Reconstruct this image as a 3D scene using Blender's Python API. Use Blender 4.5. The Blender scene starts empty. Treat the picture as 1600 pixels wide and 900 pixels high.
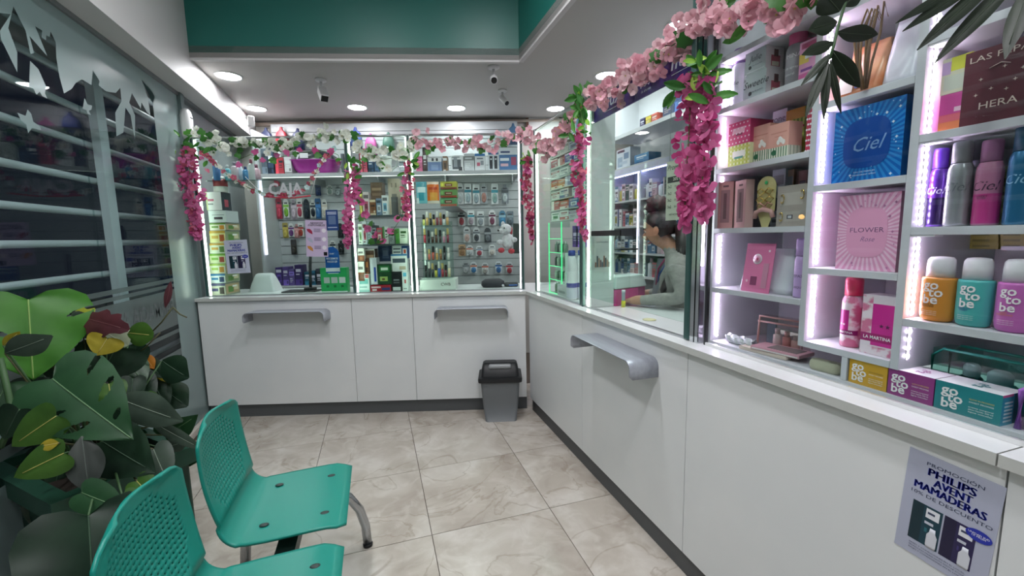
import bpy, bmesh, math, random
from mathutils import Vector, Matrix
random.seed(7)
R = math.radians
sc = bpy.context.scene
COL = sc.collection
# ------------------------------------------------------------------ camera
CAMH = 1.392
YAW, PITCH, ROLL, FPX = 0.3082, 0.1209, -0.02, 666.6
_f = Vector((math.sin(YAW)*math.cos(PITCH), math.cos(YAW)*math.cos(PITCH), -math.sin(PITCH)))
_r0 = Vector((math.cos(YAW), -math.sin(YAW), 0)); _u0 = _r0.cross(_f)
_r = _r0*math.cos(ROLL) + _u0*math.sin(ROLL); _u = -_r0*math.sin(ROLL) + _u0*math.cos(ROLL)
camd = bpy.data.cameras.new('camera'); cam = bpy.data.objects.new('camera', camd); COL.objects.link(cam)
camd.sensor_width = 36; camd.lens = FPX/1600*36; camd.clip_start = 0.02; camd.clip_end = 200
m3 = Matrix((_r, _u, -_f)).transposed()
cam.matrix_world = Matrix.Translation((0, 0, CAMH)) @ m3.to_4x4()
sc.camera = cam
# ------------------------------------------------------------------ world (night), exposure
w = bpy.data.worlds.new('night'); sc.world = w; w.use_nodes = True
w.node_tree.nodes['Background'].inputs[0].default_value = (0.0035, 0.0045, 0.008, 1)
w.node_tree.nodes['Background'].inputs[1].default_value = 1.0
vs = sc.view_settings
vs.view_transform = 'Standard'; vs.look = 'None'; vs.gamma = 1; vs.use_curve_mapping = False
vs.exposure = 0.98
cy = sc.cycles
cy.use_denoising = True; cy.transparent_max_bounces = 32; cy.max_bounces = 7; cy.diffuse_bounces = 3; cy.glossy_bounces = 4; cy.use_adaptive_sampling = True; cy.adaptive_threshold = .035; cy.sample_clamp_indirect = 6
LAMP = 58.0       # recessed ceiling lamps
STRIP = 5.0        # LED strips
# ------------------------------------------------------------------ pixel -> place helpers (points on real planes of the room)
def ray(px, py): return _f + _r*((px-800)/FPX) + _u*((450-py)/FPX)
EYE = Vector((0, 0, CAMH))
def on(px, py, ax, v):
    d = ray(px, py); return EYE + d*((v-EYE[ax])/d[ax])
BA = R(-16.3); C0 = Vector((1.10, 3.10, 0))
BE = Vector((math.cos(BA), math.sin(BA), 0)); BN = Vector((-math.sin(BA), math.cos(BA), 0))
def BK(s, t, z): return C0 + BE*s + BN*t + Vector((0, 0, z))
def bk(px, py, t):                                    # -> (s, z) on the plane t behind the back counter edge
    d = ray(px, py); k = (t-(EYE-C0).dot(BN))/d.dot(BN); P = EYE+d*k
    return (P-C0).dot(BE), P.z
# ------------------------------------------------------------------ materials
def lin(c):
    if isinstance(c, str):
        c = c.lstrip('#'); c = [int(c[i:i+2], 16)/255 for i in (0, 2, 4)]
        c = [x/12.92 if x <= .04045 else ((x+.055)/1.055)**2.4 for x in c]
    return (c[0], c[1], c[2], 1)
_M = {}
def mat(col, rough=.45, metal=0., emit=0., spec=.5, trans=0., name=None, coat=0.):
    k = (str(col), rough, metal, emit, spec, trans, coat)
    if k in _M: return _M[k]
    m = bpy.data.materials.new(name or 'm_%s' % col); m.use_nodes = True
    b = m.node_tree.nodes['Principled BSDF']
    b.inputs['Base Color'].default_value = lin(col); b.inputs['Roughness'].default_value = rough
    b.inputs['Metallic'].default_value = metal; b.inputs['Specular IOR Level'].default_value = spec
    b.inputs['Coat Weight'].default_value = coat; b.inputs['Transmission Weight'].default_value = trans
    if emit:
        b.inputs['Emission Color'].default_value = lin(col); b.inputs['Emission Strength'].default_value = emit
    m.diffuse_color = lin(col); _M[k] = m; return m
def noisy(name, c1, c2, scale=8, rough=.5, detail=6, bump=0., coord='Object', stretch=(1, 1, 1), p1=.35, p2=.7, metal=0., spec=.5, rough2=None):
    m = bpy.data.materials.new(name); m.use_nodes = True; nt = m.node_tree; N = nt.nodes; L = nt.links
    b = N['Principled BSDF']; tc = N.new('ShaderNodeTexCoord'); mp = N.new('ShaderNodeMapping'); mp.inputs['Scale'].default_value = stretch
    n = N.new('ShaderNodeTexNoise'); n.inputs['Scale'].default_value = scale; n.inputs['Detail'].default_value = detail
    cr = N.new('ShaderNodeValToRGB'); cr.color_ramp.elements[0].position = p1; cr.color_ramp.elements[1].position = p2
    cr.color_ramp.elements[0].color = lin(c1); cr.color_ramp.elements[1].color = lin(c2)
    L.new(tc.outputs[coord], mp.inputs[0]); L.new(mp.outputs[0], n.inputs['Vector']); L.new(n.outputs[0], cr.inputs[0]); L.new(cr.outputs[0], b.inputs['Base Color'])
    b.inputs['Roughness'].default_value = rough; b.inputs['Metallic'].default_value = metal; b.inputs['Specular IOR Level'].default_value = spec
    if rough2 is not None:
        mr = N.new('ShaderNodeMapRange'); mr.inputs[3].default_value = rough; mr.inputs[4].default_value = rough2
        L.new(n.outputs[0], mr.inputs[0]); L.new(mr.outputs[0], b.inputs['Roughness'])
    if bump:
        bp = N.new('ShaderNodeBump'); bp.inputs['Strength'].default_value = bump; bp.inputs['Distance'].default_value = .01
        L.new(n.outputs[0], bp.inputs['Height']); L.new(bp.outputs[0], b.inputs['Normal'])
    return m
def glassy(name, tint='#f2faf7', f0=.045, rough=0., film=0., filmcol='#9fb5b2', gain=1.0):
    """thin glass: transparent + mirror by angle (both faces alike); film>0 adds a frosted vinyl layer"""
    m = bpy.data.materials.new(name); m.use_nodes = True; nt = m.node_tree; N = nt.nodes; L = nt.links
    N.remove(N['Principled BSDF']); out = N['Material Output']
    g = N.new('ShaderNodeNewGeometry'); dp = N.new('ShaderNodeVectorMath'); dp.operation = 'DOT_PRODUCT'
    L.new(g.outputs['Incoming'], dp.inputs[0]); L.new(g.outputs['Normal'], dp.inputs[1])
    def mth(op, a, b=None):
        n = N.new('ShaderNodeMath'); n.operation = op
        for i, v in enumerate((a, b)):
            if v is None: continue
            if isinstance(v, (int, float)): n.inputs[i].default_value = v
            else: L.new(v, n.inputs[i])
        return n.outputs[0]
    ab = mth('ABSOLUTE', dp.outputs['Value']); p5 = mth('POWER', mth('SUBTRACT', 1., ab), 5.)
    F = mth('ADD', mth('MULTIPLY', p5, (1-f0)*gain), f0)
    tr = N.new('ShaderNodeBsdfTransparent'); tr.inputs[0].default_value = lin(tint)
    gl = N.new('ShaderNodeBsdfGlossy'); gl.inputs['Roughness'].default_value = rough; gl.inputs[0].default_value = (1, 1, 1, 1)
    mx = N.new('ShaderNodeMixShader'); L.new(F, mx.inputs[0]); L.new(gl.outputs[0], mx.inputs[2])
    if film:
        df = N.new('ShaderNodeBsdfDiffuse'); df.inputs[0].default_value = lin(filmcol)
        tl = N.new('ShaderNodeBsdfTranslucent'); tl.inputs[0].default_value = lin(filmcol)
        m1 = N.new('ShaderNodeMixShader'); m1.inputs[0].default_value = .35; L.new(df.outputs[0], m1.inputs[1]); L.new(tl.outputs[0], m1.inputs[2])
        m2 = N.new('ShaderNodeMixShader'); m2.inputs[0].default_value = film; L.new(tr.outputs[0], m2.inputs[1]); L.new(m1.outputs[0], m2.inputs[2])
        L.new(m2.outputs[0], mx.inputs[1])
    else: L.new(tr.outputs[0], mx.inputs[1])
    L.new(mx.outputs[0], out.inputs['Surface']); return m
WHITE = mat('#e2e4e4', .38); LAM = noisy('white_laminate', '#e2e5e6', '#e8eaea', 3, .34); LAMEDGE = mat('#c4c6c2', .5)
KICK = mat('#55585a', .5); CHROME = mat('#c9ccd0', .12, 1.); ALU = mat('#aeb2b4', .28, .9); STEEL = noisy('brushed_steel', '#b4b8c4', '#c2c6d0', 60, .3, 2, stretch=(.1, 1, 1), metal=.45)
DGREEN = mat('#2d4f4b', .4); BLACK = mat('#15171a', .45); DARK = mat('#2a2c2f', .5); GLASS = glassy('clear_glass', '#f4fbf8', .022); ACRYL = glassy('clear_acrylic', '#e9f5f0', .06)
LEDW = mat('#f8f2ff', .5, emit=STRIP); LEDG = mat('#eaffee', .5, emit=STRIP); LEDV = mat('#f4ecff', .5, emit=STRIP)
# ------------------------------------------------------------------ mesh builder
class MB:
    def __init__(s): s.v = []; s.f = []; s.m = []; s.mats = []; s.sm = []
    def mi(s, m):
        if m not in s.mats: s.mats.append(m)
        return s.mats.index(m)
    def quad(s, pts, m, smooth=False):
        b = len(s.v); s.v += [tuple(p) for p in pts]; s.f.append(tuple(range(b, b+len(pts)))); s.m.append(s.mi(m)); s.sm.append(smooth)
    def box(s, x0, x1, y0, y1, z0, z1, m, mx=None):
        P = [(x0, y0, z0), (x1, y0, z0), (x1, y1, z0), (x0, y1, z0), (x0, y0, z1), (x1, y0, z1), (x1, y1, z1), (x0, y1, z1)]
        if mx is not None: P = [tuple(mx @ Vector(p)) for p in P]
        b = len(s.v); s.v += P
        for f in ((3, 2, 1, 0), (4, 5, 6, 7), (0, 1, 5, 4), (1, 2, 6, 5), (2, 3, 7, 6), (3, 0, 4, 7)):
            s.f.append(tuple(b+i for i in f)); s.m.append(s.mi(m)); s.sm.append(False)
        return s
    def grid(s, rows, m, smooth=True, closed=False, skip=None, matf=None):
        nv = len(rows[0]); b = len(s.v)
        for r in rows: s.v += [tuple(p) for p in r]
        for i in range(len(rows)-1):
            for j in range(nv if closed else nv-1):
                if skip and skip(i, j): continue
                k = (j+1) % nv
                s.f.append((b+i*nv+j, b+i*nv+k, b+(i+1)*nv+k, b+(i+1)*nv+j)); s.m.append(s.mi(matf(i, j) if matf else m)); s.sm.append(smooth)
        return b
    def fan(s, idx, m):
        s.f.append(tuple(idx)); s.m.append(s.mi(m)); s.sm.append(False)
    def tube(s, pts, r, m, n=8, caps=True):
        pts = [Vector(p) for p in pts]; rows = []
        up = Vector((0, 0, 1))
        for i, p in enumerate(pts):
            t = (pts[min(i+1, len(pts)-1)]-pts[max(i-1, 0)]).normalized()
            a = t.cross(up)
            if a.length < .05: a = t.cross(Vector((1, 0, 0)))
            a.normalize(); bb = t.cross(a); rr = r[i] if isinstance(r, (list, tuple)) else r
            rows.append([p + a*math.cos(q*2*math.pi/n)*rr + bb*math.sin(q*2*math.pi/n)*rr for q in range(n)])
        b = s.grid(rows, m, True, True)
        if caps:
            s.fan([b+i for i in range(n)][::-1], m); e = b+(len(rows)-1)*n; s.fan([e+i for i in range(n)], m)
        return s
    def lathe(s, prof, m, n=20, sx=1., sy=1., cx=0., cy=0., matf=None, cap=True, sq=0.):
        rows = []
        for r, z in prof:
            row = []
            for q in range(n):
                a = q*2*math.pi/n; ca, sa = math.cos(a), math.sin(a)
                if sq:
                    e = 2/(2+sq); ca = math.copysign(abs(ca)**e, ca); sa = math.copysign(abs(sa)**e, sa)
                row.append((cx+r*ca*sx, cy+r*sa*sy, z))
            rows.append(row)
        b = s.grid(rows, m, True, True, matf=(lambda i, j: matf(i)) if matf else None)
        if cap:
            s.fan([b+i for i in range(n)][::-1], matf(0) if matf else m); e = b+(len(rows)-1)*n; s.fan([e+i for i in range(n)], matf(len(rows)-2) if matf else m)
        return s
    def mesh(s, name):
        me = bpy.data.meshes.new(name); me.from_pydata(s.v, [], s.f)
        for m in s.mats: me.materials.append(m)
        me.polygons.foreach_set('material_index', s.m); me.polygons.foreach_set('use_smooth', s.sm); me.update(); return me
    def build(s, name, parent=None, loc=None, rot=None, bevel=0., solid=0., seg=2):
        o = bpy.data.objects.new(name, s.mesh(name)); COL.objects.link(o)
        if parent is not None: o.parent = parent
        if loc is not None: o.location = loc
        if rot is not None: o.rotation_euler = rot if hasattr(rot, '__len__') else (0, 0, rot)
        if solid:
            md = o.modifiers.new('solid', 'SOLIDIFY'); md.thickness = solid; md.offset = 0
        if bevel:
            md = o.modifiers.new('bevel', 'BEVEL'); md.width = bevel; md.segments = seg; md.limit_method = 'ANGLE'; md.angle_limit = R(40)
        return o
def weld(o, d=1e-5):
    bm = bmesh.new(); bm.from_mesh(o.data); bmesh.ops.remove_doubles(bm, verts=bm.verts, dist=d); bm.to_mesh(o.data); bm.free(); return o
def tag(o, label=None, cat=None, group=None, kind=None):
    if label: o['label'] = label
    if cat: o['category'] = cat
    if group: o['group'] = group
    if kind: o['kind'] = kind
    return o
def thing(name, label, cat, loc=(0, 0, 0), rz=0., group=None):
    o = bpy.data.objects.new(name, None); COL.objects.link(o); o.empty_display_size = .05
    o.location = loc; o.rotation_euler = (0, 0, rz) if not hasattr(rz, '__len__') else rz
    return tag(o, label, cat, group)
def struct(o): return tag(o, kind='structure')
def dup(o, parent=None, loc=None, rot=None, scale=None, name=None):
    c = o.copy(); COL.objects.link(c)
    if name: c.name = name
    if parent is not None: c.parent = parent
    if loc is not None: c.location = loc
    if rot is not None: c.rotation_euler = rot
    if scale is not None: c.scale = scale if hasattr(scale, '__len__') else (scale,)*3
    return c
def inst(me, name, parent=None, loc=(0, 0, 0), rot=(0, 0, 0), scale=1.):
    o = bpy.data.objects.new(name, me); COL.objects.link(o)
    if parent is not None: o.parent = parent
    o.location = loc; o.rotation_euler = rot; o.scale = scale if hasattr(scale, '__len__') else (scale,)*3
    return o
def part(name, parent, m, *boxes, bevel=0.):
    b = MB()
    for q in boxes: b.box(*q, m)
    return b.build(name, parent, bevel=bevel)
# ------------------------------------------------------------------ flat lettering (mesh made from the built-in font)
_T = {}
def text_mesh(s, bold=0., shear=0., space=1.):
    k = (s, bold, shear, space)
    if k not in _T:
        cu = bpy.data.curves.new('lettering', 'FONT'); cu.body = s; cu.size = 1; cu.align_x = 'CENTER'; cu.align_y = 'CENTER'
        cu.resolution_u = 2; cu.offset = bold; cu.shear = shear; cu.space_character = space; cu.space_line = .8
        o = bpy.data.objects.new('tmp', cu); COL.objects.link(o); bpy.context.view_layer.update()
        dg = bpy.context.evaluated_depsgraph_get(); me = bpy.data.meshes.new_from_object(o.evaluated_get(dg))
        _T[k] = ([v.co.copy() for v in me.vertices], [tuple(p.vertices) for p in me.polygons])
        bpy.data.objects.remove(o); bpy.data.curves.remove(cu); bpy.data.meshes.remove(me)
    return _T[k]
def lettering(parent, s, xc, zc, size, m, y=-.0006, bold=0., shear=0., width=None, curve=None, name='lettering', space=1., rot=0., up=False):
    """text on a front (local -y) face; curve=(radius, y centre) wraps it round a cylinder; up=True lays it on a top face"""
    V, F = text_mesh(s, bold, shear, space)
    if not V: return None
    w0 = max(v.x for v in V)-min(v.x for v in V); k = size; kx = k
    if width: kx = width/max(w0, 1e-6); k = size if size else kx
    vs = []
    for v in V:
        x, z = v.x*kx, v.y*k
        if rot: x, z = x*math.cos(rot)-z*math.sin(rot), x*math.sin(rot)+z*math.cos(rot)
        x += xc
        if up: vs.append((x, zc+z, y)); continue
        if curve:
            r, yc = curve; a = x/r; vs.append((r*1.012*math.sin(a), yc-r*1.012*math.cos(a), zc+z))
        else: vs.append((x, y, zc+z))
    b = MB(); b.v = vs; b.f = F; b.m = [0]*len(F); b.sm = [False]*len(F); b.mats = [m]
    return b.build(name, parent)
# ================================================================== the room
def marble():
    m = bpy.data.materials.new('porcelain_tile'); m.use_nodes = True; nt = m.node_tree; N = nt.nodes; L = nt.links; b = N['Principled BSDF']
    g = N.new('ShaderNodeNewGeometry'); oi = N.new('ShaderNodeObjectInfo'); vm = N.new('ShaderNodeVectorMath'); vm.operation = 'MULTIPLY_ADD'
    cx = N.new('ShaderNodeCombineXYZ')
    for i in range(3): L.new(oi.outputs['Random'], cx.inputs[i])
    L.new(cx.outputs[0], vm.inputs[0]); vm.inputs[1].default_value = (37, 61, 13); L.new(g.outputs['Position'], vm.inputs[2])
    def noise(sc_, det, dist):
        n = N.new('ShaderNodeTexNoise'); n.inputs['Scale'].default_value = sc_; n.inputs['Detail'].default_value = det; n.inputs['Distortion'].default_value = dist
        L.new(vm.outputs[0], n.inputs['Vector']); return n.outputs[0]
    def ramp(src, *els):
        r = N.new('ShaderNodeValToRGB'); e = r.color_ramp.elements
        while len(e) < len(els): e.new(.5)
        for q, (p, c) in zip(e, els): q.position = p; q.color = lin(c)
        L.new(src, r.inputs[0]); return r.outputs[0]
    base = ramp(noise(3.2, 9, .8), (.3, '#ada297'), (.5, '#c0b7ac'), (.68, '#d3ccc4'))
    vein = ramp(noise(1.6, 5, 1.6), (.485, '#000000'), (.5, '#ffffff'), (.515, '#000000'))
    fine = ramp(noise(9, 6, 1.), (.5, '#000000'), (.72, '#ffffff'))
    m1 = N.new('ShaderNodeMixRGB'); m1.inputs[2].default_value = lin('#8f7f6c'); L.new(base, m1.inputs[1])
    mm = N.new('ShaderNodeMath'); mm.operation = 'MULTIPLY'; mm.inputs[1].default_value = .42; L.new(vein, mm.inputs[0]); L.new(mm.outputs[0], m1.inputs[0])
    m2 = N.new('ShaderNodeMixRGB'); m2.inputs[2].default_value = lin('#ddd8d0'); L.new(m1.outputs[0], m2.inputs[1])
    m3_ = N.new('ShaderNodeMath'); m3_.operation = 'MULTIPLY'; m3_.inputs[1].default_value = .45; L.new(fine, m3_.inputs[0]); L.new(m3_.outputs[0], m2.inputs[0])
    L.new(m2.outputs[0], b.inputs['Base Color']); b.inputs['Roughness'].default_value = .24; b.inputs['Specular IOR Level'].default_value = .5
    return m
fl = MB().box(-1.40, 3.4, -2.2, 6.2, -.06, -.004, mat('#54483f', .8)).build('floor'); struct(fl)
TM = MB().box(-.2983, .2983, -.2983, .2983, -.01, 0, marble()).mesh('tile')
for i in range(-2, 3):
    for j in range(-6, 6):
        x, y = -.418+.6*i+.3, 1.2925+.6*j+.3
        if y-.3 > 3.1+(1.1-(x+.3))*.293+.6: continue
        t = inst(TM, 'tile', fl, (x, y, 0))
        if i == -2:
            t.scale.x = .26/.5966*1.; t.location.x = -1.018-.132
PAINT = mat('#c9c7c6', .55); CEIL = mat('#b2b0ac', .6)
def prism(name, poly, z0, z1, m, parent=None):
    b = MB(); n = len(poly); b.v = [(x, y, z0) for x, y in poly]+[(x, y, z1) for x, y in poly]
    b.f = [tuple(range(n))[::-1], tuple(range(n, 2*n))]+[(i, (i+1) % n, n+(i+1) % n, n+i) for i in range(n)]
    b.m = [0]*len(b.f); b.sm = [False]*len(b.f); b.mats = [m]
    return b.build(name, parent)
GA, GB, GC = (-1.18, 3.755), (1.108, 3.193), (1.13, -2.1)
struct(prism('ceiling', [GA, GB, GC, (3.4, -2.1), (3.4, 6.1), (-1.18, 6.1)], 2.70, 2.78, CEIL))
struct(prism('ceiling_raised', [(-1.4, -2.2), (1.4, -2.2), (1.4, 4.1), (-1.4, 4.1)], 3.35, 3.42, PAINT))
GREENP = mat('#226b62', .4)
def wallseg(name, a, b_, z0, z1, th, m, side=1):
    a = Vector((*a, 0)); b_ = Vector((*b_, 0)); d = (b_-a).normalized(); n = Vector((-d.y, d.x, 0))*side*th
    return struct(prism(name, [(a.x, a.y), (b_.x, b_.y), (b_.x+n.x, b_.y+n.y), (a.x+n.x, a.y+n.y)], z0, z1, m))
wallseg('trim_1', GA, GB, 2.735, 3.36, .03, GREENP); wallseg('trim_2', GB, GC, 2.735, 3.36, .03, GREENP)
wallseg('trim_3', GA, GB, 2.685, 2.735, .032, PAINT); wallseg('trim_4', GB, GC, 2.685, 2.735, .032, PAINT)
struct(MB().box(-1.85, -1.18, -2.2, 6.1, 2.50, 3.40, PAINT).build('wall_left_upper'))
struct(MB().box(-1.42, -1.36, 3.97, 6.0, 0, 2.52, mat('#8f9698', .5)).build('wall_left_rear'))
bw = prism('wall_back', [tuple(BK(s, t, 0))[:2] for s, t in ((-3.4, 1.70), (2.6, 1.70), (2.6, 1.78), (-3.4, 1.78))], 0, 2.72, mat('#bfbbb5', .6)); struct(bw)
struct(MB().box(3.05, 3.12, -2.2, 5.2, 0, 2.72, mat('#c4c6c8', .6)).build('wall_right'))
struct(MB().box(-1.85, 3.4, -2.3, -2.2, 0, 3.42, mat('#b9bcbc', .6)).build('wall_rear'))
# beige rail under the ceiling of the back wall
cr = MB(); cr.box(-2.95, .9, 1.66, 1.70, 2.655, 2.685, mat('#c9b9ab', .6))
struct(cr.build('trim_5', loc=C0, rot=BA))
# ---- recessed ceiling lamps
LAMPM = bpy.data.materials.new('lamp_disc'); LAMPM.use_nodes = True
_b = LAMPM.node_tree.nodes['Principled BSDF']; _b.inputs['Base Color'].default_value = (1, 1, 1, 1); _b.inputs['Emission Color'].default_value = (.97, .97, 1, 1); _b.inputs['Emission Strength'].default_value = LAMP
_rm = MB().lathe([(.098, 0), (.098, -.008), (.088, -.010), (.084, -.004), (.084, .0)], mat('#e6e6e6', .4), 32, cap=False).mesh('lamp_rim')
_dm = MB(); _dm.lathe([(.0845, -.003), (.08, -.0055), (.04, -.0065), (.001, -.007)], LAMPM, 32, cap=False); _dm = _dm.mesh('lamp_disc')
LAMP2 = LAMPM.copy(); LAMP2.node_tree.nodes['Principled BSDF'].inputs['Emission Strength'].default_value = LAMP*1.35
_dm2 = _dm.copy(); _dm2.materials[0] = LAMP2
LL = [(-1.027, 4.067, 'above the glass bay nearest the white bulkhead'), (-1.042, 4.963, 'deepest one beside the white bulkhead'), (-.089, 4.685, 'above the hair clip wall behind the counter'),
      (.868, 4.471, 'above the baby bottle wall behind the counter'), (1.865, 4.248, 'above the corner medicine shelves'), (1.906, 3.289, 'over the cashier behind the purple banner'),
      (1.926, 2.405, 'half hidden by the pink garland above the cashier'), (1.93, 1.50, 'behind the top of the cosmetics cabinet'), (1.93, .45, 'high behind the bottle column of the cabinet')]
for x, y, wh in LL:
    t = thing('ceiling_lamp', 'round white recessed lamp '+wh, 'lamp', (x, y, 2.70), group='recessed ceiling lamps')
    inst(_rm, 'rim', t); inst(_dm, 'diffuser', t)
for x, y, wh in [(-.55, .3, 'nearest the entrance glass'), (.55, .3, 'nearest the poster counter'), (-.55, 1.9, 'above the green chairs'), (.55, 1.9, 'above the steel bag shelf'), (0, -1.2, 'behind the viewer')]:
    t = thing('ceiling_lamp', 'round white lamp in the raised ceiling '+wh, 'lamp', (x, y, 3.35), group='raised ceiling lamps')
    inst(_rm, 'rim', t, scale=1.3); inst(_dm2, 'diffuser', t, scale=1.3)
# ---- storefront glazing
FX = -1.34
FROST = glassy('frosted_vinyl', '#aebfbf', .03, .25, film=.82, filmcol='#a9c0bf')
SFG = glassy('storefront_glass', '#eaf1f1', .016, 0., gain=.5)
wl = thing('window_1', None, None, (FX, 0, 0)); struct(wl)
for y0, y1 in ((-1.9, .35), (.354, 2.720), (2.724, 3.543), (3.547, 3.93)):
    MB().box(-.005, .005, y0, y1, .05, 2.50, SFG).build('pane', wl)
part('base_rail', wl, mat('#cfc8bf', .5), (-.03, .035, -1.9, 3.93, 0, .045))
part('head_rail', wl, mat('#7d8484', .4, .6), (-.02, .02, -1.9, 5.6, 2.475, 2.51))
part('end_post', wl, mat('#7f9090', .35, .5), (-.03, .03, 3.90, 3.965, .0, 2.50))
def film(name, poly, m=None, x=.0065):
    """vinyl on the room face of the glass: poly of (y, z)"""
    b = MB(); b.v = [(x, y, z) for y, z in poly]; b.f = [tuple(range(len(poly)))]; b.m = [0]; b.sm = [False]; b.mats = [m or FROST]
    return b.build(name, wl)
def F(px, py):
    p = on(px, py, 0, FX+.0065); return (p.y, p.z)
# tall frosted band by the counter
film('frosted_band', [(3.50, .05), (3.90, .05), (3.90, 2.475), (3.50, 2.475)])
# frosted leaf garden at the top: one scalloped sheet, its lower edge follows leaves and petals
edge = [(0, 20), (17, 22), (0, 48), (2, 62), (27, 113), (27, 82), (13, 44), (21, 10), (40, 48), (48, 85), (53, 82), (46, 56), (74, 88), (55, 41), (66, 48), (65, 58), (72, 63), (72, 55), (78, 58), (79, 49), (87, 66), (88, 90), (93, 120), (100, 146), (112, 139), (118, 130), (128, 124),
        (143, 133), (145, 110), (156, 127), (154, 133), (166, 143), (181, 145), (188, 137), (190, 158), (180, 176), (182, 213), (193, 207), (196, 168), (204, 180), (208, 205), (211, 218), (211, 180), (202, 160), (206, 145), (220, 170), (221, 160), (230, 176), (235, 180), (231, 152), (221, 124), (238, 143), (242, 152)]
poly = [F(*p) for p in edge]+[(3.50, 2.30), (3.50, 2.475), (2.0, 2.475), (2.0, F(0, 20)[1])]
ff = film('frosted_leaves', poly)
for q in ([(47, 95), (60, 108), (72, 135), (70, 146), (74, 154), (66, 150), (62, 143), (57, 148), (52, 138), (46, 135), (46, 120)],
          [(27, 176), (40, 181), (43, 171), (49, 178), (52, 190), (62, 197), (64, 203), (50, 200), (44, 208), (41, 195), (33, 188)],
          [(132, 153), (137, 163), (144, 165), (143, 171), (139, 173), (142, 180), (137, 178), (135, 172), (129, 170), (130, 165)]):
    film('frosted_flower', [F(*p) for p in q][::-1])
# stripes and lettered band lower down
STRIPE = glassy('frosted_stripe', '#8c9a99', .04, .2, film=.6, filmcol='#7d8c8a')
film('frosted_stripe', [(-1.5, 1.128), (3.50, 1.128), (3.50, 1.153), (-1.5, 1.153)], STRIPE)
film('frosted_stripe', [(-1.5, 1.092), (3.50, 1.092), (3.50, 1.114), (-1.5, 1.114)], STRIPE)
film('lettered_band', [(-1.5, .83), (3.50, .83), (3.50, 1.076), (-1.5, 1.076)], STRIPE)
film('frosted_stripe', [(-1.5, .775), (3.50, .775), (3.50, .80), (-1.5, .80)], STRIPE)
film('frosted_stripe', [(-1.5, .615), (3.50, .615), (3.50, .66), (-1.5, .66)], STRIPE)
film('frosted_panel', [(-1.5, .05), (3.50, .05), (3.50, .56), (3.42, .60), (3.36, .55), (3.2, .57), (3.0, .52), (-1.5, .55)], FROST)
V, Fc = text_mesh('FARMACIA AZZOLINI', .01, 0, 1.0)
wt = max(v.x for v in V)-min(v.x for v in V); b = MB(); k = .105; kx = 1.05/wt
b.v = [(.0075, 3.46-.525-v.x*kx*1., .965+v.y*k*1.25) for v in V]; b.f = [f[::-1] for f in Fc]; b.m = [0]*len(Fc); b.sm = [False]*len(Fc); b.mats = [mat('#5a6162', .5)]
for i, v in enumerate(b.v): b.v[i] = (v[0], 3.46-(v[1]-(3.46-.525))-.525, v[2])
b.v = [(x, 2*(3.46-.525)-y, z) for x, y, z in b.v]
b.build('mirrored_lettering', wl)
# ---- outside: white security grille, pavement, street
gr = thing('security_grille', 'white horizontal bar security grille outside the storefront glass', 'grille', (-1.56, 0, 0))
GW = mat('#dfe4e6', .35)
for y_, wh in ((.4, 'nearest the entrance'), (1.6, 'above the middle of the grille'), (4.3, 'past the frosted band')):  # lamps added only to brighten the grille bars, not known on this shopfront
    t = thing('ceiling_lamp', 'small outdoor soffit lamp above the security grille, '+wh, 'lamp', (-1.445, y_, 2.50), group='outdoor soffit lamps')
    inst(_rm, 'rim', t, scale=.5); inst(_dm, 'diffuser', t, scale=.5)
for z in (2.46, 2.33, 2.16, 1.97, 1.765, 1.575, 1.40, 1.215, .99, .80, .6, .4, .2):
    MB().tube([(0, -1.8, z), (0, 4.6, z)], .019, GW, 10).build('bar', gr)
for y in (3.25, .9, -1.0): part('upright', gr, GW, (.02, .06, y-.045, y+.045, .0, 2.495))
ex = MB().box(-14, -1.40, -8, 14, -.12, -.02, noisy('asphalt', '#0b0c0e', '#131518', 4, .6)).build('exterior_ground'); struct(ex)
ext = MB().box(-9.2, -9, -8, 14, -.1, 4.2, noisy('far_facade', '#0e1013', '#181b20', 1.2, .8)).build('exterior_wall'); struct(ext)
tr = thing('street_tree', 'pale bark street tree trunk seen through the storefront glass', 'tree', (-3.3, 3.35, -.02))
MB().tube([(0, 0, 0), (.02, 0, .6), (-.02, .03, 1.3), (.06, .02, 2.2), (.02, .06, 3.2)], [.16, .12, .11, .10, .09], noisy('bark', '#5d5145', '#8a7b69', 6, .9, bump=.5), 12).build('trunk', tr)
for k in range(4): MB().tube([(0, 0, 1.0+k*.25), (.15, -.25-k*.05, 1.25+k*.27), (.22, -.55, 1.33+k*.3)], [.03, .02, .008], mat('#6a5f53', .9), 6).build('branch', tr)
sp = thing('striped_post', 'yellow and black striped warning post beyond the tree', 'post', (-3.6, 3.0, -.02))
for k in range(9): MB().box(-.12, .12, -.1, .1, k*.2, k*.2+.2, mat('#c9a32a' if k % 2 else '#17181a', .6)).build('band', sp)
lm = mat('#ffb25a', .5, emit=18)
for x, y, z, wh, r in ((-8.5, 8.6, 1.75, 'amber street light glowing far outside', .07), (-7.2, 8.1, .35, 'orange tail light low on the dark street', .05), (-8.6, 13.2, 1.25, 'white street light far outside near the frosted band', .05)):
    t = thing('street_light', wh, 'light', (x, y, z))
    b = MB(); b.lathe([(.001, -r), (r*.7, -r*.7), (r, 0), (r*.7, r*.7), (.001, r)], lm if 'white' not in wh else mat('#ffffff', .5, emit=14), 12); b.build('lamp_globe', t)
    MB().tube([(0, 0, -r), (0, 0, -z)], .03, BLACK, 6).build('pole', t)
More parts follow.
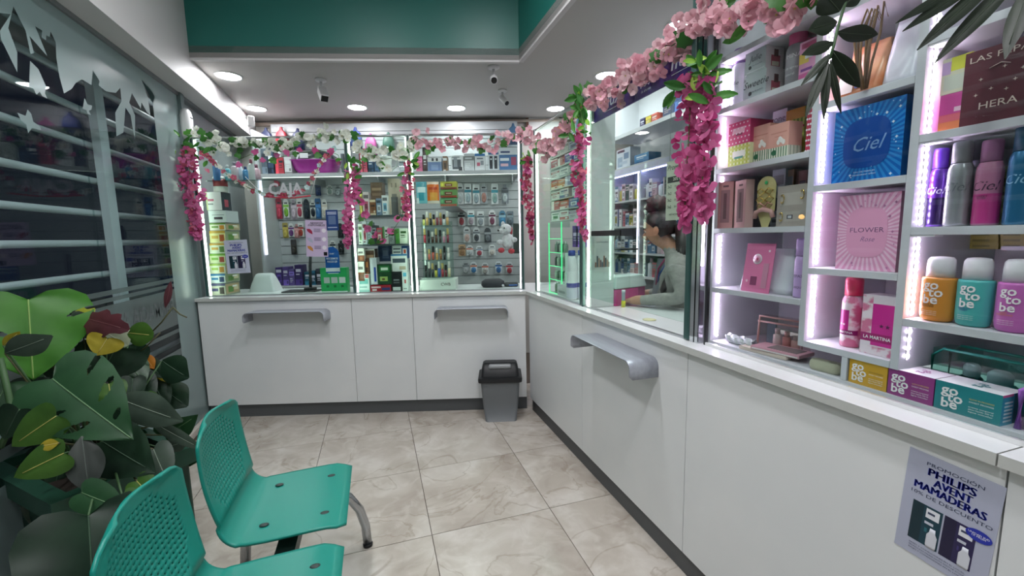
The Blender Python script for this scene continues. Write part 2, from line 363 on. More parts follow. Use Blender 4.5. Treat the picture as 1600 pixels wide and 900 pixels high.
# ================================================================== counters
ZT = .965
def unit(name, label, loc, rz, length):
    """front panel + kickboard; local x along the front, local -y faces the customer"""
    t = thing(name, label, 'counter', loc, rz, 'white counter units')
    MB().box(.0015, length-.0015, .02, .038, .105, .936, LAM).build('front_panel', t, bevel=.0008)
    part('kickboard', t, KICK, (0, length, .04, .055, 0, .105))
    part('carcass', t, LAM, (.004, length-.004, .06, .5, .11, .93))
    return t
for s0, s1, wh in ((-2.53, -1.358, 'widest one, beside the frosted glass band'), (-1.358, -.886, 'narrow plain one without a bag shelf'), (-.886, -.004, 'behind the grey waste bin')):
    unit('counter_unit', 'white laminate counter unit, '+wh, BK(s0, 0, 0), BA, s1-s0)
for y0, y1, wh in ((3.094, 2.19, 'beside the waste bin, ending at the inner corner'), (2.19, 1.312, 'carrying the large steel bag shelf'), (1.312, .44, 'with the promotion poster')):
    unit('counter_unit', 'white laminate counter unit, '+wh, (1.10, y0, 0), R(-90), y0-y1)
wt1 = prism('worktop', [(1.10, .45), (1.66, .45), (1.66, 3.519), (1.10, 3.10)], .94, ZT, LAMEDGE); tag(wt1, 'long white worktop under the cashier window and lit cabinet', 'worktop')
wt2 = prism('worktop', [tuple(BK(s, t, 0))[:2] for s, t in ((-2.535, 0), (-.001, 0), (.448, .6), (-2.535, .6))], .94, ZT, LAMEDGE); tag(wt2, 'white worktop of the rear counter below the three glass bays', 'worktop')
wt3 = prism('worktop', [(1.10, -1.2), (1.75, -1.2), (1.75, .447), (1.10, .447)], .94, ZT, LAMEDGE); tag(wt3, 'short white worktop piece beyond the joint near the poster', 'worktop')
TOPM = mat('#dcdfe0', .22)
for o in (wt1, wt2, wt3):
    o.data.materials.append(TOPM); o.data.polygons[1].material_index = 1
# next unit: stile, glass door with rod handle
dc = thing('display_counter', 'white framed glass door counter past the promotion poster', 'counter', (1.10, .44, 0), R(-90))
part('stile', dc, LAM, (.002, .05, .02, .05, 0, .936)); part('top_rail', dc, LAM, (.05, 1.2, .03, .05, .90, .936))
part('kickboard', dc, KICK, (.05, 1.2, .04, .055, 0, .105)); part('inside_back', dc, mat('#3a3d40', .5), (.05, 1.2, .4, .42, .1, .9))
MB().box(.05, 1.2, .032, .038, .105, .90, glassy('door_glass', '#9fa9a8', .06)).build('glass_door', dc)
MB().tube([(.055, .02, .645), (.125, .02, .645)], .007, CHROME, 10).build('door_handle', dc)
part('shelf_board', dc, mat('#8f9492', .4), (.05, 1.2, .06, .39, .60, .612))
# ---- bent steel bag shelves
def bagshelf(label, loc, rz, L=.56, dpt=.15):
    t = thing('bag_shelf', label, 'shelf', loc, rz, 'bent steel bag shelves')
    prof = []; r = .035; x0, x1, zt, zb = 0, L, 0, -.078
    prof = [(x0, zb)]+[(x0+r-r*math.cos(a*R(15)), zt-r+r*math.sin(a*R(15))) for a in range(7)]+[(x1-r+r*math.sin(a*R(15)), zt-r+r*math.cos(a*R(15))) for a in range(7)]+[(x1, zb)]
    b = MB(); rows = [[(x, y, z) for x, z in prof] for y in (-dpt+.018, .02)]
    # rounded outer corners of the two ends
    rows = [[(x, -dpt+.02, z+(0.012 if i in (0, len(prof)-1) else 0)) for i, (x, z) in enumerate(prof)], [(x, -dpt+.035, z) for x, z in prof], [(x, .0203, z) for x, z in prof]]
    rows.insert(0, [(x, -dpt+.018, max(z, zb+.016)) for x, z in prof])
    b.grid(rows, STEEL, True); o = b.build('bent_plate', t, solid=.004)
    return t
bagshelf('bent steel bag shelf on the wide counter unit by the frosted glass', BK(-2.12, 0, .862), BA, .595, .13)
bagshelf('bent steel bag shelf above the grey waste bin', BK(-.70, 0, .856), BA, .555, .13)
bagshelf('large bent steel bag shelf under the cashier window', (1.10, 2.05, .862), R(-90), .56, .14)
# ---- waste bin
bn = thing('waste_bin', 'grey plastic waste bin with black swing lid in the counter corner', 'bin', BK(-.215, -.115, 0), BA)
GB_ = mat('#6c7073', .45); b = MB()
def rrect(w_, d_, z, r=.025, n=5):
    pts = []
    for cx, cy, a0 in ((w_/2-r, d_/2-r, 0), (-w_/2+r, d_/2-r, 90), (-w_/2+r, -d_/2+r, 180), (w_/2-r, -d_/2+r, 270)):
        for k in range(n): a = R(a0+90*k/(n-1)); pts.append((cx+r*math.cos(a), cy+r*math.sin(a), z))
    return pts
b.grid([rrect(.235, .175, 0), rrect(.27, .20, .16), rrect(.292, .215, .325)], GB_, True, True); b.fan(range(20), GB_); b.build('body', bn)
b = MB(); b.grid([rrect(.325, .24, .315), rrect(.33, .245, .335), rrect(.325, .24, .35), rrect(.285, .20, .355)], BLACK, False, True); b.build('lid_rim', bn)
b = MB(); rows = [rrect(.285, .20, .35), rrect(.275, .17, .40), rrect(.255, .11, .437, .02), rrect(.235, .07, .447, .015)]; b.grid(rows, BLACK, True, True); n0 = 60; b.fan(range(60, 80), BLACK); b.build('lid_dome', bn)
b = MB(); b.box(-.085, .085, -.087, -.02, .41, .44, mat('#8d9092', .3)); b.build('swing_flap', bn, bevel=.012, seg=3)
# ================================================================== waiting chairs (two shells on one beam)
GCH = mat('#128f80', .36); GCB = mat('#17806c', .42)
CHR = mat('#b4b8bc', .2, 1.)
def chair_shell(parent):
    # side profile in (x forward, z); seat -> bend -> back. local x forward, y across
    W = .215; prof = []
    for k in range(11): u = k/10; prof.append((.19-.30*u, .008-.012*math.sin(u*1.5)+(-.014*(1-u)**6)))
    cx, cz, r = -.11, .078, .082
    for k in range(1, 9): a = R(270-82*k/8); prof.append((cx+r*math.cos(a), cz+r*math.sin(a)))
    x0, z0 = prof[-1]
    return prof, x0, z0, W
def make_chair(loc, label):
    t = thing('waiting_chair', label, 'chair', loc, 0, 'green shell waiting chairs')
    prof, x0, z0, W = chair_shell(t)
    nb = 18; hb = .315
    # width factor along the shell: seat front rounded, back narrowing with rounded top
    rows = []; vs = []
    us = [-1+2*q/44 for q in range(45)]
    for i, (x, z) in enumerate(prof):
        wf = W*(1.0-.10*max(0, (i-8)/10)) if i > 8 else W
        if i == 0: wf = W-.02
        if i == 1: wf = W-.004
        rows.append([(x-.008*(1-u*u)*(0 if i < 12 else 1), u*wf, z+(.006*u*u if 1 < i < 12 else 0)) for u in us])
    # seat part ends, back part with slots: row heights alternate slot / web
    zs = [z0+.012]
    holes = set(); zc = z0+.03; ri = len(rows)
    NR = 17
    hz = [z0+.012]
    step = (hb-.06)/NR
    for k in range(NR): hz += [z0+.03+k*step, z0+.03+k*step+step*.42]
    hz += [z0+hb-.035, z0+hb-.018, z0+hb-.006, z0+hb]
    for q, z in enumerate(hz):
        f = (z-z0)/hb
        wf = W*.90*(1+.06*math.sin(f*math.pi))
        top = max(0, (f-.86)/.14); wf *= 1-.5*(1-math.sqrt(max(0, 1-top*top)))*1.0
        lean = -.015-.075*f+.04*f*f
        rows.append([(x0+lean+.035-.03*(1-u*u)*math.sin(min(1, f*1.6)*math.pi/2)-.012, u*wf, z) for u in us])
    def skip(i, j):
        r = i-ri
        if r < 0 or r >= 1+2*NR or r % 2 == 0: return False
        if j < 4 or j > 39: return False
        k = (r-1)//2
        lo = max(0, 5-k*1.3) if k < 4 else 0
        hi = max(0, (k-12)*2.0)
        if j < 4+lo+hi or j > 39-lo-hi: return False
        return j % 2 == 0
    b = MB(); b.grid(rows, GCH, True, skip=skip); o = b.build('seat_shell', t)
    md = o.modifiers.new('solid', 'SOLIDIFY'); md.thickness = .009; md.offset = 1
    for x in (.115, -.075):
        for y in (-.125, .125):
            MB().lathe([(.010, .0), (.010, .003), (.006, .0035)], mat('#2c3a38', .4), 12, sx=1.5).build('seat_bolt', t, loc=(x, y, .009+(.0005 if x > 0 else .0)))
    return t
CH1, CH2 = Vector((-.335, 1.665, .425)), Vector((-.335, 1.155, .425))
make_chair(CH1, 'green perforated chair shell farther along the beam, nearer the counter')
make_chair(CH2, 'green perforated chair shell cut off by the bottom of the picture')
bf = thing('seat_beam', 'steel beam with curved tube legs carrying the green chairs', 'seat frame', (-.335, 1.4, 0))
part('beam', bf, mat('#20302d', .4, .5), (-.03, .03, -.85, .48, .34, .385))
for y in (.47, -.75):
    pts = [(.23, y+.05, .0), (.225, y+.05, .10), (.205, y+.04, .19), (.165, y+.02, .27), (.10, y, .325), (.0, y, .35), (-.12, y, .35)]
    MB().tube(pts, .0195, CHR, 14).build('front_leg', bf)
    MB().tube([(-.10, y, .35), (-.17, y, .33), (-.225, y+.0, .26), (-.25, y, .0)], .0195, CHR, 14).build('rear_leg', bf)
    for x in (.23, -.25): MB().lathe([(.021, 0), (.022, .012), (.019, .014)], BLACK, 14).build('foot_cap', bf, loc=(x, y+(.05 if x > 0 else 0), 0))
for cy_ in (.265, -.245):
    for x in (.115, -.075): part('seat_bracket', bf, CHR, (x-.015, x+.015, cy_-.14, cy_+.14, .387, .413))
# ================================================================== glass bays on the counters
GT = .12; ZG = 2.17
BACKED = mat('#cfd8d4', .4)
def post(parent, x, z0, z1, led=None, side=1, green=True):
    """square aluminium post with a dark green flute and an LED strip on its inner side; local x along the front"""
    part('post', parent, ALU, (x-.014, x+.014, -.014, .014, z0, z1), bevel=.003)
    if green: part('post_flute', parent, DGREEN, (x-.007, x+.007, -.0165, -.0125, z0+.005, z1-.01))
    if led: MB().box(x+side*.016-.004*(side < 0)-.0, x+side*.016+.008, -.004, .004, z0+.005, z1-.02, led).build('led_strip', parent)
def bay(name, label, loc, rz, L, z1, leds, split=None):
    t = thing(name, label, 'glass screen', loc, rz, 'glass counter screens')
    if split:
        for a, b_, c, d in split: MB().box(a, b_, -.003, .003, c, d, GLASS).build('pane', t)
    else: MB().box(.016, L-.016, -.003, .003, ZT+.006, z1, GLASS).build('pane', t)
    MB().tube([(0, 0, z1+.004), (L, 0, z1+.004)], .009, ALU, 10).build('top_rail', t)
    part('bottom_channel', t, ALU, (.016, L-.016, -.009, .009, ZT, ZT+.008))
    post(t, 0, ZT, z1+.012, leds[0], 1)
    if leds[1]: MB().box(L-.022, L-.015, -.004, .004, ZT+.01, z1-.01, leds[1]).build('led_strip', t)
    return t
S0, S1, S2, S3 = -2.505, -1.352, -.880, -.015
def b0(s): return BK(s, GT, 0)
A = bay('glass_screen', 'wide glass screen bay nearest the frosted storefront band', b0(S0), BA, S1-S0-.003, ZG, (LEDG, None))
B = bay('glass_screen', 'narrow glass screen bay between two flower curtains', b0(S1), BA, S2-S1-.003, ZG, (LEDG, LEDG))
Cb = bay('glass_screen', 'glass screen bay in front of the baby bottle wall', b0(S2), BA, S3-S2, ZG, (LEDG, LEDW))
part('post', Cb, ALU, (S3-S2-.012, S3-S2+.014, -.014, .014, ZT, ZG+.012)); part('post_flute', Cb, DGREEN, (S3-S2-.006, S3-S2+.008, -.017, -.013, ZT+.005, ZG))
D = bay('glass_screen', 'corner glass screen bay in front of the medicine shelves', (1.18, 3.055, 0), R(-90), .745, ZG-.01, (LEDG, None))
E = bay('glass_screen', 'cashier window glass screen with open slots', (1.18, 2.305, 0), R(-90), .965, ZG-.02, (None, None),
        split=((.018, .95, 1.415, 2.14), (.018, .50, 1.03, 1.385), (.10, .95, 1.03, 1.380)))
part('post_flute', E, DGREEN, (.02, .034, -.016, .0, ZT, ZG-.03))
part('post', E, CHROME, (.945, .965, -.015, .015, ZT, 2.30)); part('post_flute', E, DGREEN, (.912, .942, -.02, .012, ZT+.004, 2.25), bevel=.006)
part('pane_clip', E, BLACK, (.10, .40, .004, .012, 1.383, 1.412))
MB().box(.05, .062, .004, .016, ZT+.004, 2.12, LEDG).build('led_strip', E)
part('end_panel', E, BACKED, (.066, .09, .01, .16, ZT+.002, 2.1))
part('chrome_upright', E, CHROME, (.968, .985, -.012, .02, ZT, 2.3))
MB().box(.985, .989, -.004, .003, ZT+.3, 1.75, LEDW).build('led_strip', E)
# ================================================================== lit cosmetics cabinet
XS = 1.21; BT = .018
cab = thing('display_cabinet', 'white lit cubbyhole display cabinet full of cosmetics on the counter', 'cabinet', (XS, 1.30, 0), R(-90))
Y = lambda y: 1.30-y          # world y -> local x
CW = mat('#cdcdd2', .4)
DEP = .34
def board(name, x0, x1, z0, z1, d0=0., d1=DEP): return part(name, cab, CW, (x0, x1, d0, d1, z0, z1), bevel=.0006)
D1, D2 = Y(.945), Y(.70)
board('side_panel', -.018, 0, ZT, 2.6); board('divider', D1, D1+BT, 1.045, 2.6); board('divider', D2, D2+BT, 1.045, 2.6); board('side_panel', 1.1, 1.118, ZT, 2.6)
board('plinth', 0, 1.1, ZT+.001, ZT+.014)
SH1 = (1.185, 1.405, 1.620, 1.830, 2.005); SH2 = (1.045, 1.283, 1.518, 1.743, 1.975); SH3 = (1.045, 1.175, 1.394, 1.605, 1.818, 2.03)
for z in SH1: board('shelf', .0005, D1-.0005, z-BT, z)
for z in SH2: board('shelf', D1+BT+.0005, D2-.0005, z, z+BT) if z == 1.045 else board('shelf', D1+BT+.0005, D2-.0005, z-BT, z)
for z in SH3[1:]: board('shelf', D2+BT+.0005, 1.0995, z-BT, z)
board('foot_divider', Y(.815), Y(.80), ZT+.015, 1.0445, 0, .2)
board('back_panel', 0, D1, 1.0, 2.6, DEP+.001, DEP+.01); board('back_panel', D1+.001, 1.1, 1.0, 2.6, DEP+.001, DEP+.01)
# LED strips with separate diodes on the inner side of each cubby
DIO = mat('#f0d6f6', .5, emit=36.); DM = MB(); DM.lathe([(.0056, 0), (.0056, .0015), (.0034, .0028), (.0005, .003)], DIO, 10); DM = DM.mesh('diode')
STR = mat('#e9e6ea', .5)
def ledstrip(x, z0, z1, n, y=.028):
    s_ = MB().box(x, x+.0012, y-.005, y+.005, z0, z1, STR).build('led_strip', cab)
    for k in range(n): inst(DM, 'diode', s_, (x+.0012, y, z0+(k+.5)*(z1-z0)/n), (0, R(90), 0))
lv = [ZT+.014]+list(SH1)
for a, b_ in zip(lv[:-1], lv[1:]): ledstrip(.0005, a+.012, b_-BT-.006, 12)
lv = [1.063]+list(SH2[1:])
for a, b_ in zip(lv[:-1], lv[1:]): ledstrip(D1+BT+.0005, a+.008, b_-BT-.004, 13)
for a, b_ in zip(SH3[1:-1], SH3[2:]): ledstrip(D2+BT+.0005, a+.004, b_-BT-.004, 11)
ledstrip(D2+BT+.0005, 1.068, 1.152, 4)
for a in SH3[2:]: MB().box(0, .045, 0, .03, -.004, 0, mat('#f2f2f4', .4)).build('shelf_bracket', cab, loc=(D2+BT+.001, .002, a-BT-.0005))
fg = thing('cabinet_glass', 'sliding glass front of the lit cosmetics cabinet', 'glass', (1.185, 1.285, 0), R(-90))
MB().box(0, 1.1, -.0025, .0025, ZT+.012, 2.5, glassy('cabinet_front_glass', '#f8fcfb', .022)).build('pane', fg)
part('track', fg, mat('#e9eaea', .25, .4), (-.005, 1.1, -.007, .007, ZT+.0005, ZT+.011)); 
MB().box(-.014, -.004, -.006, .006, ZT, 2.5, mat('#3b3d40', .3, .6)).build('edge_profile', fg)
# ================================================================== slatwall and shelf behind the rear counter
SW = thing('slatwall', 'pale grey slatwall with hooks behind the rear glass bays', 'slatwall', BK(0, 1.56, 0), BA)
SLM = mat('#b5b9bb', .45)
sl0, sl1 = -2.64, .02
z = .30
while z < 2.62:
    part('slat', SW, SLM, (sl0, sl1, 0, .015, z, min(z+.088, 2.64))); z += .094
part('backing', SW, mat('#6c7073', .6), (sl0, sl1, .0155, .02, .3, 2.64))
part('side_panel', SW, mat('#c9ced0', .4), (sl0-.02, sl0-.001, -.36, .02, .0, 2.5))
MB().box(sl0+.002, sl0+.02, -.33, -.31, 1.25, 1.95, mat('#efe6ff', .5, emit=1.1)).build('led_tube', SW)
SHB = 2.065
tsh = thing('wall_shelf', 'long white shelf above the slatwall loaded with boxes', 'shelf', BK(0, 1.56, 0), BA)
part('shelf_board', tsh, mat('#d4d6d6', .4), (sl0, sl1, -.34, -.001, SHB-.02, SHB)); part('price_rail', tsh, mat('#c3c5c9', .35), (sl0, sl1, -.352, -.3405, SHB-.034, SHB+.004))
MB().box(sl0+.02, sl1-.02, -.30, -.28, SHB-.028, SHB-.0205, mat('#f4fff6', .5, emit=3.)).build('led_strip', tsh)
for s in (-2.1, -1.45, -.75, -.05): part('bracket', tsh, ALU, (s-.006, s+.006, -.28, -.002, SHB-.10, SHB-.03))
# ================================================================== product builders (front = local -y, base z = 0, x centred)
def front_grid(b, w, h, y, rects, base, ro=.4):
    xs = sorted({-w/2, w/2, *[-w/2+w*q for r in rects for q in r[:2]]}); zs = sorted({0, h, *[h*q for r in rects for q in r[2:4]]})
    def colour(x, z):
        c = base
        for r in rects:
            if -w/2+w*r[0] < x < -w/2+w*r[1] and h*r[2] < z < h*r[3]: c = r[4]
        return c
    nx = len(xs); o = len(b.v); b.v += [(x, y, z) for z in zs for x in xs]
    for i in range(len(zs)-1):
        for j in range(nx-1):
            b.f.append((o+i*nx+j, o+i*nx+j+1, o+(i+1)*nx+j+1, o+(i+1)*nx+j)); b.m.append(b.mi(mat(colour((xs[j]+xs[j+1])/2, (zs[i]+zs[i+1])/2), ro))); b.sm.append(False)
def boxmesh(w, h, d, base, rects=(), side=None, top=None, ro=.4, srects=()):
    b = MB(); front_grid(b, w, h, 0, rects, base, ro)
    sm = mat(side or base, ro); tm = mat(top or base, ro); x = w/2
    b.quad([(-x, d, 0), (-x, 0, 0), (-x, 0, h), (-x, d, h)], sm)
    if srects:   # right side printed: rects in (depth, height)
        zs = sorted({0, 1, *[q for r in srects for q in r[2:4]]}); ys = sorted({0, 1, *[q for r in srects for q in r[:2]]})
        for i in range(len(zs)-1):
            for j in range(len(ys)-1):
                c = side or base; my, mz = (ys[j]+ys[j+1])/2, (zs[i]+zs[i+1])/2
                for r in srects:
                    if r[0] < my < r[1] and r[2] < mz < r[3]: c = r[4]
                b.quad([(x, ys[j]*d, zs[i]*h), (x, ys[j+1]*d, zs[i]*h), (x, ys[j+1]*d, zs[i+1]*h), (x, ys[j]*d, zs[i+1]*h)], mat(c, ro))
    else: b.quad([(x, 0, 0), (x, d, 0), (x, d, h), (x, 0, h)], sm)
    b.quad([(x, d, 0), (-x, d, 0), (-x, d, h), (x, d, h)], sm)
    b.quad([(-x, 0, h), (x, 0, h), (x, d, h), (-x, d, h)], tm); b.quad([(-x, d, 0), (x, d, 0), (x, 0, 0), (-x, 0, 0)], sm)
    return b
def put(b, name, label, cat, loc, rz, group=None, bevel=0.):
    o = weld(b.build(name, None, loc, rz if hasattr(rz, '__len__') else (0, 0, rz), bevel=bevel)); return tag(o, label, cat, group)
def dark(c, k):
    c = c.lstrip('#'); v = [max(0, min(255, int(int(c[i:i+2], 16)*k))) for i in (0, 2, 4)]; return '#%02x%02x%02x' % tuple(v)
def printed(seed, base, ink, accent, style=None):
    """front print: title block, lines, picture"""
    r = random.Random(seed); style = style if style is not None else r.randrange(5); q = []
    if style == 0: q = [(.0, 1, .62, .86, accent), (.12, .78, .70, .78, base), (.12, .6, .40, .45, ink), (.12, .7, .30, .34, ink), (.12, .5, .2, .24, ink)]
    elif style == 1: q = [(.0, 1, .0, .3, accent), (.15, .85, .66, .80, ink), (.15, .65, .52, .57, ink), (.6, .88, .08, .24, base)]
    elif style == 2: q = [(.0, .35, 0, 1, accent), (.45, .92, .68, .82, ink), (.45, .8, .52, .58, ink), (.45, .85, .40, .44, ink)]
    elif style == 3: q = [(.1, .9, .72, .88, ink), (.2, .8, .2, .6, accent), (.3, .7, .28, .5, dark(accent, .65)), (.1, .6, .08, .13, ink)]
    else: q = [(0, 1, .84, 1, accent), (0, 1, 0, .12, accent), (.14, .86, .52, .68, ink), (.2, .7, .4, .45, ink), (.2, .8, .3, .34, ink), (.62, .9, .16, .3, accent)]
    return q
def cardmesh(w, h, base, ink, accent, bub='#b9c4c8', shape=0, seed=0):
    """hang card: rounded header, printed band and a bubble with the article"""
    b = MB(); t = .0015; r = random.Random(seed); prof = []
    hw = w/2; n = 5; pts = [(-hw, 0), (hw, 0)]
    if shape == 0: pts += [(hw, h*.92), (hw*.86, h), (-hw*.86, h), (-hw, h*.92)]
    elif shape == 1: pts += [(hw, h*.70), (hw*.8, h*.9), (hw*.35, h), (-hw*.35, h), (-hw*.8, h*.9), (-hw, h*.70)]
    else: pts += [(hw, h*.80), (hw*.45, h*.84), (hw*.45, h), (-hw*.45, h), (-hw*.45, h*.84), (-hw, h*.80)]
    zt = h*.36
    def slab(poly, y0, y1, m):
        o = len(b.v); k = len(poly); b.v += [(x, y0, z) for x, z in poly]+[(x, y1, z) for x, z in poly]
        for f in [tuple(range(k)), tuple(range(k, 2*k))[::-1]]+[(i+k, (i+1) % k+k, (i+1) % k, i) for i in range(k)]:
            b.f.append(tuple(o+q for q in f)); b.m.append(b.mi(m)); b.sm.append(False)
    slab(pts, 0, t, mat(base, .45))
    slab([(-hw*.96, h*.56), (hw*.96, h*.56), (hw*.96, h*.70), (-hw*.96, h*.70)], -.0006, 0, mat(accent, .45))
    slab([(-hw*.6, h*.74), (hw*.6, h*.74), (hw*.5, h*.82), (-hw*.5, h*.82)], -.0006, 0, mat(ink, .45))
    bw, bh, bd = hw*.72, h*.50, min(.022, w*.3)
    rows = []
    for f, yy in ((1., 0), (.96, -bd*.7), (.8, -bd), (.4, -bd*1.1)):
        rows.append([(bw*f*math.cos(a*math.pi/6)*(1 if abs(math.cos(a*math.pi/6)) < .9 else .97), yy, h*.29+bh*.5*f*math.sin(a*math.pi/6)) for a in range(12)])
    o = b.grid(rows, mat(bub, .2), True, True); b.fan([o+36+i for i in range(12)], mat(dark(bub, .85), .25))
    return b
def bottlemesh(prof, cols, n=20, sx=1., sy=1., ro=.35, sq=0., cx=0, cy=0):
    """prof [(r,z)], cols: colour per segment"""
    b = MB(); ms = [mat(c, ro) for c in cols]; b.lathe(prof, ms[0], n, sx, sy, cx, cy, matf=lambda i: ms[min(i, len(ms)-1)], sq=sq); return b
def spraycan(name, label, loc, rz, r, h, col, cap, group=None, band=None, txt=None, ink='#ffffff', capr=.8, capf=.24, metal=False, txtk=(.5, .5), shear=0.3, grad=None):
    t = thing(name, label, 'spray can', loc, rz, group); hb = h*(1-capf)
    pr = [(r*.94, 0), (r, .004), (r, hb*.10), (r, hb*.5), (r, hb*.86), (r*.95, hb*.93), (r*.83, hb*.98), (r*.80, hb)]
    cs = [col]*8
    if band: cs[1] = band
    if grad: cs[1] = cs[2] = grad
    b = MB(); ms = [mat(c, .25 if metal else .32, .35 if metal else 0.) for c in cs]; b.lathe(pr, ms[0], 24, matf=lambda i: ms[i]); b.build('can', t)
    b = MB(); b.lathe([(r*capr, hb+.001), (r*capr, h*.965), (r*capr*.9, h*.992), (r*capr*.6, h)], mat(cap, .35), 24); b.build('cap', t)
    if txt:
        for q, (s, z, sz) in enumerate(txt): lettering(t, s, 0, z*hb, sz, mat(ink, .4), curve=(r, 0), shear=shear if q == 0 else 0, bold=.0)
    return t
# placement: pixel box -> world box on the back plane (t) or on the cabinet plane (x)
def backbox(px0, px1, pyt, pyb, t):
    s0, _ = bk(px0, (pyt+pyb)/2, t); s1, _ = bk(px1, (pyt+pyb)/2, t); _, zt = bk((px0+px1)/2, pyt, t); _, zb = bk((px0+px1)/2, pyb, t)
    return (s0+s1)/2, s1-s0, zb, zt-zb
def cabbox(px0, px1, pyt, pyb, x, z=None):
    y0 = on(px0, (pyt+pyb)/2, 0, x).y; y1 = on(px1, (pyt+pyb)/2, 0, x).y; zt = on((px0+px1)/2, pyt, 0, x).z; zb = on((px0+px1)/2, pyb, 0, x).z if z is None else z
    return (y0+y1)/2, y0-y1, zb, zt-zb
ORD = ['first', 'second', 'third', 'fourth', 'fifth', 'sixth', 'seventh', 'eighth', 'ninth', 'tenth', 'eleventh', 'twelfth']
def bbox_item(name, label, cat, box, t, d, base, rects=(), side=None, top=None, z=None, group=None, texts=(), tilt=0., rz=None, srects=()):
    s, w, zb, h = backbox(*box, t)
    if z is not None: h += zb-z; zb = z
    o = put(boxmesh(w, h, d, base, rects, side, top, srects=srects), name, label, cat, BK(s, t, zb), (tilt, 0, BA if rz is None else rz), group)
    for q in texts: lettering(o, q[0], q[1]*w, q[2]*h, q[3]*h, mat(q[4], .4), bold=q[5] if len(q) > 5 else 0, width=q[6]*w if len(q) > 6 else None)
    return o
# ================================================================== bay A: tea tower by the post
TEA = [('#e9e4cf', '#6f9a3c', '#d98e2b', 'white and green'), ('#e8dc9a', '#cfa338', '#b9581f', 'yellow'), ('#dfe0cc', '#cf9c3a', '#5f7f3d', 'white with gold band'), ('#d9dcae', '#7fae3a', '#a6412a', 'lime and white'),
       ('#e4e2c8', '#a9bf5a', '#c98b34', 'pale green bun picture'), ('#dfe4e6', '#3b7db0', '#2c3f70', 'blue and white'), ('#d7d2bd', '#57527a', '#4a3a32', 'purple lidded')]
TY = [348, 360, 379.5, 396, 411.5, 427.5, 442.5, 458]
for k, (b_, a_, p_, nm) in enumerate(TEA):
    sl = [(.05, .95, .1, .9, '#8a9a70' if k % 2 else '#b8a078'), (.2, .55, .2, .7, '#5f8a3e'), (.6, .9, .35, .75, '#d9cda4'), (.5, .8, .6, .75, '#f2f0ea')]
    bbox_item('tea_box', '%s tea box, %s down the tower by the lit post' % (nm, ORD[k]), 'box', (327.5, 352, TY[k]+.6, TY[k+1]), .17, .19, b_, [(0, 1, .8, 1, a_), (.12, .55, .35, .6, a_), (.62, .92, .12, .68, p_)], side='#9aa08a', group='tea boxes stacked by the lit post', srects=sl, z=ZT+.001 if k == 6 else None)
bbox_item('wipes_pack', 'white plastic wrapped pack on top of the tea tower', 'pack', (326, 353, 329, 347.5), .17, .16, '#dfe3e4', [(.3, .8, .25, .45, '#30343a'), (.2, .9, .6, .66, '#9aa0a4')], side='#c9ced0')
bbox_item('medicine_carton', 'white and black carton with pink flower above the wrapped pack', 'carton', (322, 346, 300, 328.5), .17, .12, '#e4e0e2', [(0, .1, 0, 1, '#d0d4a0'), (.1, .5, .5, .62, '#c2617c'), (.1, .45, .3, .38, '#8a8e90')], side='#2c3440', srects=[(.3, .7, .2, .6, '#c24b5e')])
t = thing('snack_jar', 'white lidded jar of red snacks on the glass corner shelf', 'jar', BK(backbox(329, 350, 277, 300, .22)[0], .22+.04, backbox(329, 350, 277, 300, .22)[2]), BA)
w_ = backbox(329, 350, 277, 300, .22)[1]/2
bottlemesh([(w_*.9, 0), (w_, .005), (w_, .045)], ['#e6e3dd'], sy=.9).build('base_cup', t); bottlemesh([(w_*.98, .045), (w_, .10)], ['#a03036'], sy=.9).build('red_filling', t); bottlemesh([(w_, .10), (w_*1.03, .112), (w_*.9, .122)], ['#e9e6e6'], sy=.9).build('lid', t)
# glass corner shelf with bottles
cs = thing('corner_shelf', 'clear quarter round glass shelf above the tea tower', 'shelf', BK(-2.46, .16, 1.86), BA)
b = MB(); P = [(0, 0)]+[(.52*math.cos(R(a)), .52*math.sin(R(a))) for a in range(0, 91, 10)]
b.v = [(x, y, 0) for x, y in P]+[(x, y, .008) for x, y in P]; n = len(P); b.f = [tuple(range(n))[::-1], tuple(range(n, 2*n))]+[(i, (i+1) % n, n+(i+1) % n, n+i) for i in range(n)]; b.m = [0]*len(b.f); b.sm = [False]*len(b.f); b.mats = [glassy('shelf_glass', '#cfe0da', .06)]; b.build('glass_plate', cs)
for k, (x, y, r, h, c, cap, nm) in enumerate([(.05, .06, .025, .16, '#3c6fa8', '#d8dde0', 'blue'), (.11, .10, .022, .13, '#5aa7b4', '#e8e8e8', 'teal'), (.18, .08, .026, .15, '#c9b9c4', '#9d8fa5', 'mauve'), (.24, .12, .022, .12, '#3f86b8', '#2c4f8a', 'deep blue capped'), (.31, .08, .024, .17, '#d6d9dc', '#c46d86', 'white with pink cap'), (.13, .22, .03, .18, '#b8c6d4', '#e2e4e6', 'pale blue'), (.25, .26, .03, .16, '#caa7b4', '#8a5d70', 'rose')]):
    t = thing('lotion_bottle', '%s lotion bottle on the clear corner shelf' % nm, 'bottle', BK(-2.46+x, .16+y, 1.868), BA, 'bottles on the corner shelf')
    bottlemesh([(r*.9, 0), (r, .005), (r, h*.7), (r*.5, h*.8)], [c]).build('body', t); bottlemesh([(r*.45, h*.8), (r*.45, h*.97), (r*.3, h)], [cap]).build('cap', t)
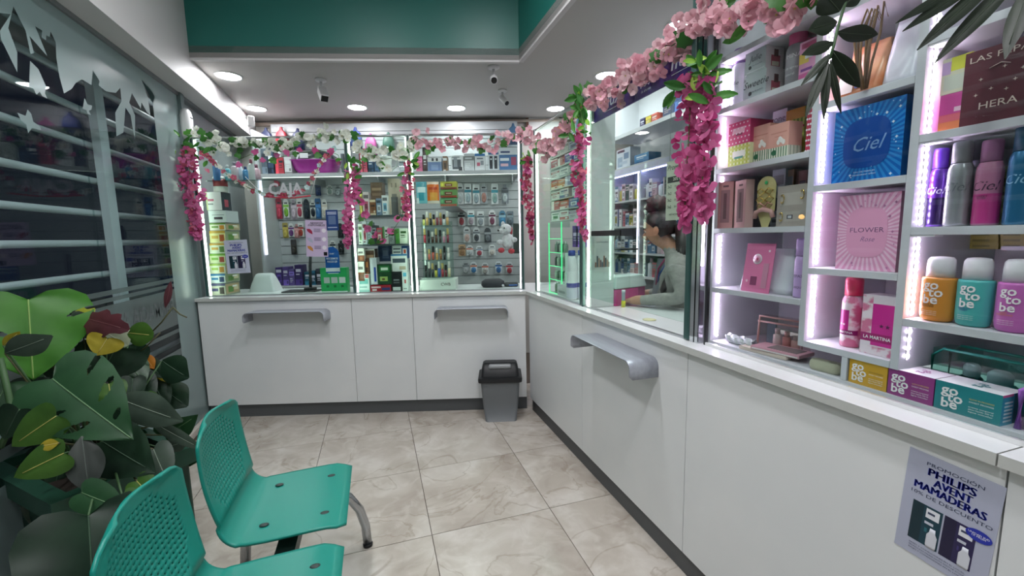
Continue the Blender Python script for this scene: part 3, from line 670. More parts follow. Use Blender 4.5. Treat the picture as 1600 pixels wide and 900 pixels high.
# ---- posters and signs on the glass of bay A
def philips(parent, w, h, big=False):
    """promotion print: light lilac sheet, blue lettering, two packs, blue badge"""
    ink = mat('#2432a8', .5); gr = mat('#3c4460', .5); y = -.0007
    L = lambda s, x, z, sz, m, **k: lettering(parent, s, x*w, z*h, sz*h, m, y=y-.0003, **k)
    for dx in (-.007, .0, .007): L('PHILIPS', dx, .845, .098, ink, width=.50*w); L('AVENT', .03+dx, .765, .098, ink, width=.40*w); L('MAMADERAS', dx, .685, .098, ink, width=.76*w)
    L('PROMOCIÓN', 0.02, .915, .045, gr, width=.60*w);
    L('10% DE DESCUENTO', .02, .612, .045, gr, width=.86*w)
    for x0, x1, c, c2, nm in ((-.36, -.02, '#173f4e', '#2b6b78', 'pack_picture'), (.0, .33, '#2a2350', '#453a78', 'pack_picture')):
        b = MB(); q = lambda a, z, bb, zz, m, yy: b.quad([(a*w, yy, z*h), (bb*w, yy, z*h), (bb*w, yy, zz*h), (a*w, yy, zz*h)], m)
        q(x0, .15, x1, .53, mat(c, .5), y); q(x0, .15, x0+.13, .53, mat(dark(c, .75), .5), y-.0002); q(x0+.16, .42, x1-.03, .51, mat('#e8eaf0', .5), y-.0002); q(x0+.18, .46, x1-.08, .48, gr, y-.0003)
        q(x0+.16, .36, x1-.08, .385, mat('#c9ccd8', .5), y-.0002); q(x0+.17, .28, x1-.14, .32, mat(c2, .5), y-.0002); b.build(nm, parent)
        b = MB(); b.lathe([(.05*w, 0), (.06*w, .02*h), (.06*w, .12*h), (.035*w, .15*h), (.03*w, .19*h)], mat('#d9dbe4', .4), 12, sy=.02); b.build('bottle_picture', parent, loc=((x1-.075)*w, y-.0008, .15*h))
    b = MB(); n = 24; b.v = [(.35*w+.13*w*math.cos(k*2*math.pi/n), y-.0008, .50*h+.052*h*math.sin(k*2*math.pi/n)) for k in range(n)]; b.f = [tuple(range(n))]; b.m = [0]; b.sm = [False]; b.mats = [ink]; b.build('badge', parent)
    lettering(parent, 'UNIDAD 3UD\n1X PROM', .35*w, .50*h, .022*h, mat('#ffffff', .5), y=y-.001)
    for z in (.11, .085, .06): L('BASES Y CONDICIONES EN EL LOCAL' if z != .085 else 'PROMOCION VALIDA HASTA AGOTAR STOCK', -.02, z, .018, gr, width=.62*w)
def sheet(name, label, cat, w, h, loc, rz, col, tilt=0.):
    o = MB().box(-w/2, w/2, -.0005, .0005, 0, h, mat(col, .5)).build(name, None, loc, (0, tilt, rz)); return tag(o, label, cat)
s, w_, zb, h_ = backbox(353.5, 389.5, 375, 427, GT-.005)
o = sheet('poster', 'small lilac baby bottle promotion poster taped to the rear glass', 'poster', w_, h_, BK(s, GT-.006, zb), BA, '#c9cde0', R(-1.5)); philips(o, w_, h_)
s, w_, zb, h_ = backbox(477, 511, 344, 401, GT-.005)
o = sheet('poster', 'lilac nail polish price poster with petal shapes on the rear glass', 'poster', w_, h_, BK(s, GT-.006, zb), BA, '#cdbbd9', R(2))
lettering(o, 'ABANICOS', .0*w_, .92*h_, .07*h_, BLACK, bold=.02, shear=.3, width=.62*w_); lettering(o, 'DISPONIBLES', 0, .86*h_, .07*h_, BLACK, bold=.02, shear=.3, width=.8*w_)
for z, c in ((.70, '#a8284a'), (.46, '#b4b9cc'), (.23, '#c98a45')):
    b = MB(); b.v = [(x*w_, -.001, (z+dz)*h_) for x, dz in ((-.45, .06), (-.3, .06), (-.2, .0), (-.18, -.09), (-.32, -.05), (-.42, 0))]; b.f = [(5, 4, 3, 2, 1, 0)]; b.m = [0]; b.sm = [False]; b.mats = [mat(c, .5)]; b.build('petal_print', o)
    b = MB(); 
    for q in range(3): b.quad([(-.12*w_, -.001, (z+.05-q*.035)*h_), (.18*w_, -.001, (z+.05-q*.035)*h_), (.18*w_, -.001, (z+.065-q*.035)*h_), (-.12*w_, -.001, (z+.065-q*.035)*h_)], mat('#6d6480', .5))
    b.build('text_lines', o)
    b = MB(); b.v = [(.34*w_+.1*w_*math.cos(a*math.pi/8), -.001, (z+.02)*h_+.06*h_*math.sin(a*math.pi/8)) for a in range(16)]; b.f = [tuple(range(16))]; b.m = [0]; b.sm = [False]; b.mats = [mat('#ece8f0', .5)]; b.build('price_bubble', o)
part('corner_patch', o, BLACK, (.3*w_, .46*w_, -.0012, -.0008, .03*h_, .13*h_))
s, w_, zb, h_ = backbox(509.5, 528.5, 328, 360, GT-.005)
o = sheet('sticker', 'small navy payment sticker on the rear glass above the green box', 'sticker', w_, h_, BK(s, GT-.006, zb), BA, '#20437f')
b = MB()
for z in (.86, .78, .12): b.quad([(-.38*w_, -.001, z*h_), (.38*w_, -.001, z*h_), (.38*w_, -.001, (z+.05)*h_), (-.38*w_, -.001, (z+.05)*h_)], mat('#b9c6dc', .5))
b.build('text_lines', o); part('code_field', o, mat('#5f789f', .5), (-.3*w_, .3*w_, -.001, -.0006, .3*h_, .72*h_))
# green payment stand with blue topper on the counter
s, w_, zb, h_ = backbox(501, 542, 414, 456, .20)
o = put(boxmesh(w_, .20, .06, '#2fae62', [(0, 1, .0, .05, '#e3f3ea'), (.12, .34, .38, .62, '#c3c9c6'), (.40, .64, .38, .62, '#c3c9c6'), (.70, .94, .38, .62, '#dfe3e1'), (.2, .3, .2, .3, '#1c7a42'), (.48, .58, .2, .3, '#1c7a42'), (.76, .86, .2, .3, '#1c7a42'), (.3, .7, .76, .80, '#d9efe2')]), 'payment_stand', 'bright green payment stand with blue rounded topper on rear counter', 'sign', BK(s, .20, ZT+.001), BA)
b = MB(); pts = [(-.075, .16), (.075, .16), (.075, .31)]+[(.075*math.cos(R(a)), .31+.06*math.sin(R(a))) for a in range(20, 161, 20)]+[(-.075, .31)]
b.v = [(x*.75, -.004, z) for x, z in pts]+[(x*.75, -.001, z) for x, z in pts]; n = len(pts); b.f = [tuple(range(n)), tuple(range(n, 2*n))[::-1]]+[(i+n, (i+1) % n+n, (i+1) % n, i) for i in range(n)]; b.m = [0]*len(b.f); b.sm = [False]*len(b.f); b.mats = [mat('#1f62b5', .4)]; tp = b.build('blue_topper', o)
part('white_strip', o, mat('#e8ecf0', .5), (-.056, .056, -.0052, -.0042, .17, .20))
lettering(o, 'RECIBIMOS', 0, .275, .022, mat('#ffffff', .5), y=-.0055, bold=.01, width=.09); lettering(o, 'PAGOS QR', 0, .25, .022, mat('#ffffff', .5), y=-.0055, bold=.01, width=.08); lettering(o, '¡hola!', 0, .315, .018, mat('#ffffff', .5), y=-.0055)
# white tissue dome, black tray, monitor stand on the rear counter
t = thing('folded_cloth', 'white cloth draped over a stand behind the rear glass', 'cloth', BK(bk(415, 440, .45)[0], .45, ZT+.001), BA)
b = MB(); b.grid([rrect(.22, .16, 0, .02), rrect(.19, .13, .06, .02), rrect(.155, .09, .12, .02), rrect(.14, .05, .145, .015), rrect(.11, .03, .15, .01)], mat('#d9dcde', .7), True, True); b.fan(range(80, 100), mat('#d9dcde', .7)); b.build('cloth_cover', t)
t = thing('card_terminal', 'dark flat tablet stand lying on the rear counter', 'tablet', BK(bk(470, 452, .3)[0], .25, ZT+.001), BA)
part('tray_plate', t, BLACK, (-.14, .14, 0, .16, 0, .008), bevel=.003); part('stand_foot', t, DARK, (.02, .10, .06, .13, .008, .03), bevel=.004); MB().tube([(.06, .1, .03), (.06, .12, .2), (.06, .16, .36)], .012, DARK, 8).build('stand_arm', t)
# CAJA sign hung by cords
t = thing('hanging_sign', 'grey cut letter sign spelling CAJA hung under the purple basin', 'sign', BK(bk(447, 296, .10)[0], .10, bk(447, 296, .10)[1]), BA)
lettering(t, 'CAJA', 0, 0, .115, mat('#d0d3d6', .4), bold=.03, width=.26, y=-.012); MB().tube([(-.17, .004, -.05), (-.05, .004, -.062), (.06, .004, -.064), (.18, .004, -.05)], .006, mat('#c23a48', .5), 6).build('red_cord', t)
MB().tube([(-.17, .004, -.05), (-.3, .0, .1)], .002, mat('#d8d8d8', .5), 5).build('string', t); MB().tube([(.18, .004, -.05), (.26, 0, .16)], .002, mat('#d8d8d8', .5), 5).build('string', t)
# ---- goods on the slatwall of bay A
TW = 1.555
rowsA = [(310, 342, [(436, '#c9485f', 'red'), (447, '#7cb23c', 'lime'), (459, '#c7b8c4', 'mauve'), (468, '#b4485e', 'crimson'), (479, '#24303c', 'black'), (489, '#1e2733', 'charcoal'), (497, '#3f77b0', 'blue'), (507, '#c9c0b4', 'cream')]),
         (288, 306, [(497, '#2b3c66', 'navy'), (515, '#7d8c86', 'sage'), (528, '#aab2b4', 'grey')]),
         (348, 372, [(446, '#c8b65a', 'yellow'), (455, '#6a3b7a', 'purple'), (464, '#d9a0a0', 'pink'), (470, '#a33c34', 'brick red'), (532, '#20262c', 'black')]),
         (374, 398, [(459, '#39342f', 'brown'), (520, '#26303a', 'slate'), (533, '#1b2024', 'jet')])]
for ri, (y0, y1, its) in enumerate(rowsA):
    for k, (px, c, nm) in enumerate(its):
        s, w_, zb, h_ = backbox(px-4.4, px+4.4, y0+(k % 3), y1-(k % 2)*2, TW-.03)
        o = put(cardmesh(w_, h_, '#d6d7d4' if k % 2 else dark(c, .8), '#3a3d42', c, dark(c, 1.0), k % 3, k), 'accessory_card', '%s hair accessory card, %s along hook row %s behind the wide bay' % (nm, ORD[k], ['two', 'one', 'three', 'four'][ri]), 'accessory', BK(s, TW-.03, zb), BA, 'accessory cards behind the wide glass bay')
        MB().tube([(0, .0, h_*.93), (0, .045, h_*.93)], .002, ALU, 6).build('hook', o)
for k, (x0, x1, y0, y1, c) in enumerate([(431, 441, 418, 446, '#4c3a7c'), (442, 451, 417, 446, '#5b478c'), (452, 460, 421, 446, '#6b5a9c'), (461, 472, 414, 446, '#3f2f68'), (476, 485, 425, 446, '#245a72'), (486, 493, 423, 446, '#1f4a60'), (494, 503, 420, 446, '#2a2c38')]):
    bbox_item('skincare_box', '%s skincare box, %s in the low row behind the cloth' % (['violet', 'purple', 'light purple', 'deep purple', 'teal', 'petrol blue', 'charcoal'][k], ORD[k]), 'box', (x0, x1, y0, y1), TW-.30, .12, c, printed(k, c, '#d9d4e8', dark(c, 1.5)), group='skincare boxes in the low row')
lowsh = thing('low_shelf', 'low white shelf on the slatwall behind the purple skincare boxes', 'shelf', BK(0, TW, 0), BA); zz = bk(460, 446, TW-.3)[1]
part('shelf_board', lowsh, CW, (sl0, -1.3, -.32, -.001, zz-.02, zz-.001))
# ---- top shelf goods
TS = 1.26
def top_item(px0, px1, pyt, name, label, cat, base, rects=(), side=None, d=.12, t=TS, **k):
    return bbox_item(name, label, cat, (px0, px1, pyt, 268), t, d, base, rects, side, z=SHB+.0015, **k)
bs = thing('laundry_basin', 'magenta plastic basin holding a black bag on the top shelf', 'basin', BK(bk(493, 255, 1.38)[0], 1.39, SHB+.002), BA)
MG = mat('#a0288f', .35); b = MB(); rows = [rrect(.30, .2, 0, .08), rrect(.40, .26, .05, .1), rrect(.50, .30, .14, .12), rrect(.53, .315, .145, .12), rrect(.50, .29, .135, .12), rrect(.42, .25, .06, .1)]; b.grid(rows, MG, True, True); b.fan(list(range(20))[::-1], MG); b.fan(range(100, 120), MG); b.build('bowl', bs)
bg = thing('black_bag', 'black plastic bag with white tag lying in the magenta basin', 'bag', BK(bk(495, 240, 1.38)[0], 1.39, SHB+.075), BA)
b = MB(); rows = [[(x*(1+.08*math.sin(i*3+k)), y*(1+.08*math.cos(k*2+i)), z+.008*math.sin(k*1.7)) for k, (x, y, z) in enumerate(rrect(.36*f, .2*f, zz_, .06))] for i, (f, zz_) in enumerate(((.9, 0), (1.05, .05), (1., .11), (.8, .15), (.4, .17)))]; b.grid(rows, mat('#22242a', .3), True, True); b.fan(list(range(20))[::-1], BLACK); b.fan(range(80, 100), mat('#22242a', .3)); b.build('bag_body', bg)
part('price_tag', bg, mat('#e2e4e6', .5), (-.13, -.05, -.115, -.112, .09, .14))
TOPA = [(408, 417, 232, '#5a6470', 'grey bottle carton'), (418, 427, 236, '#3f4f6b', 'navy carton'), (430, 443, 246, '#b23a48', 'red carton'), (444, 455, 240, '#d9d6da', 'white carton with lilac stripe'), (533, 542, 240, '#41434c', 'black carton'),
        (561, 566, 236, '#c9566c', 'rose tall carton'), (567, 573, 232, '#b04a5c', 'raspberry tall carton'), (575, 584, 244, '#2d4a66', 'dark blue carton'), (585, 592, 246, '#39546e', 'steel blue carton'), (624, 638, 246, '#9fb0b6', 'pale grey carton'),
        (650, 660, 244, '#cf6d92', 'pink twin bottle carton'), (660.5, 667, 230, '#4a3532', 'dark brown tall carton'), (668, 690, 246, '#6d86a6', 'blue tray carton with panda print'), (692, 699, 244, '#7a5a3c', 'brown syrup carton'), (705, 724, 243, '#d8dadd', 'white carton with grey figures'), (725, 741, 240, '#c4c8cc', 'grey nebulizer carton'),
        (742, 758, 240, '#d5d8dc', 'white carton with blue lid'), (763, 779, 238, '#cdd3da', 'white carton with two dark bottles'), (780, 808, 231, '#3f6fa3', 'big blue and white carton')]
for k, (x0, x1, y0, c, nm) in enumerate(TOPA):
    rc = printed(k*3+1, c, '#e6e8ea' if k % 2 else '#2e333c', dark(c, .6 if k % 2 else 1.35))
    if 'two dark' in nm: rc = [(.12, .42, .12, .8, '#1c2230'), (.58, .88, .12, .8, '#1c2230'), (.18, .36, .6, .68, '#c9ccd0'), (.64, .82, .6, .68, '#c9ccd0'), (0, 1, .88, 1, '#3d6ca0')]
    if 'blue lid' in nm: rc = [(0, 1, .86, 1, '#2f6fae'), (.2, .5, .3, .5, '#c25a74'), (.55, .85, .35, .6, '#8a9098'), (.2, .8, .68, .76, '#6d7480')]
    if 'big blue' in nm: rc = [(0, 1, .7, 1, '#d9dde4'), (.08, .6, .78, .86, '#3a4a78'), (0.05, .55, .44, .56, '#e6e9f0'), (.08, .5, .2, .32, '#d9b0bc'), (.66, .95, .25, .6, '#a03b62')]
    if 'grey figures' in nm: rc = [(.1, .8, .15, .75, '#4a525a'), (.2, .5, .3, .9, '#8f979e'), (.6, .9, .05, .3, '#23282e'), (.05, .7, .86, .94, '#8a9096')]
    if 'panda' in nm: rc = [(.1, .9, .05, .65, '#5c78a8'), (.25, .75, .15, .5, '#8098bf'), (0, 1, .7, 1, '#e0e2e4'), (.3, .45, .75, .95, '#20242a'), (.6, .75, .75, .95, '#20242a')]
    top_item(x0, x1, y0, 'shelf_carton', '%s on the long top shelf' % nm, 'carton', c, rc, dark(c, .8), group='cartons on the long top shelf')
jg = thing('white_jug', 'white plastic jug with open handle on the top shelf', 'jug', BK(bk(601, 250, 1.32)[0], 1.34, SHB+.0015), BA)
bottlemesh([(.06, 0), (.066, .01), (.062, .10), (.072, .16), (.078, .17)], ['#e4ebe2']).build('jug_body', jg); MB().tube([(.07, 0, .15), (.115, 0, .15), (.12, 0, .08), (.065, 0, .04)], .010, mat('#e4ebe2', .4), 8).build('jug_handle', jg)
MB().tube([(-.07, 0, .17), (-.06, 0, .24), (0, 0, .28), (.06, 0, .26), (.075, 0, .17)], .007, mat('#e4ebe2', .4), 8).build('hoop', jg)
# caps and hats peeking above the glass from the wall
for k, (px, py, c, nm) in enumerate([(412, 207, '#2c3350', 'navy'), (436, 206, '#a8303c', 'red'), (462, 208, '#27315a', 'dark blue'), (553, 206, '#39488a', 'royal blue'), (577, 216, '#a8488a', 'magenta'), (605, 214, '#3d6a5c', 'green'), (802, 200, '#456684', 'denim blue mesh')]):
    s, z = bk(px, py, 1.45); t = thing('hot_water_bottle', '%s rubber pouch hung high on the back wall' % nm, 'pouch', BK(s, 1.50, z), BA, 'pouches hung high on the back wall')
    b = MB(); hh = .16; b.grid([rrect(.02, .02, .06, .008), rrect(.035, .03, .03, .01), rrect(.10, .05, .0, .02), rrect(.125, .06, -.05, .02), rrect(.12, .055, -hh, .02)], mat(c, .45), True, True); b.fan(range(80, 100), mat(c, .45)); b.build('pouch_body', t)
    MB().tube([(0, 0, .06), (0, .05, .065)], .004, ALU, 6).build('hook', t)
# ================================================================== bay B: narrow display with two shelves behind the glass
TB = .17
sb_ = thing('glass_shelf_set', 'two dark edged shelves inside the narrow glass bay', 'shelf', BK(S1+.02, 0, 0), BA)
for py, in ((381.5,), (336,)):
    z = bk(598, py, TB)[1]; part('shelf_board', sb_, mat('#4a5558', .4), (.012, S2-S1-.05, TB-.01, TB+.24, z-.012, z))
ZB2 = bk(598, 381.5, TB)[1]+.001; ZB3 = bk(598, 336, TB)[1]+.001
def bB(box, name, label, cat, base, rects, z=None, t=TB+.01, d=.09, side=None, **k): return bbox_item(name, label, cat, box, t, d, base, rects, side, z=z, group=k.pop('group', 'goods in the narrow glass bay'), **k)
g = ZT+.0015
bB((558, 577, 428.5, 455), 'cream_box', 'mint and white cream box with round red badge, bottom of narrow bay', 'box', '#dff0ec', [(0, 1, .0, .12, '#a9d9d2'), (.2, .9, .45, .72, '#7cc3bd'), (.68, .98, .78, .98, '#cf6a6a'), (.2, .8, .25, .3, '#5f9a95')], g)
o = bB((579, 611, 445.5, 455), 'toothpaste_box', 'flat red toothpaste box at the bottom of the narrow bay', 'box', '#a3222e', [(.04, .5, .55, .8, '#e6c9cc'), (.55, .95, .2, .6, '#2c3f78'), (.08, .3, .15, .4, '#e9dfe0')], g)
zr = g+backbox(579, 611, 445.5, 455, TB+.01)[3]
bB((578.5, 589, 403, 445), 'cream_tube_box', 'tall silver tube box with blue vertical lettering in the narrow bay', 'box', '#cfd4da', [(.55, .85, .1, .65, '#2f4fa8'), (.1, .4, .05, .95, '#e8ecef')], zr+.0105)
bB((590, 612, 413, 444.5), 'herbal_pack', 'dark green herbal pack with avocado print in the narrow bay', 'pack', '#1f4a2b', [(.15, .85, .62, .92, '#2f7a40'), (.25, .75, .7, .84, '#d9e6d4'), (.15, .7, .15, .38, '#a8c06a'), (.3, .5, .2, .3, '#6a4a2c')], zr+.0105)
bB((591, 612, 384, 412), 'navy_pack', 'navy blue pack with pale emblem behind the green herbal pack', 'pack', '#33486f', [(.3, .8, .2, .85, '#5a6f98'), (.38, .72, .35, .7, '#8294b8')], t=TB+.12, z=ZT+.24)
bB((611, 636, 397, 424), 'vitamin_pack', 'white vitamin pack with grey capital lettering in the narrow bay', 'pack', '#e8ebe6', [(.1, .9, .5, .75, '#4a5660'), (0, 1, .9, 1, '#3d7fae'), (.5, .9, .1, .3, '#c2b49a')], t=TB+.04, z=ZT+.16, d=.06)
bB((613, 627, 384, 397), 'striped_label_box', 'white box with grey stripes at the top of the lower case', 'box', '#e3e6e6', [(.1, .9, .7, .8, '#59636c'), (.1, .9, .45, .55, '#59636c'), (.1, .9, .2, .3, '#59636c')], t=TB+.05, z=ZT+.265)
bB((627.5, 637, 384, 397), 'fish_oil_box', 'navy and orange oval logo box under the shelf edge', 'box', '#2c4f86', [(.15, .85, .3, .8, '#e6ebf2'), (.3, .7, .4, .7, '#d0563c')], t=TB+.05, z=ZT+.265)
bB((612, 627, 425, 455), 'black_box', 'black cosmetic box with grey label in the narrow bay', 'box', '#1d1f22', [(.1, .9, .04, .22, '#cfd4d2'), (.2, .8, .55, .62, '#8d9294'), (.2, .8, .42, .48, '#6a6e70')], g, d=.1)
bB((628.5, 637, 424.5, 455), 'white_tube', 'slim white printed tube box beside the lit post', 'box', '#e1e8e4', [(.2, .8, .75, .95, '#5fb0cc'), (.4, .7, .4, .6, '#c25a58'), (.2, .8, .1, .15, '#8a9890')], g)
for k, (y0, y1) in enumerate(((388, 408), (409, 428))):
    bB((559, 569, y0, y1), 'hair_dye_box', 'white and brown hair dye box, %s of the pair in the narrow bay' % ('upper', 'lower')[k], 'box', '#e9e6de', [(0, 1, 0, .45, '#8a4a2c'), (.1, .8, .6, .75, '#6d6a66'), (.3, .7, .1, .35, '#b06a40')], z=None if k == 0 else ZT+.09)
bB((570, 576.5, 404, 428), 'dark_dye_box', 'narrow chestnut dye box beside the silver tube box', 'box', '#5a3320', [(.2, .8, .6, .85, '#b06c3c'), (.2, .8, .2, .4, '#8a4f2a')], z=ZT+.09, t=TB+.03)
bB((570, 585.5, 389, 403.5), 'photo_box', 'brown photo box framed in white in the narrow bay', 'box', '#6a4a38', [(.0, 1, .9, 1, '#d9d6d0'), (0, .06, 0, 1, '#d9d6d0'), (.94, 1, 0, 1, '#d9d6d0'), (.15, .85, .4, .6, '#a88468')], t=TB+.05, z=ZT+.225)
# middle tier of packs
for k, (x0, x1, y0, c, a, nm) in enumerate([(560, 566, 350, '#dfe3dc', '#7fae6a', 'white and leaf green'), (566.5, 573, 346, '#cfd9dc', '#c2566c', 'silver with pink swirl'), (574, 581, 347, '#b9c9d2', '#e6eaee', 'clear blue'), (582, 588, 352, '#3b444a', '#9aa4a8', 'charcoal'), (589, 597, 356, '#c9565e', '#f0dcd8', 'red and white'), (598, 607, 354, '#d7dbd6', '#5a8a50', 'cream'), (608, 616, 360, '#a9b4b0', '#4a6a50', 'sage'), (618, 636, 357, '#dfead6', '#58a048', 'pale green leafy')]):
    bB((x0, x1, y0, 380), 'drug_pack', '%s pack on the middle shelf of the narrow bay' % nm, 'pack', c, printed(k+40, c, dark(a, .6), a), ZB2+.0005)
for k, (x0, x1, y0, c, a, nm) in enumerate([(561, 566, 300, '#d9cf6a', '#8a8a3a', 'yellow slim'), (567, 577, 300, '#cdbfc0', '#b05a70', 'pinkish'), (578, 587, 312, '#8a5a3c', '#d9c6a8', 'caramel'), (588, 596, 310, '#7c8fa8', '#d8dde2', 'grey blue'), (597, 606, 305, '#e3e5e6', '#7fb4cf', 'white with sky blue dots'), (626, 637, 304, '#b6b0a6', '#7a6a58', 'beige')]):
    bB((x0, x1, y0, 335.5), 'remedy_box', '%s remedy box on the upper shelf of the narrow bay' % nm, 'box', c, printed(k+60, c, dark(c, .5), a), ZB3+.0005)
o = bB((607, 625, 279, 335.5), 'cardboard_castle', 'tall beige cardboard house with dark archway in the narrow bay', 'display', '#b7a797', [(.22, .8, 0, .5, '#5e5c5c'), (.3, .72, .5, .58, '#77706a'), (.25, .38, .76, .88, '#8a7c70'), (.62, .75, .76, .88, '#8a7c70')], ZB3+.0005, t=TB+.05)
bB((579, 597, 285, 299), 'cocoa_box', 'brown cocoa box standing on the caramel box', 'box', '#6f5746', [(.1, .9, .55, .7, '#a98c72'), (.1, .9, .25, .4, '#8f7560')], t=TB+.06, z=ZB3+.12)
# ================================================================== bay C
def mk(px0, px1, py0, py1, t): return backbox(px0, px1, py0, py1, t)
def pouchmesh(w, h, d, base, rects, ro=.25):
    b = MB(); n = 9; rows = []
    for i in range(n):
        z = h*i/(n-1); f = math.sin(math.pi*min(1, max(0, (z/h)*.85+.12)))
        rows.append([(-w/2+w*j/8, -d*.5*f*math.sin(math.pi*j/8), z) for j in range(9)])
    def mf(i, j):
        c = base; u, v = (j+.5)/8, (i+.5)/(n-1)
        for r in rects:
            if r[0] <= u <= r[1] and r[2] <= v <= r[3]: c = r[4]
        return mat(c, ro)
    b.grid(rows, mat(base, ro), True, matf=mf); b.grid([[(x, abs(y)*.6+.001, z) for x, y, z in r][::-1] for r in rows], mat(base, ro), True)
    return b
for (x0, x1, y0, y1, c, rc, nm) in [(650.5, 667, 284, 318, '#7fcbd8', [(.0, 1, .8, 1, '#5aa9b8'), (.1, .9, .55, .75, '#dff2f5'), (.3, .8, .1, .45, '#3aa0b4'), (0, .3, 0, .2, '#e9f6f8')], 'teal hanging wipes pouch'), (667.5, 686, 284, 318, '#e8762c', [(0, 1, .85, 1, '#f3d9c4'), (.1, .9, .62, .8, '#c9481f'), (.2, .85, .15, .55, '#f2a94c'), (.0, 1, 0, .12, '#f4e6d8')], 'orange hanging cotton pouch')]:
    s, w_, zb, h_ = mk(x0, x1, y0, y1, .6); o = put(pouchmesh(w_, h_, .05, c, rc), 'goods_pouch', nm+' in the baby bottle bay', 'pouch', BK(s, .6, zb), BA)
    MB().tube([(0, 0, h_-.01), (0, .94, h_-.01)], .002, ALU, 6).build('hook', o)
for k, (y0, y1, c, a) in enumerate(((283, 295.5, '#b9b54a', '#7d3a2e'), (296, 308.5, '#6f9a58', '#a8452f'), (309, 322, '#5f9a6a', '#b9624a'))):
    bbox_item('herbal_tea_box', '%s herbal tea box of the three stacked beside the orange pouch' % ('top', 'middle', 'bottom')[k], 'box', (688, 713.5, y0+.5, y1), .6, .12, c, [(.28, .72, .35, .72, '#7a2420'), (.34, .66, .48, .6, '#e0c9b0'), (0, 1, 0, .26, a), (.02, .2, .4, .8, dark(c, 1.3))], group='herbal tea boxes')
tbs = thing('wire_shelf', 'slim steel bracket shelf under the stacked herbal tea boxes', 'shelf', BK(0, .6, 0), BA); q0 = mk(688, 713.5, 309, 322, .6)
part('shelf_board', tbs, ALU, (q0[0]-q0[1]/2-.01, q0[0]+q0[1]/2+.01, 0, .95, q0[2]-.008, q0[2]-.001))
# baby bottle cards
CARDS = [(286, 319, [(719, '#d9dadb', '#8a9096', '#b9bec2', 1), (731, '#e9ecee', '#2f8aa0', '#a9bcc4', 0), (744, '#e9ecee', '#2f8aa0', '#a9bcc4', 0), (756, '#b7bcc2', '#8a9098', '#c08a80', 2), (773, '#e6eaec', '#3a9fb4', '#9fc4c0', 0), (789, '#7f868e', '#4a5258', '#c4cdd0', 2)], 'top'),
         (328, 353, [(721, '#d4d7d8', '#2a2e34', '#a8434c', 1), (736, '#e6e9ea', '#3a9fb4', '#b9a8b4', 0), (751, '#e6e9ea', '#6d7880', '#a0aab2', 0), (769, '#e8e8ea', '#6a3450', '#8a4a64', 1), (785, '#4a7f9f', '#9fc0cc', '#3a88b4', 1), (797, '#6d7a84', '#8fa0a8', '#5f6e78', 0)], 'second'),
         (354, 379, [(729.5, '#d8dadc', '#b4b9bd', '#d4b4ac', 1), (744.5, '#d8dadc', '#7a8086', '#4a5056', 1), (762, '#3f454b', '#a0a6aa', '#6d747a', 1)], 'third'),
         (382, 400, [(722, '#c9a27c', '#7a5a40', '#a07a58', 0), (734, '#dcdedf', '#cf7a62', '#c9ced2', 1), (749, '#dcdfe2', '#8fa0b4', '#b4485a', 1), (769, '#dfe1e2', '#c9ccce', '#d0c8c0', 1)], 'fourth'),
         (408, 428, [(728, '#a9adb0', '#7d8286', '#b9bcbe', 1), (740, '#d9dde0', '#c9765a', '#3f7fb4', 1), (758, '#d3d6d8', '#c96a58', '#b9b4b0', 1), (779, '#d4d9de', '#2d5f9a', '#3a6fa8', 1), (796, '#c9ccd0', '#b23a4a', '#a82c3a', 1)], 'lowest')]
for y0, y1, its, rn in CARDS:
    for k, (px, base, acc, bub, sh) in enumerate(its):
        s, w_, zb, h_ = mk(px-5.4, px+5.4, y0+(k*7 % 3), y1-(k % 2), TW-.03)
        o = put(cardmesh(w_, h_, base, '#2d3238', acc, bub, sh, k), 'baby_bottle_card', '%s pacifier or bottle card in the %s hook row of the bottle wall' % (ORD[k], rn), 'baby goods', BK(s, TW-.03, zb), BA, 'cards on the baby bottle wall')
        MB().tube([(0, 0, h_*.94), (0, .045, h_*.94)], .002, ALU, 6).build('hook', o)
# lipstick stand
ls = thing('lipstick_stand', 'clear four tier lipstick stand behind the glass', 'stand', BK(bk(682, 400, .24)[0], .22, 0), BA)
s, w_, zb, h_ = mk(656, 712, 432, 455, .20)
wb = put(boxmesh(w_, .085, .2, '#dde3da', [(0, 1, 0, .06, '#b9c0b6')]), 'white_stand_box', 'white printed box under the clear lipstick stand', 'box', BK(s, .20, ZT+.001), BA)
lettering(wb, 'CWB', .22*w_, .045, .035, mat('#5a4a48', .5), bold=.012)
tiers = []
part('back_plate', ls, ACRYL, (-.13, .13, .10, .104, ZT+.09, ZT+.56))
for k, py in enumerate((433, 406, 379.5, 352)):
    z = bk(682, py, .24)[1]; tiers.append(z); part('tier', ls, ACRYL, (-.13, .13, 0, .10, z-.005, z))
LST = [(3, 352, 330, ['#d8d67a', '#c49a5a', '#2c2622', '#cfae6a', '#8a3a44', '#a05048', '#d9dadb', '#caa06a']), (2, 379.5, 357, ['#b02c40', '#1e1c1e', '#4a3328', '#5a3c30', '#3c2a24', '#c98aa0', '#8a3a4a']),
       (1, 406, 385, ['#e0dcd4', '#c96a58', '#b8503f', '#c99858', '#8f5a38', '#3c3a3c', '#d8d2cc']), (0, 433, 409, ['#1a1a1c', '#25262a', '#2d2e33', '#c9bf4a', '#3a5fa8', '#a83440', '#6a2c34', '#d8c9a4'])]
NMC = {'#d8d67a': 'pale yellow', '#c49a5a': 'gold', '#2c2622': 'black', '#cfae6a': 'amber', '#8a3a44': 'wine', '#a05048': 'terracotta', '#d9dadb': 'silver', '#caa06a': 'honey'}
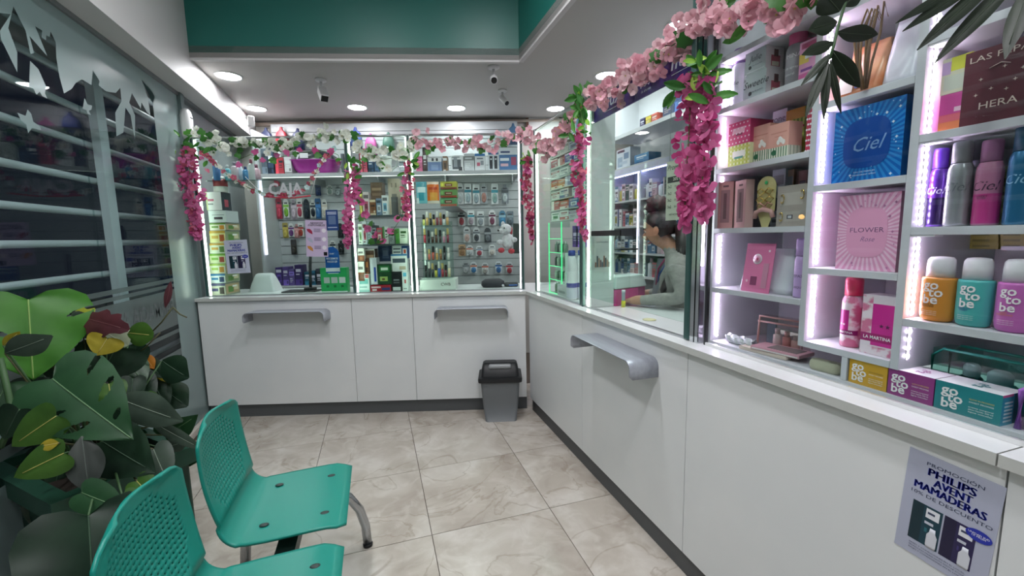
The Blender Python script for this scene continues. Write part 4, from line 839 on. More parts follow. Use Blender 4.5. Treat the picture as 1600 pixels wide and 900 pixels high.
for ti, yb, yt, cols in LST:
    n = len(cols)
    for k, c in enumerate(cols):
        x = -.11+.22*(k+.5)/n; s0, z0 = bk(682, yb, .24); h = (bk(682, yt, .24)[1]-z0)*(.78+.22*((k*5+ti) % 3)/2); r = .0105
        t = thing('lipstick', '%s lipstick from the post on the %s tier of the clear stand' % (ORD[k], ('lowest', 'second', 'third', 'top')[ti]), 'lipstick', BK(bk(682, 400, .24)[0]+x, .22+.05, tiers[ti]+.0005), BA, 'lipsticks on the clear stand')
        bottlemesh([(r, 0), (r, h*.55)], [c], 10, sq=1.5).build('tube', t); bottlemesh([(r*.92, h*.55), (r*.92, h*.96), (r*.8, h)], [['#17181a', '#e4dfd8', '#c9b070'][(k+ti) % 3]], 10, sq=1.5).build('cap', t)
# plush dog, dark sheet, black pouch
pd = thing('plush_dog', 'white plush dog with red spots hanging in the bottle bay', 'toy', BK(bk(790, 380, .55)[0], .55, bk(790, 396, .55)[1]), BA)
PL = noisy('plush', '#d6d3d6', '#b8b0b6', 40, .9, bump=.6); RD = mat('#b0343f', .8)
def ball(parent, name, loc, r, m, sc_=(1, 1, 1), n=12):
    b = MB(); b.lathe([(max(.0005, r*math.sin(math.pi*k/8)), -r*math.cos(math.pi*k/8)) for k in range(9)], m, n, cap=False); o = b.build(name, parent, loc=loc); o.scale = sc_; return o
ball(pd, 'body', (.02, 0, .11), .055, PL, (1, .8, 1.35)); ball(pd, 'head', (.005, -.01, .215), .05, PL, (1.05, .9, .95)); ball(pd, 'muzzle', (-.035, -.03, .20), .025, PL, (1.2, 1, .9))
ball(pd, 'ear', (.05, 0, .20), .03, RD, (.5, .6, 1.2)); ball(pd, 'ear', (-.02, .02, .26), .022, PL, (.8, .5, 1.2)); ball(pd, 'nose', (-.062, -.045, .205), .009, BLACK); ball(pd, 'eye', (-.01, -.055, .225), .007, BLACK)
for x, z, m in ((-.04, .03, RD), (.05, .02, RD), (-.05, .10, PL), (.075, .12, PL)): ball(pd, 'paw', (x, -.02, z), .03, m, (1, 1, .8))
MB().tube([(.005, 0, .26), (.02, .05, .5), (.03, .9, .6)], .0015, ALU, 5).build('hanging_cord', pd)
dk = thing('dark_folder', 'dark green folder standing beside the plush dog', 'folder', BK(bk(808, 372, .62)[0], .62, bk(808, 396, .62)[1]), BA); part('cover', dk, mat('#23302c', .5), (-.035, .035, 0, .02, 0, .27)); MB().tube([(0, .01, .27), (0, .93, .30)], .002, ALU, 5).build('hook', dk)
bp_ = thing('black_pouch', 'black zip pouch lying on the rear counter', 'pouch', BK(bk(770, 440, .3)[0], .33, ZT+.001), BA)
b = MB(); rows = [rrect(.17, .10, 0, .04), rrect(.20, .12, .02, .045), rrect(.19, .11, .05, .045), rrect(.13, .07, .068, .03)]; b.grid(rows, mat('#1b1d26', .6), True, True); b.fan(range(60, 80), mat('#1b1d26', .6)); b.build('pouch_body', bp_); ball(bp_, 'zip_tab', (.085, -.05, .014), .012, mat('#b9b9bd', .4))
sg = thing('sunglasses_case', 'flat black case beside the black zip pouch', 'case', BK(bk(799, 444, .3)[0], .36, ZT+.001), BA); part('case_body', sg, mat('#15181c', .5), (-.06, .06, -.05, .05, 0, .03), bevel=.012); part('blue_tag', sg, mat('#3a5fa0', .5), (-.02, .05, -.052, -.0505, .008, .02))
mn = thing('monitor_back', 'dark payment terminal standing near the corner post', 'terminal', BK(bk(805, 440, .8)[0], .85, ZT), BA)
bpy.data.objects.remove(mn)
# ================================================================== corner bay D: medicine boxes on clear shelves facing the customers
XD = 1.27
def dbox(px0, px1, pyt, pyb, x=XD): return cabbox(px0, px1, pyt, pyb, x)
md_ = thing('medicine_rack', 'clear medicine shelves behind the corner glass', 'shelf', (XD, 3.0, 0), R(-90))
DL = [1.50, 1.575, 1.65, 1.725, 1.80, 1.875, 1.95]
for z in DL: part('tier', md_, mat('#c9d6cc', .3), (.0, .62, .0, .16, z-.006, z))
for x in (-.004, .62): part('side_plate', md_, ACRYL, (x, x+.004, 0, .16, DL[0]-.05, 2.05))
DC = [[('#dfe2dc', '#4d9a5c'), ('#d9ded8', '#b8443c'), ('#c9ced0', '#7a3f78'), ('#e3e5e2', '#355fa8')], [('#b3362f', '#e8e2dc'), ('#c04a36', '#f0e4da'), ('#2f4f96', '#dfe4ee'), ('#b9486c', '#f0dfe6')],
      [('#dfe0da', '#8a3c32'), ('#d5dad8', '#3d6a9a'), ('#dfe3e2', '#5a6a78'), ('#cfd6d4', '#7a8a90')], [('#b4452f', '#e9d8c8'), ('#d67a34', '#f2e2cc'), ('#8a8fae', '#e4e6ee'), ('#4fae8c', '#dff0e8'), ('#8d8f94', '#e0e2e4')],
      [('#d6d8d2', '#a03a34'), ('#d9dcd8', '#6a7a80'), ('#c9d0cc', '#4a8a6a'), ('#dfe2e0', '#35507a')], [('#b03a44', '#f0dcd8'), ('#c2453c', '#f0e0d8'), ('#2b4d9c', '#d9e2f2'), ('#2f55a0', '#e0e6f2'), ('#3d8a78', '#dff0ea')], [('#b9c0ba', '#5f6a64'), ('#c9cdc8', '#7d8a82'), ('#a9b9c4', '#3f6a90'), ('#d6dcdc', '#6a7880')]]
for r, z in enumerate(DL):
    n = len(DC[r]); x = .01
    for k, (c, a) in enumerate(DC[r]):
        w_ = .60/n-.004; hh = .055+.008*((k+r) % 2)
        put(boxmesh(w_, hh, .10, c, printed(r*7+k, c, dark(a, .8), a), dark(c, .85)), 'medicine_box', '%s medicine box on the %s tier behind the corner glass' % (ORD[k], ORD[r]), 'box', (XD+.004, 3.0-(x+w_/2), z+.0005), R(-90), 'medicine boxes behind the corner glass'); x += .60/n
for k, (c, a) in enumerate([('#c9574a', '#f0d8cc'), ('#3a3f4a', '#c9ccd4'), ('#5f8fb4', '#e4ecf2'), ('#c98a9a', '#f2e4e8')]):
    put(boxmesh(.12, .12, .09, c, printed(k+90, c, '#e8e8e8', a)), 'tall_medicine_box', '%s tall carton on top of the corner medicine shelves' % ['coral', 'charcoal', 'sky blue', 'dusty pink'][k], 'box', (XD+.01, 3.0-(.08+.145*k), 2.036), R(-90), 'tall cartons on the corner shelves')
part('tier', md_, mat('#c9d6cc', .3), (.0, .62, .0, .16, 2.025, 2.035))
# green edged acrylic stand, bottles, price stand on the corner counter
GE = mat('#3fe08a', .3, emit=.7); gs = thing('acrylic_stand', 'tall green edged acrylic stand on the corner worktop', 'stand', (1.25, 2.99, ZT), R(-90))
part('edge_rail', gs, GE, (.225, .232, -.002, .004, 0, .52)); part('edge_rail', gs, GE, (-.0, .006, -.002, .004, 0, .52))
for z in (.0, .1, .2, .3, .4): part('tier', gs, ACRYL, (.006, .225, 0, .12, z, z+.005)); part('edge_rail', gs, GE, (.006, .225, -.003, .0, z, z+.004))
for q in range(4):
    for j in range(5):
        c = ['#4a6a4c', '#8a9a8c', '#2f3a34', '#b9c4b4'][(q*3+j) % 4]; t = thing('hair_spray', '%s small bottle on the %s tier of the green edged stand' % (ORD[j], ORD[q]), 'bottle', (1.25+.05, 2.99-.03-.042*j, ZT+q*.1+.006), R(-90), 'bottles on the green edged stand')
        bottlemesh([(.014, 0), (.015, .004), (.015, .052), (.006, .06)], [c], 10).build('body', t); bottlemesh([(.007, .06), (.007, .078)], ['#d9dcd8'], 8).build('cap', t)
for nm, px0, px1, y0, y1, x, c, rc in [('white_carton', 882, 896, 396, 462, 1.235, '#dfe3e4', [(.35, .65, .72, .86, '#2f6fae'), (.44, .56, .66, .92, '#2f6fae'), (.1, .9, .5, .54, '#a9b0b4')]), ('flat_carton', 873, 893, 446, 463, 1.23, '#cfd6d4', [(.1, .6, .3, .5, '#8f9a98')])]:
    y, w_, zb, h_ = cabbox(px0, px1, y0, y1, x+.04 if nm[0] == 'w' else x, ZT+.0015); put(boxmesh(w_, h_, .05, c, rc), nm, ('tall white carton with blue cross' if nm[0] == 'w' else 'flat pale carton lying')+' behind the corner glass', 'carton', (x+.045 if nm[0] == 'w' else x-.01, y, ZT+.0015), R(-90))
y, w_, zb, h_ = cabbox(897, 905, 386, 470, 1.26, ZT+.0015)
for k in range(2):
    t = thing('milk_bottle', '%s white bottle with blue cap and band beside the corner post' % ('front', 'rear')[k], 'bottle', (1.235+.07*k, y+.02, ZT+.0015), R(-90)); bottlemesh([(.033, 0), (.036, .01), (.036, .08), (.037, .11), (.034, .14), (.036, .2), (.03, .27), (.022, .29)], ['#e6e8ec', '#d9dce8', '#3c3f9a', '#e6e8ec', '#e6e8ec', '#e6e8ec', '#e6e8ec']).build('body', t); bottlemesh([(.024, .29), (.024, .32), (.02, .325)], ['#2b44a8']).build('cap', t)
for nm, px, py0, py1, c in (('deep violet', 891, 334, 368, '#4a2c78'), ('bright violet', 897, 344, 368, '#8a4fc4')):
    y, w_, zb, h_ = cabbox(px-4, px+4, py0, py1, 1.42); put(boxmesh(w_, .16, .06, c, printed(5, c, '#d9c9ee', dark(c, 1.3))), 'violet_carton', nm+' carton behind the corner glass', 'carton', (1.46, y, 1.30), R(-90))
vs_ = thing('corner_ledge', 'dark ledge holding violet cartons behind the corner glass', 'shelf', (1.45, 2.62, 0), R(-90)); part('ledge_board', vs_, DARK, (-.12, .25, 0, .16, 1.288, 1.2995)); part('ledge_post', vs_, DARK, (.05, .08, .05, .08, ZT, 1.288))
# framed notice at the back corner
fr = thing('framed_notice', 'wood framed notice high on the back wall by the corner', 'frame', BK(bk(850, 200, 1.66)[0], 1.665, bk(850, 222, 1.66)[1]), BA); part('frame', fr, mat('#6a4638', .5), (-.2, .2, 0, .02, 0, .3)); part('paper', fr, mat('#d8d8d6', .6), (-.17, .17, -.003, -.0005, .03, .27))
# ================================================================== goods in the lit cabinet
RC = R(-90)
def cb(name, label, cat, box, x, d, base, rects=(), side=None, top=None, z=None, srects=(), group=None, rz=0., w=None, h=None):
    y, w_, zb, h_ = cabbox(*box, x, z); w_ = w or w_; h_ = h or h_
    o = put(boxmesh(w_, h_, d, base, rects, side, top, srects=srects), name, label, cat, (x, y, zb), RC+rz, group); return o, w_, h_
e = .0006
# ---- column one, top shelf
Z = SH1[3]+e
for px0, px1, yt, yb, x, col, cap, nm in [(1137, 1157, 76, 166, 1.245, '#b9bfc4', '#7a5f9a', 'silver spray can with violet cap'), (1157, 1173, 70, 160, 1.262, '#b4bcc0', '#a8525a', 'silver spray can with brick red cap')]:
    y, w_, zb, h_ = cabbox(px0, px1, yt, yb, x, Z); t = spraycan('spray_can', nm+' on the top cabinet shelf', (x+w_/2, y, Z), RC, w_/2, h_, col, cap, 'spray cans in the lit cabinet', txt=[('Julie', .55, .02)], ink='#3a3d44', capf=.26, capr=.86)
for k, (y0, y1, tx) in enumerate(((112, 150, 'Sweetie'), (75, 111.5, 'Julie'))):
    zz_ = Z if k == 0 else Z+hk+e
    o, w_, h_ = cb('perfume_box', ('lower' if k == 0 else 'upper')+' grey perfume box of the stacked pair with floral side', 'box', (1165, 1196.5, y0, y1), 1.235, .075, '#a9b5b5', [(.06, .94, .05, .08, '#c4cccc')], side='#ece4e6', z=zz_, srects=[(.3, .8, .1, .55, '#c4586c'), (.45, .7, .5, .8, '#6a3a3c'), (.35, .75, .12, .3, '#f2ead8')])
    hk = h_; lettering(o, tx, 0, h_*.58, h_*.36, mat('#3c4246', .4), shear=.35); lettering(o, 'eau de parfum', .1*w_, h_*.3, h_*.09, mat('#59646a', .4)); ball(o, 'ornament_print', (-.25*w_, -.0005, h_*.25), h_*.08, mat('#3c4246', .4), (1, .05, 1))
y, w_, zb, h_ = cabbox(1219, 1249, 45, 132, 1.24, Z); spraycan('spray_can', 'large grey spray can with hot pink cap on the top cabinet shelf', (1.24+w_/2, y, Z), RC, w_/2*.95, h_, '#8f8d92', '#c8347a', 'spray cans in the lit cabinet', txt=[('LUMINA', .72, .017), ('body spray', .45, .011), ('natural', .3, .011)], ink='#e9e6ea', shear=0, capf=.27)
y, w_, zb, h_ = cabbox(1245, 1262, 48, 130, 1.31, Z); spraycan('spray_can', 'grey spray can with hot pink cap, half hidden behind the large one', (1.34, y, Z), RC, w_/2*1.2, h_, '#8f8d92', '#b82c6c', 'spray cans in the lit cabinet', capf=.27)
o, w_, h_ = cb('gift_box', 'pink and purple cartoon patterned gift box on the top cabinet shelf', 'box', (1249, 1279, 62, 124), 1.238, .06, '#e59cc4', [(0, 1, .0, .2, '#d45c9c'), (.0, .5, .45, .7, '#e9c94a'), (.3, .8, .55, .75, '#e9eef4'), (.1, .9, .82, .95, '#c4467e'), (.1, .7, .25, .32, '#7a2a8a')], z=Z)
# ---- second shelf
Z = SH1[2]+e
def dots(parent, w, h, nx, nz, r, m, y=-.0006, fy=None):
    b = MB()
    for i in range(nx):
        for j in range(nz):
            cx, cz = (i+.5+(.25 if j % 2 else -.25))/nx*w-w/2, (j+.5)/nz*h
            b.quad([(cx+r*math.cos(a*math.pi/3), y, cz+r*math.sin(a*math.pi/3)) for a in range(6)], m)
    o = b.build('dot_print', parent); o['kind'] = 'stuff'; return o
chk = [(i/6, (i+.5)/6, 0, 1, '#b7c94a') for i in range(6)]+[(0, 1, j/5, (j+.5)/5, '#c9d66a') for j in range(5)]
o, w_, h_ = cb('gift_tin', 'lime gingham gift box under the pink polka dot one', 'box', (1138, 1171, 226, 259), 1.236, .07, '#e4ecb9', chk+[(.2, .8, .42, .72, '#f4f4ea'), (.3, .7, .36, .46, '#4f9a8c')], z=Z); hk = h_
o, w_, h_ = cb('gift_tin', 'pink polka dot gift box standing on the lime gingham one', 'box', (1139, 1172, 190, 226), 1.236, .10, '#cf4a78', [(.18, .75, .5, .75, '#e9b8c6'), (.35, .65, .4, .5, '#7a2f4a')], z=Z+hk+e, side='#b03a64'); dots(o, w_, h_, 6, 5, w_*.035, mat('#f4e6ea', .4))
for k, (x0, x1, yt, x) in enumerate(((1174, 1202, 196, 1.252), (1201, 1232, 193, 1.237))):
    o, w_, h_ = cb('cream_gift_box', 'salmon gift box with striped base and white flowers, '+('behind its twin' if k == 0 else 'in front of its twin'), 'box', (x0, x1, yt, 250), x, .055, '#e0a596', [(0, 1, 0, .33, '#dfe0cc')]+[(i/8, i/8+.05, 0, .33, '#4f7a5a') for i in range(8)]+[(.1, .9, .72, .75, '#c98878'), (.3, .7, .62, .64, '#c98878')], side='#eeb4a6', top='#e8ada0', z=Z, srects=[(0, 1, 0, .33, '#e4e6d4')]+[(.15+i*.25, .2+i*.25, 0, .33, '#7d9a80') for i in range(4)])
    for dx, dz in ((-.1, .46), (.06, .5), (-.02, .55), (.16, .45)): ball(o, 'flower_print', (dx*w_+.1*w_, -.0005, dz*h_), .006, mat('#f0ece6', .5), (1, .08, 1.3), 8)
    ball(o, 'green_seal', (-.2*w_, -.0005, .18*h_), .009, mat('#1f6a44', .5), (1, .08, 1), 12)
o, w_, h_ = cb('white_carton', 'white carton lettered ronet at the rear of the second cabinet shelf', 'carton', (1207, 1229, 172, 215), 1.36, .05, '#d9dbe4', [], z=Z); lettering(o, 'ronet', 0, h_*.84, h_*.16, mat('#2c2c4a', .4), bold=.01)
cb('lime_gift_box', 'lime gingham box with orange top at the rear of the second shelf', 'box', (1228, 1257, 170, 215), 1.33, .05, '#c9d65a', [(i/5, (i+.5)/5, 0, .8, '#7fa03a') for i in range(5)]+[(0, 1, .8, 1, '#d99a2c'), (0, 1, .62, .66, '#b0342c')], z=Z)
o, w_, h_ = cb('polka_box', 'narrow red polka dot box at the divider end of the second shelf', 'box', (1260, 1271, 165, 235), 1.25, .04, '#c03050', [], z=Z); dots(o, w_, h_, 3, 9, .0035, mat('#f4e6ea', .4))
# ---- third shelf
Z = SH1[1]+e
for px0, px1, yt, c, x, nm, rz_ in [(1124, 1142, 284, '#b98a86', 1.235, 'dusty rose brush box with window, turned sideways', .45), (1145, 1168, 282, '#d8a8a8', 1.24, 'pink marbled brush box with long window', -.25)]:
    o, w_, h_ = cb('brush_box', nm, 'box', (px0, px1, yt, 351), x, .03, c, [(.22, .8, .12, .82, '#8a6a6c'), (.4, .6, .2, .75, '#5a4646'), (.35, .7, .88, .92, '#5a4646')], side='#e2b9b4' if rz_ < 0 else '#c49a92', z=Z, rz=rz_)
hc = thing('hair_clip_card', 'round topped gold hair clip card with bow shaped clips', 'hair clips', (1.245, on(1195, 350, 0, 1.245).y, Z), RC)
b = MB(); P = [(-.012, 0), (.012, 0), (.034, .055), (.036, .13)]+[(.036*math.cos(R(a)), .13+.036*math.sin(R(a))) for a in range(15, 166, 15)]+[(-.036, .13), (-.034, .055)]
n = len(P); b.v = [(x, 0, z) for x, z in P]+[(x, .0012, z) for x, z in P]; b.f = [tuple(range(n)), tuple(range(n, 2*n))[::-1]]+[(i+n, (i+1) % n+n, (i+1) % n, i) for i in range(n)]; b.m = [0]*len(b.f); b.sm = [False]*len(b.f); b.mats = [mat('#c9c088', .4)]; b.build('card', hc)
GO = mat('#d8b868', .25, .8); RG = mat('#c99a8c', .3, .5)
for z, m, w2 in ((.115, GO, .03), (.088, GO, .034), (.068, RG, .03)):
    for sx in (-1, 1): MB().tube([(0, -.006, z), (sx*w2*.5, -.008, z+.012), (sx*w2, -.006, z+.004), (sx*w2*.6, -.006, z-.010), (0, -.006, z)], .0022, m, 6).build('clip_loop', hc)
MB().tube([(-.034, -.008, .03), (-.028, -.01, .05), (0, -.012, .058), (.03, -.01, .05), (.036, -.008, .03)], .0075, mat('#c99a94', .3), 8).build('claw_clip', hc); ball(hc, 'green_bead', (0, -.003, .145), .006, mat('#3fae6a', .3), (1, .4, 1))
o, w_, h_ = cb('earring_box', 'taupe earring gift box with two clear windows', 'box', (1214, 1261, 289, 352), 1.238, .04, '#a39a92', [(.12, .86, .52, .82, '#b4aca4'), (.12, .8, .12, .36, '#aea69e'), (.36, .56, .18, .28, '#4a4a52'), (.4, .52, .2, .26, '#c9ccd0')], side='#948b84', z=Z)
for z, x in ((.68, -.3), (.24, -.32), (.75, .35)): MB().tube([(x*w_+.006*math.cos(a*math.pi/5), -.003, z*h_+.014*math.sin(a*math.pi/5)) for a in range(-4, 5)], .0016, GO, 6).build('earring', o)
for k, (x0, x1, c, nm) in enumerate(((1207, 1227, '#c3cad6', 'pale blue'), (1228, 1240, '#a88a72', 'tan'), (1241, 1260, '#d9aaa4', 'rosy'))):
    cb('rear_carton', nm+' carton at the rear of the third cabinet shelf', 'carton', (x0, x1, 263+k*2, 300), 1.34+.01*k, .05, c, printed(k+11, c, '#6a6a74', dark(c, .8)), z=Z, group='cartons at the rear of the cabinet')
# ---- fourth shelf
Z = SH1[0]+e
def softbag(name, label, loc, rz, w, h, d, m, cat='bag', lean=0.):
    t = thing(name, label, cat, loc, (lean, 0, rz)); b = MB(); rows = []
    for i in range(9):
        v = i/8; f = (1-.55*v**2.2); rows.append([(x*(1+.03*math.sin(5*v+k)), y+d/2, z) for k, (x, y, z) in enumerate(rrect(w*(1-.12*v), max(.012, d*f*(1-v*.55)), h*v, min(.02, d*.2)))])
    b.grid(rows, m, True, True); b.fan(list(range(20))[::-1], m); b.fan(range(160, 180), m); b.build('bag_body', t); return t
SATIN = noisy('white_satin', '#cfd3da', '#e6e8ec', 6, .3, bump=.15)
y, w_, zb, h_ = cabbox(1150, 1232, 389, 450, 1.24, Z); wbag = softbag('white_bag', 'white satin cosmetic bag behind the pink star card', (1.25, y, Z), RC, w_, h_, .09, SATIN)
y, w_, zb, h_ = cabbox(1158, 1202, 380, 447, 1.225, Z); pc = thing('star_card', 'pink sleeve card with round star badge on the white bag', 'card', (1.228, y, Z), (R(-8), 0, RC)); MB().box(-w_/2, w_/2, 0, .0015, 0, h_, mat('#e07aa6', .4)).build('sleeve', pc)
b = MB(); b.lathe([(.018, 0), (.018, .0004), (.001, .0005)], mat('#f0dfe6', .4), 24, cap=False); o = b.build('badge_ring', pc, loc=(-.006, -.0003, h_*.68), rot=(R(90), 0, 0)); b = MB(); b.lathe([(.0125, 0), (.0125, .0004), (.001, .0005)], mat('#e6a8c2', .4), 24, cap=False); b.build('badge_field', pc, loc=(-.006, -.0008, h_*.68), rot=(R(90), 0, 0))
def star(parent, x, z, r, m, y=-.0016, n=5, inner=.42, name='star_print'):
    b = MB(); pts = [(x+(r if k % 2 == 0 else r*inner)*math.sin(k*math.pi/n), y, z+(r if k % 2 == 0 else r*inner)*math.cos(k*math.pi/n)) for k in range(2*n)]
    b.v = pts; b.f = [tuple(range(2*n))[::-1]]; b.m = [0]; b.sm = [False]; b.mats = [m]; return b.build(name, parent)
star(pc, -.006, h_*.68, .008, mat('#c43a6a', .4)); star(pc, w_*.33, h_*.85, .006, mat('#f4e6ee', .4)); part('tube_print', pc, mat('#c98aa4', .3), (.2*w_, .38*w_, -.002, -.0004, h_*.1, h_*.6)); part('bottle_print', pc, mat('#8a3f66', .4), (-.2*w_, .02*w_, -.0012, -.0004, h_*.14, h_*.32)); star(pc, -.32*w_, h_*.22, .007, mat('#f6c9dc', .4))
y, w_, zb, h_ = cabbox(1237, 1256, 372, 458, 1.232, Z); spraycan('spray_can', 'lilac spray can lettered PEPAS beside the white bag', (1.25, y, Z), RC, w_/2, h_, '#c9a9dd', '#c4a0dc', 'spray cans in the lit cabinet', txt=[('PEPAS', .52, .012), ('TURQUI', .25, .009)], ink='#3a2a58', shear=0, capr=.9, capf=.30)
for k in range(4): cb('green_bottle_box', '%s green boxed tube at the rear of the fourth shelf' % ORD[k], 'box', (1206+k*10.5, 1216+k*10.5, 364, 395), 1.40, .04, ['#cfd8dc', '#1f6a4c', '#2f8a66', '#1a5a50'][k], printed(k+70, '#1f6a4c', '#7fc0a0', '#123f30'), z=Z, group='green tubes at the rear of the cabinet', h=.13)
# ---- base of column one
Z = ZT+.0146
cl = glassy('clear_vinyl', '#f0e4e4', .07, .05)
bgc = thing('clear_cosmetic_bag', 'clear travel bag with pink piping and mini bottles', 'bag', (1.30, on(1218, 520, 0, 1.30).y, Z), (0, 0, RC+.2))
PP = mat('#d3a09a', .45); w_, h_ = .15, .115
MB().box(-w_/2, w_/2, .0, .05, 0, h_, cl).build('vinyl_body', bgc); MB().tube([(-w_/2, 0, 0), (-w_/2+.006, 0, h_), (w_/2-.006, 0, h_), (w_/2, 0, 0), (-w_/2, 0, 0)], .004, PP, 8).build('piping', bgc); MB().tube([(-w_/2, .0, h_-.018), (w_/2, .0, h_-.018)], .0035, PP, 6).build('zip', bgc)
for x, c, cc, hh in ((-.02, '#e4dcdc', '#f0e8e4', .075), (.012, '#c98a86', '#e4c4bc', .07), (.04, '#d9b4ae', '#e9e0dc', .06)): bottlemesh([(.012, 0), (.013, .004), (.013, hh*.7), (.007, hh*.76)], [c], 12, cx=x, cy=.025).build('mini_bottle', bgc); bottlemesh([(.008, hh*.76), (.008, hh)], [cc], 12, cx=x, cy=.025).build('mini_cap', bgc)
part('blue_card', bgc, mat('#6f8494', .5), (-.066, -.036, .04, .045, .01, .085))
rp = thing('wrapped_roll', 'crinkled clear wrapped roll on the cabinet base', 'pack', (1.235, on(1152, 535, 0, 1.235).y, Z), RC)
b = MB(); b.grid([[(x, .018+(.015+.004*math.sin(k*5+i*2.1))*math.cos(k*math.pi/5), .018+(.015+.004*math.cos(k*3+i))*math.sin(k*math.pi/5)) for k in range(10)] for i, x in enumerate([-.06+.01*q for q in range(13)])], mat('#d9dcdf', .15, .3), False, True); b.build('wrapped_body', rp)
for k, (px, py, c, w2, nm, dz, rz_) in enumerate(((1190, 557, '#e0cfc2', .17, 'cream flat makeup palette lying under the pink one', 0, .1), (1208, 552, '#cf9aa6', .16, 'pink framed flat makeup palette with clear window', .0125, .16))):
    t = thing('makeup_palette', nm, 'palette', (1.222+.004*k, on(px, py, 0, 1.225).y, Z+dz), (0, 0, RC+rz_)); part('tray', t, mat(c, .4), (-w2/2, w2/2, 0, .085, 0, .012), bevel=.002)
    if k: part('window', t, mat('#8d7f80', .15), (-w2/2+.05, w2/2-.015, .012, .07, .012, .0135)); part('white_edge', t, mat('#e6e2e0', .4), (-w2/2+.005, w2/2-.005, -.0008, 0, .002, .006))
bt = thing('beige_pouch', 'beige padded pouch lying at the low divider', 'pouch', (1.222, on(1287, 575, 0, 1.23).y, Z), (0, 0, RC+.12)); b = MB(); b.grid([rrect(.075, .03, 0, .012), rrect(.085, .036, .008, .016), rrect(.085, .036, .022, .016), rrect(.074, .028, .031, .012)], mat('#b9b89e', .6), True, True); b.fan(list(range(20))[::-1], mat('#b9b89e', .6)); b.fan(range(60, 80), mat('#b9b89e', .6)); o = b.build('pouch_body', bt, loc=(0, .02, 0))
# ---- column two
def sunburst(name, label, box, x, z, cA, cB, core, title, starc, d=.075, w=None, sub=None):
    y, w_, zb, h_ = cabbox(*box, x, z); b = MB(); N_ = 96; mA, mB_ = mat(cA, .25), mat(cB, .25)
    def edge_pt(a):
        c_, s_ = math.cos(a), math.sin(a); k = min((w_/2)/max(abs(c_), 1e-6), (h_/2)/max(abs(s_), 1e-6)); return (c_*k, 0, h_/2+s_*k)
    angs = sorted([2*math.pi*k/N_ for k in range(N_)]+[math.atan2(sy*h_, sx*w_) % (2*math.pi) for sx in (-1, 1) for sy in (-1, 1)])
    for k, a in enumerate(angs):
        a2 = angs[(k+1) % len(angs)]+(2*math.pi if k == len(angs)-1 else 0); b.quad([(0, 0, h_/2), edge_pt(a), edge_pt(a2)], mA if int(((a+a2)/2)/(2*math.pi)*N_) % 2 else mB_)
    X_ = w_/2; s_ = mat(dark(cB, .8), .35)
    b.quad([(X_, 0, 0), (X_, d, 0), (X_, d, h_), (X_, 0, h_)], s_); b.quad([(-X_, d, 0), (-X_, 0, 0), (-X_, 0, h_), (-X_, d, h_)], s_); b.quad([(-X_, 0, h_), (X_, 0, h_), (X_, d, h_), (-X_, d, h_)], s_); b.quad([(X_, d, 0), (-X_, d, 0), (-X_, d, h_), (X_, d, h_)], s_); b.quad([(-X_, d, 0), (X_, d, 0), (X_, 0, 0), (-X_, 0, 0)], s_)
    o = put(b, name, label, 'box', (x, y, z), RC); n = 32; cp = MB(); q = .62
    cp.v = [(w_*.34*math.copysign(abs(math.cos(a*2*math.pi/n))**q, math.cos(a*2*math.pi/n)), -.0005, h_/2+h_*.33*math.copysign(abs(math.sin(a*2*math.pi/n))**q, math.sin(a*2*math.pi/n))) for a in range(n)]; cp.f = [tuple(range(n))]; cp.m = [0]; cp.sm = [False]; cp.mats = [mat(core, .25)]; cp.build('core_print', o)
    r = random.Random(3); sm = mat(starc, .3); sb2 = MB()
    for k in range(46):
        x_, z_ = r.uniform(-.47, .47)*w_, r.uniform(.03, .97)*h_
        if abs(x_) < .3*w_ and abs(z_-h_/2) < .3*h_: continue
        rr = r.choice((.0012, .0016, .0022, .004)); sb2.quad([(x_-rr*.35, -.0008, z_-rr*.35), (x_, -.0008, z_-rr), (x_+rr*.35, -.0008, z_-rr*.35), (x_+rr, -.0008, z_), (x_+rr*.35, -.0008, z_+rr*.35), (x_, -.0008, z_+rr), (x_-rr*.35, -.0008, z_+rr*.35), (x_-rr, -.0008, z_)], sm)
    so = sb2.build('star_print', o); so['kind'] = 'stuff'
    return o, w_, h_, sm
Z = SH2[2]+e
o, w_, h_, sm = sunburst('perfume_gift_box', 'bright blue sunburst perfume box lettered Ciel', (1303, 1411, 163, 283), 1.228, Z, '#2a86cf', '#1763b4', '#164a9c', 'Ciel', '#d9ecfa')
lettering(o, 'Ciel', 0, h_*.48, h_*.26, mat('#7fa6d4', .3), shear=.4, width=w_*.46); lettering(o, 'EAU DE PARFUM', .0, h_*.12, h_*.028, sm, width=w_*.3); lettering(o, 'DEODORANT SPRAY', .0, h_*.08, h_*.028, sm, width=w_*.34)
Z = SH2[1]+e
o, w_, h_, sm = sunburst('perfume_gift_box', 'pale pink sunburst perfume box lettered FLOWER Rose', (1309, 1404, 303, 418), 1.23, Z, '#f0c4dc', '#e29cc0', '#e8a4c6', 'x', '#b06a98')
lettering(o, 'FLOWER', 0, h_*.53, h_*.09, mat('#7a4f78', .4), width=w_*.56); lettering(o, 'Rose', .02*w_, h_*.41, h_*.09, mat('#8a5f8a', .4), shear=.4, width=w_*.24)
MAR = noisy('marbled_print', '#f0e2e8', '#d77a9c', 26, .35, 4, p1=.46, p2=.54)
Z = SH2[0]+BT+e
y, w_, zb, h_ = cabbox(1308, 1338, 434, 528, 1.245, Z); t = spraycan('spray_can', 'white and magenta marbled spray can with red cap', (1.27, y, Z), RC, w_/2*.98, h_, '#f0e2e8', '#e0406a', 'spray cans in the lit cabinet', capr=.84, capf=.26); t.children[0].data.materials.clear(); t.children[0].data.materials.append(MAR)
